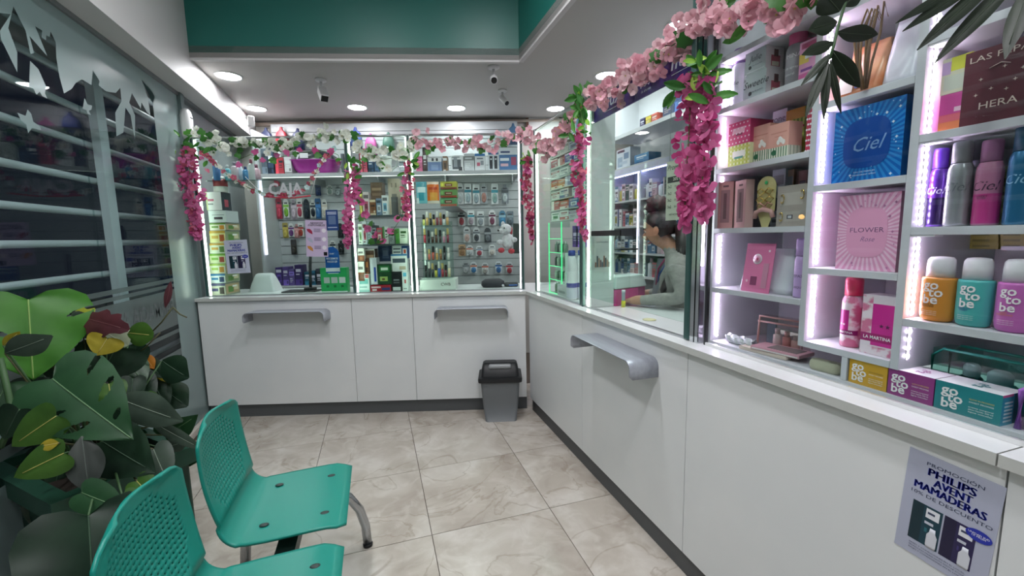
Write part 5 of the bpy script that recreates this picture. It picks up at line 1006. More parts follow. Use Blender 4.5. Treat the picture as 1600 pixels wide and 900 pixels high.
b = MB(); b.grid([[(w_/2*1.01*math.sin(-.9+.3*q), -w_/2*1.01*math.cos(-.9+.3*q), z) for q in range(5)] for z in (h_*.2, h_*.54)], mat('#c2288a', .35)); b.build('magenta_panel', t); b = MB(); b.grid([[(w_/2*1.02*math.sin(-1.2+.3*q), -w_/2*1.02*math.cos(-1.2+.3*q), z) for q in range(9)] for z in (h_*.18, h_*.25)], mat('#8a1f66', .35)); b.build('name_band', t); lettering(t, 'MARTINA', 0, h_*.215, .0085, mat('#ffffff', .4), curve=(w_/2*1.02, 0), bold=.01); lettering(t, '★★', -.008, h_*.33, .01, mat('#f6e4ee', .4), curve=(w_/2*1.02, 0))
o, w_, h_ = cb('perfume_box', 'magenta and marbled perfume box lettered LA MARTINA', 'box', (1346, 1399, 462, 545), 1.232, .06, '#eadde4', [(.32, 1, .16, .86, '#cf2c92'), (0, 1, .22, .36, '#a8206f')], z=Z, side='#c22c82'); lettering(o, 'LA MARTINA', 0, h_*.29, h_*.08, mat('#ffffff', .4), bold=.01, width=w_*.82); star(o, .12*w_, h_*.5, .006, mat('#5a1a4a', .4), -.0008); star(o, .3*w_, h_*.5, .006, mat('#5a1a4a', .4), -.0008)
pm = MB(); pm.quad([(-w_/2, -.0003, h_*.36), (-w_*.18, -.0003, h_*.36), (-w_*.18, -.0003, h_), (-w_/2, -.0003, h_)], MAR); pm.quad([(-w_/2, -.0003, 0), (w_/2, -.0003, 0), (w_/2, -.0003, h_*.14), (-w_/2, -.0003, h_*.14)], MAR); pm.build('marbled_print', o)
Z = SH2[3]+e
y, w_, zb, h_ = cabbox(1312, 1400, 60, 160, 1.26, Z); ob = softbag('orange_bag', 'orange printed cosmetic bag leaning on the white one', (1.235, y+.012, Z), RC, .105, .15, .06, noisy('orange_vinyl', '#c97a4a', '#e0a87a', 9, .3, p1=.4, p2=.6), lean=R(-14)); part('printed_label', ob, mat('#e9dcd2', .4), (-.045, -.005, -.003, -.001, .012, .06)); part('blue_dot_label', ob, mat('#3a4f9a', .4), (.0, .02, -.003, -.001, .02, .035))
softbag('white_bag', 'puffy white bag on the shelf above the blue box', (1.25, on(1402, 110, 0, 1.25).y, Z), RC, .085, .17, .10, SATIN)
dr = thing('dried_stems', 'bundle of twisted brown dried stems before the orange bag', 'dried plant', (1.205, on(1352, 122, 0, 1.205).y, Z), RC); r = random.Random(5); BR = mat('#6a4a2e', .7)
for k in range(9):
    a = r.uniform(-.02, .02); MB().tube([(a*.3, .0, 0), (a, -.01*r.random(), .06), (a*1.6+.006, -.012, .12), (a+.02, -.012, .17+.02*r.random()), (a+.03, -.01, .15)], [.003, .0032, .003, .002, .001], BR if k % 2 else mat('#8a673f', .7), 6).build('stem', dr)
# ---- column three
Z = SH3[3]+e
o, w_, h_ = cb('gift_box', 'magenta to orange foiled box under the yellow one in the bottle column', 'box', (1468, 1514, 145, 196), 1.232, .07, '#d0529c', [(0, 1, 0, .45, '#e88a5a'), (.5, .95, .5, .62, '#f0c9dc'), (0, 1, .25, .45, '#de6a78')], z=Z); hk = h_
o2, w2, h2 = cb('gift_box', 'yellow and lilac foiled box stacked on the magenta one', 'box', (1472, 1518, 88, 143), 1.232, .07, '#d9d6bc', [(.3, 1, .62, 1, '#d8d84a'), (0, .3, .55, .9, '#c9a8d4'), (.1, .9, .1, .5, '#cfd4c4')], z=Z+hk+e)
o, w_, h_ = cb('perfume_box', 'big maroon perfume box lettered LAS PEPAS HERA', 'box', (1517, 1612, 68, 178), 1.222, .09, '#5f2a36', [], z=Z, side='#4a2029', w=.115)
IV = mat('#dcc9bc', .4); lettering(o, 'LAS PEPAS', 0, h_*.88, h_*.11, IV, width=w_*.86); lettering(o, 'HERA', 0, h_*.24, h_*.13, IV, width=w_*.5)
for x_, z_ in ((-.25, .6), (-.1, .45), (.05, .7), (.2, .5), (.1, .4), (-.3, .4), (.28, .62)): star(o, x_*w_, z_*h_, .004, IV, -.0008, 4, .3)
MB().tube([(-.15*w_, -.001, .72*h_), (0, -.001, .76*h_), (.12*w_, -.001, .72*h_)], .0008, IV, 4).build('arc_print', o)
Z = SH3[2]+e
for px0, px1, yt, x, col, cap, ink, nm, tx, gr_, mt in [(1443, 1474, 232, 1.245, '#5a2f96', '#5b2fa8', '#e6dcf4', 'violet', 'Ciel', '#2a1a4a', True), (1469, 1510, 221, 1.228, '#a4a7ab', '#8f9296', '#6a6d72', 'silver', 'Ciel', None, True), (1513, 1558, 218, 1.23, '#b0708f', '#b277a0', '#4a2a44', 'pink', 'Ciel', '#b83a80', False), (1563, 1612, 195, 1.228, '#2f6f98', '#35607f', '#7fb0cc', 'blue', 'Ciel', None, True)]:
    y, w_, zb, h_ = cabbox(px0, px1, yt, 350, x, Z); spraycan('deodorant_can', nm+' deodorant can lettered Ciel in the bottle column', (x+w_/2, y, Z), RC, w_/2*.93, min(h_, .198), col, cap, 'deodorant cans in the bottle column', txt=[(tx, .62, w_*.62)]+([('SWEET', .46, .006), ('ROSE', .43, .006)] if nm == 'pink' else []), ink=ink, capr=.78, capf=.26, grad=gr_, metal=mt, shear=.35)
y, w_, zb, h_ = cabbox(1497, 1530, 207, 350, 1.30, Z); spraycan('deodorant_can', 'dark grey capped deodorant can behind the silver one', (1.33, y, Z), RC, .024, .195, '#8d9094', '#5d6064', 'deodorant cans in the bottle column', metal=True, capr=.85)
o, w_, h_ = cb('olive_carton', 'low olive carton row at the rear of the can shelf', 'carton', (1545, 1600, 250, 350), 1.45, .05, '#8a8a5c', printed(3, '#8a8a5c', '#5a5a38', '#a8a870'), z=Z, h=.14)
Z = SH3[1]+e
for k, (px0, px1, yt, col, nm, t1, ink) in enumerate([(1430, 1486, 392, '#e0913a', 'orange', 'GLOW IN\nPROGRESS', '#3a2a1c'), (1486, 1546, 393, '#4fb0ae', 'turquoise', 'THE PLOT\nTWIST', '#1f3a8a'), (1549, 1612, 394, '#c86ab8', 'orchid pink', 'SOFT\nINTENTIONS', '#e08a4a')]):
    x = 1.222; y, w_, zb, h_ = cabbox(px0, px1, yt, 497, x, Z); r_ = w_/2*.97; h_ = .150
    t = thing('body_wash_bottle', nm+' rounded bottle lettered go to be with white cap', 'bottle', (x+r_*.8, y, Z), RC, 'go to be bottles'); hb = h_*.68
    b = MB(); b.lathe([(r_*.72, 0), (r_*.9, .004), (r_*.97, .012), (r_, .024), (r_, hb-.006), (r_*.97, hb-.001), (r_*.9, hb)], mat(col, .32), 28, sy=.8); b.build('body', t)
    b = MB(); b.lathe([(r_*.80, hb+.0005), (r_*.80, h_*.86), (r_*.76, h_*.95), (r_*.62, h_*.99), (r_*.3, h_)], mat('#e9e4ea', .4), 28, sy=.8); b.build('cap', t)
    Wm = mat('#f4ecee', .4); cv = (r_, 0)
    for s_, x_, z_ in (('go', -.08, .83), ('to', .22, .665), ('be', -.08, .50)):
        q_ = lettering(t, s_, x_*r_, hb*z_, r_*.92, Wm, curve=cv, bold=.02); q_.scale = (1, .8, 1); q_.location.y = -.0012
    q_ = lettering(t, t1, -.2*r_, hb*.37, r_*.17, mat(ink, .4), curve=cv, bold=.012); q_.scale = (1, .8, 1); q_.location.y = -.0012
    for z_ in (.24, .20, .16): q_ = lettering(t, 'shower gel with care', -.1*r_, hb*z_, r_*.11, mat('#f4ecee', .4), curve=cv); q_.scale = (1, .8, 1); q_.location.y = -.0012
for k in range(6): cb('soap_bar_box', '%s olive soap box of the low stack behind the bottles' % ORD[k], 'box', (1515+(k % 2)*48, 1560+(k % 2)*48, 362+(k//2)*9, 371+(k//2)*9), 1.44, .05, '#8f8a3c', [(.1, .7, .3, .7, '#6a6628')], group='olive soap boxes')
sr = part('shelf', cab, CW, (Y(.62), 1.09, .22, .33, 1.335, 1.345))
# ---- boxes on the base
Z = ZT+.0146
XB = 1.214
for k, (ya, yb_, col, nm, topc, w3) in enumerate([(.796, .705, '#cf9d22', 'mustard yellow', '#b98a1c', 0), (.703, .610, '#94327e', 'plum purple', '#f0eef0', 0), (.608, .497, '#1f7f86', 'teal', '#f0eef0', 0)]):
    w_ = ya-yb_; h_ = .066; o = put(boxmesh(w_, h_, .075, col, [], side=dark(col, .75) if k < 2 else '#3a9fc0', top=topc, srects=[(.12, .5, .1+.12*q, .16+.12*q, '#dfeef2') for q in range(6)]+[(.55, 1, 0, 1, '#1f4f60'), (0, .5, .92, 1, '#e0559a')] if k == 2 else ()), 'soap_gift_box', nm+' gift box lettered go to be on the cabinet base', 'box', (XB, (ya+yb_)/2, Z), RC, 'go to be gift boxes')
    Wm = mat('#f2ecec', .4)
    for s_, x_, z_ in (('go', -.26, .74), ('to', -.17, .50), ('be', -.26, .27)): lettering(o, s_, x_*w_, z_*h_, h_*.46, Wm, bold=.022)
    for q, z_ in enumerate((.62, .52, .36, .28, .20)): lettering(o, ('GLOW IN PROGRESS', 'SWEET PROMISE', 'crema corporal', 'jabon liquido 250 ml', 'agua micelar')[q], .22*w_, z_*h_, h_*.07, Wm if q else mat('#3a2f28' if k == 0 else '#e8c86a', .4), width=w_*.36)
    if k:
        for s_, x_, y_ in (('go', -.02, .05), ('to', .06, .038), ('be', -.02, .026)): lettering(o, s_, x_*w_+.006, y_, .018, mat(col, .4), y=h_+.0006, bold=.03, up=True)
tb = thing('teal_clear_bag', 'clear teal zip bag of toiletries behind the teal gift box', 'bag', (1.325, .565, Z), RC); w_, h_ = .22, .115; TE = mat('#1f8a78', .35)
MB().box(-w_/2, w_/2, 0, .07, 0, h_, glassy('teal_vinyl', '#cdeee6', .08, .05)).build('vinyl_body', tb)
def loop(y): return [(-w_/2, y, 0), (-w_/2, y, h_-.02), (-w_/2+.02, y, h_), (w_/2-.02, y, h_), (w_/2, y, h_-.02), (w_/2, y, 0)]
MB().tube(loop(0), .0035, TE, 8).build('piping', tb); MB().tube(loop(.07), .0035, TE, 8).build('piping', tb)
for x, r_, hh, c in ((-.05, .02, .085, '#16383e'), (.0, .028, .08, '#2f9a94'), (.06, .025, .072, '#2f9a94')): bottlemesh([(r_*.9, 0), (r_, .006), (r_, hh*.6), (r_*.8, hh*.64)], [c], 16, cx=x, cy=.035).build('toiletry_body', tb); bottlemesh([(r_*.75, hh*.64), (r_*.75, hh*.92), (r_*.5, hh)], ['#e2dfe2'], 16, cx=x, cy=.035).build('toiletry_cap', tb)
lettering(tb, 'be', .01, .09, .03, mat('#9ab4b0', .4), y=.068, bold=.02)
vb = thing('orchid_clear_bag', 'clear bag with orchid pink piping at the edge of the cabinet base', 'bag', (1.235, .405, Z), RC); OR = mat('#b066d0', .35)
w_, h_ = .15, .10; MB().box(-w_/2+.004, w_/2, 0, .07, .002, h_, glassy('orchid_vinyl', '#dca8d8', .08, .05)).build('vinyl_body', vb); MB().tube(loop(0), .006, OR, 8).build('piping', vb); MB().tube(loop(.07), .006, OR, 8).build('piping', vb); bottlemesh([(.022, .003), (.024, .05), (.012, .07)], ['#b0307a'], 14, cx=-.03, cy=.035).build('toiletry_body', vb)
# ================================================================== behind the cashier window
# purple banner
bnr = thing('banner', 'purple toothbrush discount banner under the garland above the cashier', 'banner', (1.205, 2.215, 0), R(-90))
PU = mat('#43207c', .45); LW = mat('#e9e2f4', .45)
part('panel', bnr, PU, (.0, .395, 0, .008, 2.01, 2.135)); part('panel', bnr, PU, (.399, .855, 0, .008, 2.01, 2.135))
for x in (.19, .72): lettering(bnr, 'flux', x, 2.085, .10, LW, bold=.012, shear=.15)
lettering(bnr, '40%', .48, 2.075, .075, LW, bold=.004); lettering(bnr, 'de ahorro', .48, 2.035, .018, LW); MB().tube([(.12, -.002, 2.035), (.29, -.002, 2.035)], .0018, LW, 4).build('underline', bnr); MB().tube([(.66, -.002, 2.035), (.81, -.002, 2.035)], .0018, LW, 4).build('underline', bnr)
# high white box shelf with small cartons
hs = thing('high_shelf', 'white open shelf hung high behind the cashier window', 'shelf', (2.06, 3.50, 0), R(-90)); HZ = 2.235
SHW = mat('#c9ccd0', .45)
part('shelf_board', hs, SHW, (0, 1.35, 0, .30, HZ-.03, HZ)); part('back_board', hs, SHW, (0, 1.35, .30, .315, HZ-.03, 2.69)); part('side_board', hs, SHW, (-.018, 0, 0, .315, HZ-.03, 2.69)); part('side_board', hs, SHW, (1.35, 1.368, 0, .315, HZ-.03, 2.69))
for k, (px0, px1, yt, yb, c, a, nm) in enumerate([(1000, 1007, 181, 194, '#2a2350', '#d6d3e4', 'navy'), (1009, 1017, 178, 191, '#c2a93a', '#efe6b0', 'yellow'), (1018, 1027, 174, 187, '#c25a4a', '#f2dcd4', 'coral'), (1036, 1053, 152, 181, '#39486a', '#b9a8a4', 'photo printed blue'), (1054, 1067, 157, 174, '#3b5688', '#c9d2e4', 'slate blue'), (1068, 1078, 150, 169, '#5a6472', '#d0d6dc', 'grey')]):
    y0 = on(px0, (yt+yb)/2, 0, 2.08).y; y1 = on(px1, (yt+yb)/2, 0, 2.08).y; h_ = on((px0+px1)/2, yt, 0, 2.08).z-on((px0+px1)/2, yb, 0, 2.08).z
    put(boxmesh(y0-y1, h_, .08, c, printed(k+120, c, a, dark(c, 1.4))), 'small_carton', nm+' small carton on the high shelf behind the cashier', 'carton', (2.08, (y0+y1)/2, HZ+.0006), R(-90), 'cartons on the high shelf')
# wall unit with LED valance
XU = 2.50
wu = thing('wall_unit', 'white medicine shelving with violet lit valance behind the cashier', 'shelving', (XU, 4.30, 0), R(-90))
UL = 2.0
part('back_board', wu, SHW, (0, UL, .34, .355, 0, 2.65)); part('top_zone_board', wu, SHW, (0, UL, 0, .34, 2.06, 2.075)); part('valance', wu, mat('#cfd0e6', .4), (0, UL, -.002, .01, 2.0, 2.06))
MB().box(.02, UL-.02, .02, .03, 1.99, 2.0, mat('#b9b4ff', .5, emit=6.)).build('led_strip', wu)
UZ = [.97, 1.20, 1.47, 1.735]
for z in UZ: part('shelf_board', wu, SHW, (0, UL, .0, .339, z-.018, z))
for x in (0, .62, 1.3, UL-.018): part('upright', wu, SHW, (x, x+.018, .001, .339, .0, 2.06))
MB().box(.60, .612, -.006, .0, 1.1, 1.98, mat('#e6e6ff', .5, emit=3.5)).build('led_strip', wu)  # added glowing strip in place of cabinet LEDs mirrored in the cashier glass
o = put(boxmesh(.26, .20, .12, '#d4dbe8', [(.08, .6, .82, .94, '#2b3252'), (.1, .45, .1, .6, '#9fb0c8'), (.55, .9, .45, .75, '#7f93b0'), (.2, .8, .2, .35, '#b9c6da')]), 'nebulizer_box', 'white nebulizer box lettered ASPEN on top of the wall unit', 'box', (XU+.03, 4.02, 2.0756), R(-90)); lettering(o, 'ASPEN', -.04, .176, .03, mat('#1d2444', .4), bold=.01)
put(boxmesh(.24, .10, .14, '#4a8ac0', printed(4, '#4a8ac0', '#e4eef6', '#2a5f96')), 'blue_pack', 'bright blue pack behind the ASPEN box', 'pack', (XU+.06, 3.74, 2.0756), R(-90))
r = random.Random(12); pal = ['#d8c4c0', '#c9b9bc', '#dfe2e6', '#9fb0c4', '#e4e0e4', '#5f7f9a', '#b4626c', '#3f5a86', '#c9cdd4', '#7a8a94', '#e9e6e2', '#a8a03c', '#4a5a58', '#c4a4b0']
pn = ['rose white', 'mauve', 'white', 'powder blue', 'pearl', 'steel blue', 'cherry', 'deep blue', 'silver grey', 'slate', 'ivory', 'olive', 'dark sage', 'dusty pink']
for q, z in enumerate(UZ):
    x = .03; k = 0
    while x < 1.28:
        if any(abs(x-u) < .02 for u in (.60, .61, 1.29, 1.30)): x += .03
        w_ = r.uniform(.045, .085); h_ = r.uniform(.11, .19)
        if (x < .618 and x+w_ > .60) or (x < 1.318 and x+w_ > 1.29): x += .04; continue
        ci = r.randrange(len(pal)); c = pal[ci]; lb = '%s pack, %s from the far end on the %s wall unit shelf' % (pn[ci], (ORD+['thirteenth', 'fourteenth', 'fifteenth', 'sixteenth', 'seventeenth', 'eighteenth', 'nineteenth', 'twentieth', 'twenty-first', 'twenty-second', 'twenty-third'])[k], ('lowest', 'second', 'third', 'top')[q]); loc = (XU+.04, 4.30-x-w_/2, z+.0006)
        if r.random() < .3:
            t = thing('pharmacy_bottle', lb.replace('pack', 'bottle'), 'bottle', (loc[0]+.03, loc[1], loc[2]), R(-90), 'packs on the wall unit'); bottlemesh([(w_*.42, 0), (w_*.45, .006), (w_*.45, h_*.7), (w_*.2, h_*.8)], [c], 14).build('body', t); bottlemesh([(w_*.2, h_*.8), (w_*.2, h_)], [pal[(ci+5) % 14]], 12).build('cap', t)
        else: put(boxmesh(w_, h_, .08, c, printed(k*7+q, c, dark(c, .5), pal[(ci+3) % 14])), 'pharmacy_pack', lb, 'pack', loc, R(-90), 'packs on the wall unit')
        x += w_+.006; k += 1
# promotion board on the inside of the glass
pb = thing('promotion_board', 'cream notice board with black script hung inside the cashier window', 'notice', (1.30, 1.70, 1.45), R(-90)); w_, h_ = .15, .265
part('sheet', pb, mat('#cbc8b8', .55), (0, w_, 0, .002, 0, h_)); IK = mat('#20211f', .5)
lettering(pb, 'Promo', .05, .235, .032, IK, shear=.35); lettering(pb, 'ANUAL', .095, .212, .026, IK, bold=.012); part('black_patch', pb, IK, (.01, .125, -.001, -.0004, .168, .195)); lettering(pb, '20% OFF', .085, .182, .02, mat('#dedccb', .5), y=-.0014, bold=.01)
for z in (.15, .12, .09, .06): lettering(pb, '3x2', .025, z, .018, IK, bold=.01); lettering(pb, 'EN CREMAS', .09, z, .012, IK)
lettering(pb, 'NO ACUMULABLE', .075, .025, .012, IK)
MB().tube([(.02, .001, h_), (.02, .001, .72)], .0012, ALU, 5).build('hanging_cord', pb)
# notice on the lit end panel
nt = thing('notice', 'white flyer with row of bottles stuck on the lit end panel', 'flyer', (1.205, 2.2125, 1.172), 0.); part('sheet', nt, mat('#cfd3cd', .5), (.0, .11, 0, .001, 0, .20)); lettering(nt, 'NUEVA LINEA', .055, .175, .012, mat('#4a4d4a', .5), y=-.0006)
for k in range(9): part('bottle_print', nt, mat(['#8a5a48', '#3a3f4a', '#b08a74', '#6a4a50', '#4f5a66'][k % 5], .5), (.008+.011*k, .017+.011*k, -.0008, -.0003, .03, .06+.012*((k*3) % 4)))
# pink document boxes with white lids, glue stick, coin dish, paper
PK = mat('#d0408c', .4); PKD = mat('#b8347a', .4); LIDW = mat('#d3e2dd', .4)
pkb = thing('pink_organiser', 'pink desk organiser box with pale mint lid on the cashier worktop', 'organiser', (1.345, 2.20, ZT+.0006), R(14)); pkb.scale = (1.28, 1.25, 1.15)
part('box_body', pkb, PK, (0, .15, 0, .10, 0, .085), bevel=.004); part('side_pocket', pkb, PKD, (.151, .21, .01, .09, 0, .088), bevel=.004)
b = MB(); b.v = [(-.004, -.004, .088), (.205, -.004, .088), (.205, .10, .088), (-.004, .10, .088), (.0, .0, .155), (.19, .0, .155), (.19, .09, .155), (.0, .09, .155)]; b.f = [(3, 2, 1, 0), (4, 5, 6, 7), (0, 1, 5, 4), (1, 2, 6, 5), (2, 3, 7, 6), (3, 0, 4, 7)]; b.m = [0]*6; b.sm = [False]*6; b.mats = [LIDW]; b.build('mint_lid', pkb, bevel=.006)
gl_ = thing('glue_tube', 'small clear tube with yellow base standing before the pink organiser', 'tube', (1.375, 2.165, ZT+.0006), 0); bottlemesh([(.0125, 0), (.0125, .036), (.011, .037)], ['#e6d820'], 14).build('yellow_base', gl_); bottlemesh([(.0105, .037), (.0105, .085), (.0115, .086), (.0115, .10)], ['#aebac8', '#2c4a8a', '#d8dce2'], 14).build('clear_barrel', gl_)
pp_ = thing('paper_sheet', 'printed paper sheet lying on the cashier worktop', 'paper', (1.56, 2.17, ZT+.0006), .6); part('sheet', pp_, mat('#cdd0d8', .5), (-.08, .08, -.05, .05, 0, .0008)); part('print_block', pp_, mat('#8f94a4', .5), (-.05, .05, -.02, .03, .0008, .0012))
cdh = thing('coin_dish', 'oval beige worktop plug near the cashier window', 'plug', (1.28, 1.78, ZT+.0006), 0); b = MB(); b.lathe([(.032, 0), (.033, .002), (.028, .004), (.001, .0045)], mat('#c9c79a', .4), 20, cap=False); b.build('disc', cdh)
# ================================================================== the cashier
def skin_body(name, parent, joints, edges, root, m, levels=2):
    names = list(joints); me = bpy.data.meshes.new(name); me.from_pydata([joints[n][0] for n in names], [(names.index(a), names.index(b_)) for a, b_ in edges], [])
    o = bpy.data.objects.new(name, me); COL.objects.link(o); md = o.modifiers.new('skin', 'SKIN'); md.use_smooth_shade = True
    for i, n in enumerate(names):
        sv = me.skin_vertices[0].data[i]; rr = joints[n][1]; sv.radius = rr if hasattr(rr, '__len__') else (rr, rr); sv.use_root = (n == root)
    sd = o.modifiers.new('sub', 'SUBSURF'); sd.levels = levels; sd.render_levels = levels
    bpy.context.view_layer.update(); dg = bpy.context.evaluated_depsgraph_get(); em = bpy.data.meshes.new_from_object(o.evaluated_get(dg))
    o.modifiers.clear(); o.data = em; em.materials.clear()
    for p in em.polygons: p.use_smooth = True
    o.parent = parent; return o
ps = thing('person', 'cashier in grey zip jacket with dark tied hair, looking down at the counter', 'person', (1.80, 2.04, 0), R(135))
HT = R(20)
def hd(p):
    dx, dz = p[0]-.165, p[2]-1.32; return (.165+dx*math.cos(HT)+dz*math.sin(HT), p[1], 1.32-dx*math.sin(HT)+dz*math.cos(HT))
# local frame: x' = facing direction after rotation about z by 135 deg is (-.7,.7); build with facing +x, left side +y
J = dict(pelvis=((0, 0, .70), (.15, .13)), belly=((.02, 0, .85), (.15, .12)), chest=((.07, 0, 1.06), (.17, .12)), upper=((.11, 0, 1.20), (.14, .095)), neck=((.145, 0, 1.285), .052), neck2=((.175, 0, 1.335), .048), jaw=(hd((.215, 0, 1.385)), (.062, .062)), skull=(hd((.205, 0, 1.455)), (.078, .088)), crown=(hd((.19, 0, 1.51)), (.06, .07)),
         shl=((.10, .155, 1.205), .062), ell=((.06, .235, 1.035), .048), wrl=((.29, .175, 1.005), .031), hl=((.345, .15, 1.0), (.034, .02)), shr=((.10, -.155, 1.205), .062), elr=((.13, -.23, 1.02), .048), wrr=((.33, -.10, 1.0), .031), hr=((.38, -.06, 1.0), (.034, .02)),
         hpl=((.02, .09, .68), .095), knl=((.12, .11, .45), .065), ankl=((.0, .11, .09), .045), tol=((.11, .12, .045), .038), hpr=((.02, -.09, .68), .095), knr=((.12, -.11, .45), .065), ankr=((.0, -.11, .09), .045), tor=((.11, -.12, .045), .038))
Eg = [('pelvis', 'belly'), ('belly', 'chest'), ('chest', 'upper'), ('upper', 'neck'), ('neck', 'neck2'), ('neck2', 'jaw'), ('jaw', 'skull'), ('skull', 'crown'), ('upper', 'shl'), ('shl', 'ell'), ('ell', 'wrl'), ('wrl', 'hl'), ('upper', 'shr'), ('shr', 'elr'), ('elr', 'wrr'), ('wrr', 'hr'), ('pelvis', 'hpl'), ('hpl', 'knl'), ('knl', 'ankl'), ('ankl', 'tol'), ('pelvis', 'hpr'), ('hpr', 'knr'), ('knr', 'ankr'), ('ankr', 'tor')]
for sfx, sg_, base_ in (('l', 1, Vector((.345, .15, 1.0))), ('r', -1, Vector((.38, -.06, 1.0)))):
    dirv = Vector((.9, -.4*sg_*1.0, -.05)).normalized(); sd_ = Vector((.4*sg_, .9, 0)).normalized()
    for f, (off, ln) in enumerate(((.022, .036), (.008, .042), (-.007, .04), (-.021, .032))):
        a = base_+sd_*off*sg_+dirv*.028; J['f%d%s' % (f, sfx)] = (tuple(a), .009); J['g%d%s' % (f, sfx)] = (tuple(a+dirv*ln+Vector((0, 0, -.008))), .008); J['t%d%s' % (f, sfx)] = (tuple(a+dirv*ln*1.55+Vector((0, 0, -.024))), .0068)
        Eg += [('h'+sfx, 'f%d%s' % (f, sfx)), ('f%d%s' % (f, sfx), 'g%d%s' % (f, sfx)), ('g%d%s' % (f, sfx), 't%d%s' % (f, sfx))]
    J['th'+sfx] = (tuple(base_+sd_*.034*sg_*1.0+dirv*.004), .010); J['tt'+sfx] = (tuple(base_+sd_*.05*sg_+dirv*.036+Vector((0, 0, -.01))), .0085); Eg += [('h'+sfx, 'th'+sfx), ('th'+sfx, 'tt'+sfx)]
body = skin_body('body', ps, J, Eg, 'pelvis', None)
SK = noisy('skin', '#b98468', '#c6937a', 12, .5); JK = noisy('grey_jacket', '#8b8a86', '#a19f99', 30, .85, bump=.3); TR = mat('#2a2d36', .8)
for m in (JK, SK, TR): body.data.materials.append(m)
for p in body.data.polygons:
    c = p.center
    if c.z > 1.30 or (c.x > .295 and .955 < c.z < 1.05): p.material_index = 1
    elif c.z < .74: p.material_index = 2
HR = noisy('dark_hair', '#17110f', '#2e1d1b', 40, .45, stretch=(1, 1, .15)); RDH = noisy('auburn_hair', '#1f1414', '#4f262c', 40, .55, stretch=(1, 1, .2))
b = MB(); rows = []
for i in range(9):
    th = math.pi*(.0+i/8*.72); rows.append([(.19-.012*i/8+.098*math.sin(th)*math.cos(a*2*math.pi/18)*(1 if math.cos(a*2*math.pi/18) < .5 or i < 4 else .72), .088*math.sin(th)*math.sin(a*2*math.pi/18), 1.447+.105*math.cos(th)+(.05 if (math.cos(a*2*math.pi/18) > .45 and i > 4) else 0)) for a in range(18)])
b.grid([[hd(p) for p in r_] for r_ in rows], HR, True, True); b.build('hair', ps)
hp = ps.children[-1]
b = MB(); rk = random.Random(4); b.grid([[(lambda q_: (q_[0], q_[1], q_[2]))(hd((.16+.062*math.sin(math.pi*i/8)*math.cos(a*math.pi/7)*(1+.22*math.sin(a*3.1+i*1.7)), .06*math.sin(math.pi*i/8)*math.sin(a*math.pi/7)*(1+.2*math.cos(a*2.3+i)), 1.575-.05*math.cos(math.pi*i/8)+.012*math.sin(a*2.7+i*2)))) for a in range(14)] for i in range(9)], RDH, True, True); b.build('hair_knot', ps); b = MB(); b.tube([(.10, .03, 1.44), (.085, .05, 1.32), (.10, .085, 1.20), (.165, .085, 1.10), (.215, .07, 1.02)], [.04, .042, .036, .026, .01], HR, 10); b.build('long_hair', ps); MB().tube([(.10, -.05, 1.44), (.08, -.065, 1.32), (.10, -.09, 1.22), (.15, -.09, 1.12)], [.04, .04, .03, .012], HR, 10).build('long_hair', ps)
MB().tube([hd(p) for p in [(.268, 0, 1.44), (.292, 0, 1.415), (.283, 0, 1.405), (.268, 0, 1.403)]], [.010, .0135, .011, .006], SK, 8).build('nose', ps)
for sy in (1, -1):
    ball(ps, 'eye', hd((.262, .032*sy, 1.443)), .011, mat('#e4dcd6', .3), (.6, 1, .6)); ball(ps, 'iris', hd((.268, .032*sy, 1.441)), .0055, mat('#20140f', .3), (.5, 1, 1)); MB().tube([hd(p) for p in [(.270, .012*sy, 1.462), (.272, .032*sy, 1.466), (.258, .052*sy, 1.460)]], .004, HR, 5).build('eyebrow', ps); ball(ps, 'ear', hd((.20, .084*sy, 1.425)), .024, SK, (.7, .35, 1.1))
MB().tube([hd(p) for p in [(.262, .022, 1.372), (.276, 0, 1.374), (.262, -.022, 1.372)]], .006, mat('#9a5a52', .5), 6).build('mouth', ps)
# jacket details: dark shirt, lapels, zip, lanyard
b = MB(); b.grid([[(.245-abs(y)*.9-(z-1.0)*.13+.02, y*(1.25-z)*2.2 if z > 1.15 else y, z) for y in (-.055, -.03, 0, .03, .055)] for z in (.92, 1.0, 1.08, 1.16, 1.24)], mat('#767d84', .8)); b.build('shirt_front', ps)
for sy in (1, -1): MB().tube([(.19, .06*sy, .93), (.205, .075*sy, 1.03), (.19, .08*sy, 1.13), (.15, .075*sy, 1.22), (.09, .05*sy, 1.275)], [.014, .016, .018, .02, .02], JK, 8).build('jacket_lapel', ps)
MB().tube([(.14, .06, 1.27), (.215, .035, 1.15), (.245, .0, 1.02), (.215, -.035, 1.15), (.14, -.06, 1.27)], .0045, mat('#2c4f9a', .6), 6).build('lanyard', ps); MB().tube([(.17, .03, 1.26), (.225, .02, 1.18), (.235, .018, 1.08)], .006, mat('#a03a66', .6), 6).build('pink_strap', ps)
stl = thing('stool', 'padded stool carrying the cashier behind the counter', 'stool', (1.86, 1.98, 0), R(135)); bottlemesh([(.14, .50), (.15, .51), (.15, .55), (.13, .565)], ['#2a2c30'], 24).build('seat', stl); MB().tube([(0, 0, .03), (0, 0, .50)], .025, CHROME, 10).build('column', stl); bottlemesh([(.2, 0), (.2, .012), (.05, .03)], ['#8f9296'], 24).build('base_plate', stl)
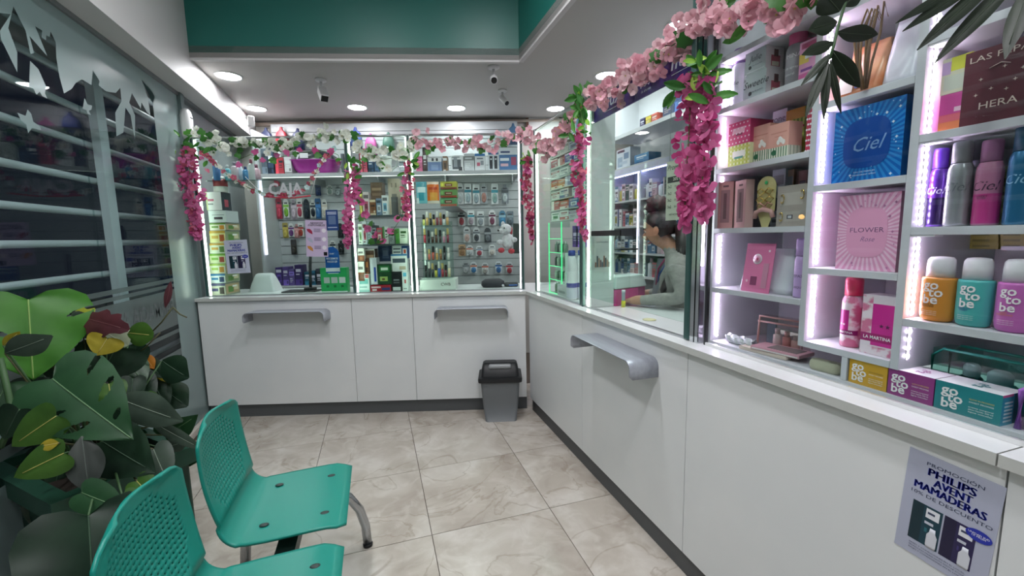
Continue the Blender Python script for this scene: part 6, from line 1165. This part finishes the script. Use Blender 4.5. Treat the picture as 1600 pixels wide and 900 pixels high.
# ================================================================== cameras and sensor
def camera_body(x, y, label, yaw, tilt, k=1., dome=False):
    t = thing('security_camera', label, 'camera', (x, y, 2.70), yaw, 'ceiling security cameras'); CWm = mat('#d9d9d9', .4)
    bottlemesh([(.045*k, 0), (.045*k, -.012), (.03*k, -.02)][::-1], ['#cfcfcf'], 20).build('mount_base', t); MB().tube([(0, 0, -.015), (0, 0, -.06*k), (0, -.015, -.085*k)], .011*k, CWm, 10).build('arm', t)
    bd = thing('head', None, None, (0, -.02, -.10*k), (R(tilt), 0, 0)); bd.parent = t
    if dome: b = MB(); b.lathe([(.026*k, .05), (.028*k, .04), (.028*k, -.05), (.024*k, -.055)][::-1], CWm, 20); b.build('housing', bd); bottlemesh([(.0215*k, -.0585), (.0235*k, -.0555)], ['#101114'], 16).build('lens', bd)
    else: MB().box(-.032*k, .032*k, -.03*k, .03*k, -.10*k, .03, CWm).build('housing', bd, bevel=.008, seg=3); MB().box(-.027*k, .027*k, -.025*k, .025*k, -.104*k, -.1005*k, mat('#17181b', .2)).build('lens', bd)
    return t
camera_body(-.345, 3.977, 'white box security camera above the wide glass bay', R(18), -42)
camera_body(.955, 3.36, 'white bullet security camera at the green beam corner', R(-14), -62, 1., True)
camera_body(1.175, 3.86, 'tilted black lens security camera farther from the green beam', R(22), -48, .9, True)
sn = thing('motion_sensor', 'small white motion sensor at the top of the bulkhead end', 'sensor', on(392, 190, 1, 4.9), R(20)); MB().box(-.03, .03, -.03, .02, -.05, .05, mat('#e0e0de', .4)).build('housing', sn, bevel=.01); part('bracket', sn, mat('#d0d0ce', .4), (-.05, -.031, -.01, .01, .02, .04))
af = thing('air_freshener', 'white wall air freshener on the frosted glass band above the flowers', 'dispenser', (FX+.007, on(289, 190, 0, FX+.03).y, on(289, 217, 0, FX+.03).z), R(90)); b = MB(); b.grid([rrect(.085, .05, 0, .02), rrect(.10, .065, .03, .025), rrect(.10, .065, .17, .025), rrect(.085, .055, .21, .025), rrect(.05, .04, .225, .015)], mat('#dcdedd', .3), True, True); b.fan(list(range(20))[::-1], WHITE); b.fan(range(80, 100), mat('#dcdedd', .3)); b.build('housing', af, loc=(0, -.034, 0)); part('vent', af, mat('#6a6e6e', .5), (-.02, .02, -.07, -.066, .16, .165))
# ================================================================== promotion poster on the counter front
w_, h_ = None, None
pa = on(1408, 695, 0, 1.118); pbt = on(1555, 750, 0, 1.118); pcb = on(1393, 848, 0, 1.118)
w_ = pa.y-pbt.y; h_ = pa.z-pcb.z
o = sheet('poster', 'large lilac baby bottle promotion poster on the counter front', 'poster', w_, h_, (1.1192, (pa.y+pbt.y)/2-.004, pcb.z), R(-90), '#b4b8cc', R(3)); philips(o, w_, h_)
# ================================================================== flower garlands
def varmat(name, c1, c2, rough=.6, edge=None, trans=.25):
    m = bpy.data.materials.new(name); m.use_nodes = True; N = m.node_tree.nodes; L = m.node_tree.links; b = N['Principled BSDF']
    oi = N.new('ShaderNodeObjectInfo'); mx = N.new('ShaderNodeMixRGB'); mx.inputs[1].default_value = lin(c1); mx.inputs[2].default_value = lin(c2); L.new(oi.outputs['Random'], mx.inputs[0])
    L.new(mx.outputs[0], b.inputs['Base Color']); b.inputs['Roughness'].default_value = rough
    tl = N.new('ShaderNodeBsdfTranslucent'); L.new(mx.outputs[0], tl.inputs[0]); ms = N.new('ShaderNodeMixShader'); ms.inputs[0].default_value = trans
    L.new(b.outputs[0], ms.inputs[1]); L.new(tl.outputs[0], ms.inputs[2]); L.new(ms.outputs[0], N['Material Output'].inputs['Surface']); return m
PETW = varmat('petal_white', '#e9ece2', '#d5dbcf'); PETP = varmat('petal_pale_pink', '#efd0d4', '#dfa4b2'); PETM = varmat('petal_magenta', '#bf4482', '#d274a4'); PETR = varmat('petal_red', '#b03e5c', '#cc6a84'); PETT = varmat('petal_teal', '#a9d4d4', '#d9ecec')
IVY = varmat('ivy_leaf', '#2f6b28', '#4f8f38', .5); IVYD = varmat('ivy_dark', '#24521f', '#3d7430', .5); LIME = varmat('lime_leaf', '#8fc048', '#b4d860', .5)
def blossom_mesh(m, r=.022, n=5, cup=.35, core='#d8c878'):
    b = MB()
    for k in range(n):
        a = k*2*math.pi/n; pts = []
        for u, w in ((.12, .10), (.55, .42), (.88, .40), (1.05, .0)):
            for s in ((-1, 1) if w else (0,)): pts.append((math.cos(a)*u*r-math.sin(a)*s*w*r, math.sin(a)*u*r+math.cos(a)*s*w*r, cup*r*u*u*(1 if s else 1.1)+.12*r*abs(s)*w))
        o = len(b.v); b.v += pts
        for f in ((0, 2, 3, 1), (2, 4, 5, 3), (4, 6, 5)): b.f.append(tuple(o+i for i in f)); b.m.append(b.mi(m)); b.sm.append(True)
    cm = mat(core, .6); o = len(b.v); b.v += [(math.cos(k*math.pi/3)*r*.14, math.sin(k*math.pi/3)*r*.14, .05*r) for k in range(6)]+[(0, 0, r*.28)]
    for k in range(6): b.f.append((o+k, o+(k+1) % 6, o+6)); b.m.append(b.mi(cm)); b.sm.append(True)
    return b.mesh('blossom')
def ruffle_mesh(m, r=.024):
    b = MB(); rr = random.Random(2)
    for k in range(7):
        a = k*2*math.pi/7; w = .55; tip = .75+.3*rr.random(); zz = (.2 if k % 2 else .55)*r
        P = [(.08, -.1, 0), (.08, .1, 0), (.6*tip, -w, zz*.7), (.6*tip, w, zz*.7), (tip, -.35, zz+.05*r), (tip, .35, zz-.1*r), (tip*1.08, 0, zz+.15*r)]
        o = len(b.v); b.v += [((math.cos(a)*x-math.sin(a)*y)*r, (math.sin(a)*x+math.cos(a)*y)*r, z) for x, y, z in P]
        for f in ((0, 2, 3, 1), (2, 4, 6, 5, 3)): b.f.append(tuple(o+i for i in f)); b.m.append(b.mi(m)); b.sm.append(True)
    return b.mesh('blossom')
def floret_mesh(m, r=.024):
    b = MB()
    for k, (a, w, l, up) in enumerate(((0, .62, 1., .5), (2.3, .5, .85, .1), (-2.3, .5, .85, .1), (math.pi, .4, .6, -.3))):
        P = [(0, 0, 0), (.45*l, -w, .25*up), (.45*l, w, .25*up), (.85*l, -w*.8, up*.75), (.85*l, w*.8, up*.75), (1.1*l, 0, up)]
        o = len(b.v); b.v += [((math.cos(a)*x-math.sin(a)*y)*r, (math.sin(a)*x+math.cos(a)*y)*r, z*r) for x, y, z in P]
        for f in ((0, 1, 2), (1, 3, 4, 2), (3, 5, 4)): b.f.append(tuple(o+i for i in f)); b.m.append(b.mi(m)); b.sm.append(True)
    return b.mesh('floret')
def ivy_mesh(m, L_=.05):
    P = [(0, 0), (.34, -.06), (.50, .22), (.36, .42), (.42, .66), (.20, .74), (0, 1.0), (-.20, .74), (-.42, .66), (-.36, .42), (-.50, .22), (-.34, -.06)]
    b = MB(); b.v = [(x*L_, y*L_, -.10*L_*abs(x)*2+.12*L_*math.sin(y*3)) for x, y in P]+[(0, .35*L_, .12*L_)]
    for k in range(12): b.f.append((k, (k+1) % 12, 12)); b.m.append(b.mi(m)); b.sm.append(True)
    return b.mesh('leaf')
def oval_mesh(m, L_=.06, w=.22):
    b = MB(); rows = []
    for i in range(7):
        v = i/6; hw = w*math.sin(math.pi*(v*.94+.03))**.8; rows.append([(u*hw*L_, v*L_, -.12*L_*v*v+.10*L_*abs(u)) for u in (-1, -.5, 0, .5, 1)])
    b.grid(rows, m, True); return b.mesh('leaf')
BW, BP, RP = blossom_mesh(PETW, .026), blossom_mesh(PETP, .025), ruffle_mesh(PETP, .026); FM_, FR_ = floret_mesh(PETM, .027), floret_mesh(PETR, .024); RWm = ruffle_mesh(PETW, .026); IV1, IV2, OV1, OV2 = ivy_mesh(IVY), ivy_mesh(IVYD), oval_mesh(IVY), oval_mesh(LIME, .05, .25); BR5 = blossom_mesh(PETR, .022, 5, .2); BT5 = blossom_mesh(PETT, .022, 5, .2); BY5 = blossom_mesh(PETW, .020, 5, .2, '#d8b040'); HEART = ivy_mesh(PETM, .05); ROSE = ruffle_mesh(PETM, .028)
rg = random.Random(21)
TOCAM = lambda p: (EYE-p).normalized()
def face(o, p, spread=.7):
    d = TOCAM(p)+Vector((rg.uniform(-1, 1), rg.uniform(-1, 1), rg.uniform(-.6, 1)))*spread; q = d.normalized().to_track_quat('Z', 'Y'); o.rotation_mode = 'QUATERNION'
    q = q @ Matrix.Rotation(rg.uniform(0, 6.28), 3, 'Z').to_quaternion(); o.rotation_quaternion = q
def resample(pts, n):
    ds = [0]; 
    for a, b_ in zip(pts[:-1], pts[1:]): ds.append(ds[-1]+(b_-a).length)
    out = []
    for k in range(n):
        t = ds[-1]*k/max(1, n-1); i = max(j for j in range(len(ds)-1) if ds[j] <= t+1e-9); f = (t-ds[i])/max(1e-9, ds[i+1]-ds[i]); out.append(pts[i].lerp(pts[i+1], f))
    return out
def garland(label, pts, meshes, nb, leaves, nl, rad=.03, name='flower_garland', grp='flower garlands', stem='#4a6a34', sc_=(.85, 1.2), lsc=(.8, 1.3), bname='blossom'):
    g_ = thing(name, label, 'garland', pts[0], 0, grp); o0 = pts[0]
    MB().tube([p-o0 for p in resample(pts, 24)], .0022, mat(stem, .6), 5).build('stem', g_)
    for p in resample(pts, nb):
        q = p+Vector((rg.gauss(0, rad*.6), rg.gauss(0, rad*.6), rg.gauss(0, rad))); o = inst(rg.choice(meshes), bname, g_, q-o0, scale=rg.uniform(*sc_)); face(o, q)
    for p in resample(pts, nl) if nl else []:
        q = p+Vector((rg.gauss(0, rad*.5), rg.gauss(0, rad*.4), rg.gauss(0, rad*1.1))); o = inst(rg.choice(leaves), 'leaf', g_, q-o0, scale=rg.uniform(*lsc)); face(o, q, .6)
    return g_
BKP = lambda px, py, t=.085: BK(bk(px, py, t)[0], t, bk(px, py, t)[1])
XP = lambda px, py, x=1.15: on(px, py, 0, x)
garland('white blossom garland with ivy along the top of the wide glass bay', [BKP(*p) for p in ((296, 205), (318, 218), (345, 227), (380, 226), (412, 220), (436, 232), (462, 226), (490, 219), (515, 210), (540, 216))], [BW, RWm, RWm], 62, [IV1, IV2], 24)
garland('white blossom garland swagged across the narrow glass bay', [BKP(*p) for p in ((545, 214), (562, 230), (582, 244), (600, 249), (618, 246), (634, 238), (642, 226))], [RWm, RWm, BW], 44, [IV1, LIME and IV1], 10)
garland('pale pink blossom garland along the top of the baby bottle bay', [BKP(*p) for p in ((648, 213), (662, 222), (685, 226), (712, 222), (735, 227), (758, 230), (780, 222), (800, 210), (822, 208), (836, 222))], [RP, RP, BP], 70, [IV1, IV2], 12)
garland('pale pink blossom garland drooping across the corner glass bay', [XP(*p) for p in ((838, 226), (850, 234), (866, 230), (880, 216), (888, 196), (893, 178))], [RP, RP, BP], 52, [IV1, IV2], 7)
garland('thick pale pink blossom garland over the purple banner', [XP(*p) for p in ((925, 152), (945, 148), (968, 132), (985, 112), (1005, 106), (1022, 96), (1040, 78), (1058, 66), (1075, 50))], [RP, RP, BP], 110, [IV1, IV2], 10, .034, sc_=(.8, 1.1))
garland('pale pink blossom garland rising in front of the cabinet top', [XP(*p) for p in ((1080, 48), (1095, 30), (1115, 22), (1138, 38), (1155, 28), (1172, 18), (1195, 14), (1222, 4), (1262, -14), (1300, -40))], [RP, RP, BP], 84, [IV1, IV2, OV1], 14, .026, sc_=(.85, 1.1))
def cascade(label, pts, n, width, meshes=None, top=None, nleaf=10, lime=3, sc_=(.8, 1.2), lm=None):
    c_ = thing('hanging_blossom', label, 'flowers', pts[0], 0, 'hanging wisteria strands'); o0 = pts[0]; P = resample(pts, n)
    MB().tube([p-o0 for p in resample(pts, 14)], .002, mat('#5a7a3c', .6), 5).build('stem', c_)
    for k, p in enumerate(P):
        f = k/n; w = width*(.75+.5*math.sin(min(1, f*1.4)*math.pi))*(1-.55*f**3); q = p+Vector((rg.gauss(0, w*.45), rg.gauss(0, w*.45), rg.gauss(0, .012)))
        o = inst(rg.choice(meshes or [FM_]), 'floret', c_, q-o0, scale=rg.uniform(*sc_)); face(o, q, 1.)
    for k in range(nleaf):
        q = pts[0]+Vector((rg.gauss(0, width*.8), rg.gauss(0, width*.6), rg.gauss(.0, .045))); o = inst(OV1 if k >= lime else OV2, 'leaf', c_, q-o0, scale=rg.uniform(.8, 1.3)); face(o, q, .8)
    return c_
cascade('magenta wisteria strand hanging at the frosted band post', [BKP(295, 232, .02), BKP(297, 290, .02), BKP(303, 335, .02), BKP(309, 372, .02)], 160, .08, [FM_, FM_, FR_], nleaf=22)
cascade('magenta wisteria strand between the wide and narrow bays', [BKP(552, 262, .06), BKP(547, 310, .06), BKP(545, 350, .06), BKP(542, 386, .06)], 84, .05, [FM_], nleaf=14)
cascade('rose wisteria strand between the narrow and baby bottle bays', [BKP(637, 252, .06), BKP(636, 300, .06), BKP(634, 345, .06)], 44, .03, [FR_, FM_], nleaf=12)
cascade('rose wisteria strand at the inner corner post', [BKP(824, 246, .04), BKP(826, 300, .04), BKP(828, 345, .04), BKP(832, 374, .04)], 80, .036, [FR_, FR_, FM_], nleaf=10)
cascade('magenta wisteria strand at the post beside the cashier window', [XP(905, 205, 1.14), XP(904, 260, 1.14), XP(907, 320, 1.14), XP(914, 368, 1.14)], 74, .038, [FM_, FR_], nleaf=8)
cascade('bushy ivy bunch with lime tips over the lit end panel', [XP(905, 165, 1.13), XP(910, 185, 1.13), XP(915, 215, 1.13)], 2, .03, [FM_], nleaf=34, lime=8)
cascade('large pink wisteria strand over the cashier window edge', [XP(1078, 118, 1.10), XP(1078, 180, 1.10), XP(1074, 250, 1.10), XP(1070, 310, 1.10), XP(1072, 352, 1.10)], 66, .04, [FM_], nleaf=10, sc_=(.85, 1.25))
cascade('large pink wisteria strand in front of the chrome post', [XP(1100, 122, 1.10), XP(1104, 180, 1.10), XP(1100, 250, 1.10), XP(1096, 300, 1.10), XP(1100, 345, 1.10)], 58, .034, [FM_], nleaf=26, lime=6, sc_=(.85, 1.25))
garland('red white and teal paper flower chain swagged below the white garland', [BKP(*p, .10) for p in ((312, 234), (328, 248), (345, 264), (360, 277), (378, 288), (398, 298), (418, 303))]+[BKP(*p, .10) for p in ((455, 305), (476, 296), (488, 280), (496, 265), (505, 250), (522, 232))], [BR5, BR5, BY5, BT5], 46, [OV1], 0, .006, 'flower_chain', sc_=(.8, 1.1))
garland('sparse vine of pink hearts and ivy over the hanging sign', [BKP(*p, .09) for p in ((372, 250), (395, 240), (412, 255), (440, 245), (460, 240), (500, 235), (528, 240), (535, 268), (548, 290), (560, 310))], [HEART], 12, [IV1], 8, .02, 'heart_vine', bname='heart_leaf')
garland('string of pink roses and ivy across the narrow bay shelves', [BKP(*p, .09) for p in ((560, 300), (568, 335), (578, 362), (594, 378), (610, 366), (622, 348), (632, 330))], [ROSE], 9, [IV2], 9, .016, 'rose_vine', bname='rose')
# ================================================================== foreground potted plants
def leafmat(name, c1, c2, vein, rough=.42):
    m = bpy.data.materials.new(name); m.use_nodes = True; N = m.node_tree.nodes; L = m.node_tree.links; b = N['Principled BSDF']
    tc = N.new('ShaderNodeTexCoord'); n = N.new('ShaderNodeTexNoise'); n.inputs['Scale'].default_value = 9; n.inputs['Detail'].default_value = 4; L.new(tc.outputs['Object'], n.inputs['Vector'])
    r = N.new('ShaderNodeValToRGB'); r.color_ramp.elements[0].color = lin(c1); r.color_ramp.elements[1].color = lin(c2); r.color_ramp.elements[0].position = .35; r.color_ramp.elements[1].position = .65; L.new(n.outputs[0], r.inputs[0])
    L.new(r.outputs[0], b.inputs['Base Color']); b.inputs['Roughness'].default_value = rough
    tl = N.new('ShaderNodeBsdfTranslucent'); L.new(r.outputs[0], tl.inputs[0]); ms = N.new('ShaderNodeMixShader'); ms.inputs[0].default_value = .15; L.new(b.outputs[0], ms.inputs[1]); L.new(tl.outputs[0], ms.inputs[2]); L.new(ms.outputs[0], N['Material Output'].inputs['Surface'])
    return m, mat(vein, .5)
LM = dict(bright=leafmat('leaf_bright', '#35701b', '#427f24', '#84a458'), mid=leafmat('leaf_mid', '#224629', '#2b5231', '#587a54'), palm=leafmat('leaf_palm', '#121c10', '#1b2917', '#2c3a26', .5), dark=leafmat('leaf_dark', '#172c1f', '#203a27', '#3a5440'), grey=leafmat('leaf_grey', '#3d4c42', '#4f5e52', '#7d8c7c'), lime=leafmat('leaf_lime', '#8f9a2a', '#b0b43a', '#c9c66a'), yellow=leafmat('leaf_yellow', '#9a8a22', '#b8a83a', '#cfc070'), maroon=leafmat('leaf_maroon', '#3f1a22', '#54252c', '#6a3a40'), orange=leafmat('leaf_orange', '#b0661c', '#c98430', '#d9a050'), spot=leafmat('leaf_spotted', '#2f3632', '#3a423c', '#5a625c'), pale=leafmat('leaf_pale', '#7d8a70', '#9aa48a', '#b4bca4'), vgreen=leafmat('leaf_variegated', '#355a20', '#4a702b', '#b0ac5c'))
def leaf(parent, base, tip, wpx, d0, d1, kind, mk_, roll=0., holes=(), curl=.12, P0=None):
    """one leaf blade from base pixel to tip pixel at camera distances d0, d1"""
    A_ = EYE+ray(*base)*d0; B_ = EYE+ray(*tip)*d1; ax = B_-A_; Ln = ax.length; yv = ax.normalized(); mid = (A_+B_)/2; nv = (EYE-mid).normalized(); nv = (nv-yv*nv.dot(yv)).normalized()
    nv = (Matrix.Rotation(roll, 3, yv) @ nv).normalized(); xv = yv.cross(nv); W_ = wpx*(d0+d1)/2/FPX; ml, mv = LM[mk_]
    nvv, nu = (120, 44) if holes else (12, 10); rows = []
    def hw(v):
        if kind == 'heart': return (math.sin(math.pi*min(1, v*.80+.20))**.75)*(1 if v > .0 else 0)
        if kind == 'lance': return math.sin(math.pi*(v*.97+.015))**.9
        if kind == 'maple': return math.sin(math.pi*(v*.9+.08))**.8*(1+.22*math.sin(v*22))
        return math.sin(math.pi*(v*.96+.02))**.6
    HO = [(0, 0), (.14, -.10), (.30, -.125), (.44, -.04), (.5, .12), (.485, .30), (.41, .50), (.29, .69), (.15, .86), (0, 1.0)]
    for i in range(nvv+1):
        v = i/nvv; row = []
        if kind == 'heart':
            q = v*(len(HO)-1); k = min(int(q), len(HO)-2); f = q-k; bx = HO[k][0]*(1-f)+HO[k+1][0]*f; by = HO[k][1]*(1-f)+HO[k+1][1]*f; my = v**1.15
        else: bx, by, my = hw(v)*.5, v, v
        for j in range(nu+1):
            u = -1+2*j/nu; a_ = abs(u); x_ = math.copysign(bx*a_, u); y_ = my+(by-my)*a_
            row.append(A_+xv*(x_*W_)+yv*(Ln*y_)+nv*(-Ln*curl*y_*y_+W_*(.20*abs(x_)-.5*x_*x_)+.012*W_*math.sin(14*y_+3*u)*a_))
        rows.append(row)
    o0 = rows[0][nu//2]; rows = [[p-o0 for p in r] for r in rows]
    def skip(i, j):
        v = (i+.5)/nvv; u = -1+2*(j+.5)/nu
        for (hu, hv, ru, rv, sl) in holes:
            du = u-hu; dv = v-hv; 
            if (du/ru)**2+(dv/rv)**2 < 1: return True
        return False
    b = MB(); b.grid(rows, ml, True, skip=skip if holes else None); o = b.build('leaf', parent, loc=(o0-parent.location))
    vb_ = MB(); vb_.tube([rows[i][nu//2]+nv*.0008*(.5) for i in range(0, nvv, 2)], [.0016*(W_/.12)**.5]*len(range(0, nvv, 2)), mv, 5); vb_.build('midrib', o)
    return o, A_
PLC = on(60, 800, 2, .45)
pt = thing('potted_plant', 'dense potted monstera and pothos in a dark green planter by the storefront', 'plant', (-1.02, 1.98, 0), 0)
PG = mat('#16382b', .45); PR = mat('#1d4635', .4); PRT = R(-42.6)
b = MB(); b.box(-.46, .12, -.19, .20, .0, .50, PG); b.build('planter', pt, rot=PRT, bevel=.01)
for q in ((-.49, .15, -.225, -.17, .475, .545), (-.49, .15, .17, .225, .475, .545), (-.49, -.44, -.17, .17, .475, .545), (.10, .15, -.17, .17, .475, .545)): MB().box(*q, PR).build('planter_rim', pt, rot=PRT)
MB().box(-.44, .10, -.17, .17, .50, .506, mat('#2a211a', .9)).build('soil', pt, rot=PRT)
MH = lambda: [(.55, .42, .28, .035, .25), (.62, .60, .25, .03, .2), (-.55, .45, .3, .035, .25), (-.6, .63, .24, .03, .2)]
LEAVES = [((44, 468), (52, 592), 150, 1.55, 1.50, 'heart', 'bright', .0, [(.55, .55, .28, .03, .1), (-.8, .45, .25, .028, .1)], .1),
 ((82, 592), (196, 682), 128, 1.38, 1.30, 'heart', 'mid', .15, [(.55, .68, .30, .026, .06), (.62, .50, .30, .024, .06), (-.55, .60, .32, .03, .06), (-.40, .78, .22, .024, .05), (-.78, .42, .26, .022, .05)], .1),
 ((138, 806), (150, 985), 168, 1.10, 1.02, 'heart', 'dark', -.1, [(-.55, .52, .40, .024, .08)], .1),
 ((8, 552), (74, 530), 40, 1.45, 1.42, 'lance', 'grey', .3, (), .1), ((5, 540), (30, 520), 16, 1.44, 1.44, 'lance', 'yellow', .3, (), .1), ((168, 528), (150, 556), 48, 1.62, 1.6, 'heart', 'yellow', .2, (), .1), ((128, 496), (193, 512), 40, 1.66, 1.6, 'maple', 'maroon', -.2, (), .1),
 ((118, 486), (150, 512), 34, 1.72, 1.7, 'maple', 'lime', .2, (), .1), ((112, 500), (158, 528), 36, 1.70, 1.66, 'heart', 'grey', .2, (), .1), ((150, 512), (196, 536), 40, 1.72, 1.68, 'maple', 'pale', -.2, (), .1), ((200, 520), (236, 524), 38, 1.78, 1.76, 'round', 'vgreen', .1, (), .1),
 ((252, 570), (266, 598), 30, 1.95, 1.92, 'heart', 'yellow', .1, (), .1), ((208, 562), (210, 594), 22, 1.85, 1.84, 'heart', 'orange', .2, (), .1), ((222, 552), (240, 576), 18, 1.9, 1.9, 'lance', 'orange', .2, (), .05), ((224, 555), (252, 590), 24, 1.92, 1.9, 'lance', 'dark', .2, (), .05),
 ((232, 572), (256, 636), 34, 1.95, 1.88, 'lance', 'vgreen', .3, (), .1), ((210, 590), (238, 630), 48, 1.85, 1.82, 'heart', 'dark', .1, (), .1), ((240, 600), (262, 640), 38, 1.92, 1.88, 'heart', 'dark', .2, (), .1), ((226, 622), (254, 638), 28, 1.78, 1.76, 'heart', 'vgreen', .1, (), .1),
 ((180, 620), (274, 660), 52, 1.62, 1.58, 'lance', 'grey', .4, (), .12), ((232, 655), (308, 704), 20, 1.66, 1.62, 'lance', 'grey', .4, (), .15), ((262, 660), (282, 674), 22, 1.8, 1.78, 'heart', 'mid', .2, (), .1), ((88, 650), (12, 700), 60, 1.3, 1.26, 'heart', 'vgreen', .2, (), .1), ((100, 708), (16, 748), 58, 1.25, 1.20, 'heart', 'vgreen', .1, (), .1), ((92, 692), (60, 698), 18, 1.245, 1.235, 'lance', 'yellow', .1, (), .05),
 ((128, 682), (138, 768), 46, 1.3, 1.26, 'lance', 'spot', .1, (), .1), ((160, 690), (236, 738), 86, 1.45, 1.4, 'heart', 'dark', .2, (), .1), ((240, 702), (262, 760), 46, 1.55, 1.5, 'heart', 'grey', .3, (), .15), ((128, 770), (196, 798), 50, 1.2, 1.18, 'heart', 'mid', .2, (), .1), ((192, 778), (232, 822), 40, 1.24, 1.2, 'heart', 'vgreen', .2, (), .1),
 ((214, 752), (250, 790), 40, 1.4, 1.38, 'heart', 'vgreen', .3, (), .1), ((30, 640), (2, 690), 46, 1.3, 1.3, 'heart', 'dark', .3, (), .1), ((180, 545), (150, 600), 90, 1.75, 1.7, 'heart', 'dark', .1, (), .1), ((120, 560), (100, 610), 80, 1.7, 1.66, 'heart', 'dark', -.2, (), .1), ((200, 540), (180, 600), 60, 1.85, 1.82, 'heart', 'dark', .2, (), .1), ((255, 700), (292, 690), 26, 1.7, 1.7, 'lance', 'grey', .3, (), .1), ((170, 600), (176, 640), 44, 1.6, 1.58, 'heart', 'vgreen', .2, (), .1), ((10, 600), (-20, 660), 70, 1.45, 1.4, 'heart', 'mid', .2, (), .1)]
rl = random.Random(33); ATT = []
for q in LEAVES:
    o, a = leaf(pt, *q); ATT.append(a)
for k in range(44):
    px, py = rl.uniform(0, 290), rl.uniform(560, 800)
    if px > 290-(py-560)*.05 or (px > 200 and py > 760) or py > 720+.75*(150-abs(px-150)): continue
    d = rl.uniform(1.72, 2.0) if px > 120 else rl.uniform(1.55, 1.8); an = rl.uniform(-.6, 2.2); ln = rl.uniform(38, 60); o, a = leaf(pt, (px, py), (px+ln*math.cos(an), py+ln*math.sin(an)), rl.uniform(30, 48), d, d-.04, rl.choice(('heart', 'heart', 'lance')), rl.choice(('dark', 'dark', 'dark', 'mid', 'grey')), rl.uniform(-.3, .5)); ATT.append(a)
STM = mat('#4a4a2a', .6); STG = mat('#3a5a34', .6)
for k, a in enumerate(ATT):
    p0 = a-pt.location; p2 = Vector((max(-.22, min(.06, p0.x*.3-.08)), max(-.05, min(.2, p0.y*.2+.08)), .50)); p1 = (p0+p2)/2+Vector((0, 0, .06))
    MB().tube([p0, p1, p2], [.0028, .004, .006], STG if k % 3 else STM, 6).build('petiole', pt)
for a_, b_ in (((236, 520), (270, 480)), ((270, 480), (292, 496)), ((205, 560), (250, 520))):
    MB().tube([EYE+ray(*a_)*1.85-pt.location, EYE+ray(*((a_[0]+b_[0])/2, (a_[1]+b_[1])/2+3))*1.85-pt.location, EYE+ray(*b_)*1.85-pt.location], .003, STM, 6).build('runner', pt)
leaf(pt, (258, 481), (268, 440), 10, 1.85, 1.85, 'lance', 'maroon', .2)
MB().tube([EYE+ray(0, 560)*1.4-pt.location, EYE+ray(14, 620)*1.4-pt.location, EYE+ray(20, 660)*1.38-pt.location, EYE+ray(0, 700)*1.36-pt.location], .009, STG, 8).build('runner', pt)
# clear acrylic sheet leaning on the planter
ac = thing('acrylic_sheet', 'clear acrylic sheet leaning on the planter at the lower corner', 'sheet', (-1.12, 1.28, .30), (0, R(-38), R(-30))); MB().box(-.0, .16, -.16, .14, 0, .004, glassy('acrylic_sheet_mat', '#c9d6d2', .09, .05)).build('clear_plate', ac)
# ---- hanging artificial plant before the cabinet top
hpn = thing('hanging_plant', 'dark lobed hanging plant leaf in front of the cabinet top', 'plant', EYE+ray(1318, 10)*1.0, 0)
for base, tip, wp in [((1308, 50), (1374, 57), 26), ((1304, 66), (1258, 82), 20), ((1300, 78), (1340, 138), 26), ((1300, 82), (1254, 128), 13), ((1296, 88), (1258, 176), 15), ((1294, 92), (1284, 182), 13), ((1297, 92), (1310, 176), 11), ((1308, 34), (1268, 44), 30), ((1312, 18), (1286, -14), 44), ((1318, 10), (1350, -22), 30)]: leaf(hpn, base, tip, wp, 1.0, .99, 'lance', 'palm', .3)
MB().tube([EYE+ray(*p)*1.0-hpn.location for p in ((1296, 92), (1303, 70), (1310, 40), (1322, 0), (1345, -60), (1370, -130))], .0035, STG, 6).build('stem', hpn)
pm_ = thing('palm_fronds', 'long dark palm fronds hanging before the bottle column', 'plant', EYE+ray(1560, -60)*.78, 0)
for base, tip, wp in [((1512, -26), (1418, 22), 15), ((1540, -36), (1430, 31), 19), ((1568, -44), (1450, 56), 24), ((1598, -44), (1476, 74), 25), ((1612, -30), (1570, 76), 26), ((1640, -10), (1606, 50), 20)]: leaf(pm_, base, tip, wp, .80, .76, 'lance', 'palm', .25)
MB().tube([EYE+ray(*p)*.8-pm_.location for p in ((1505, -24), (1550, -50), (1610, -60), (1680, -90))], .005, STG, 6).build('stem', pm_)
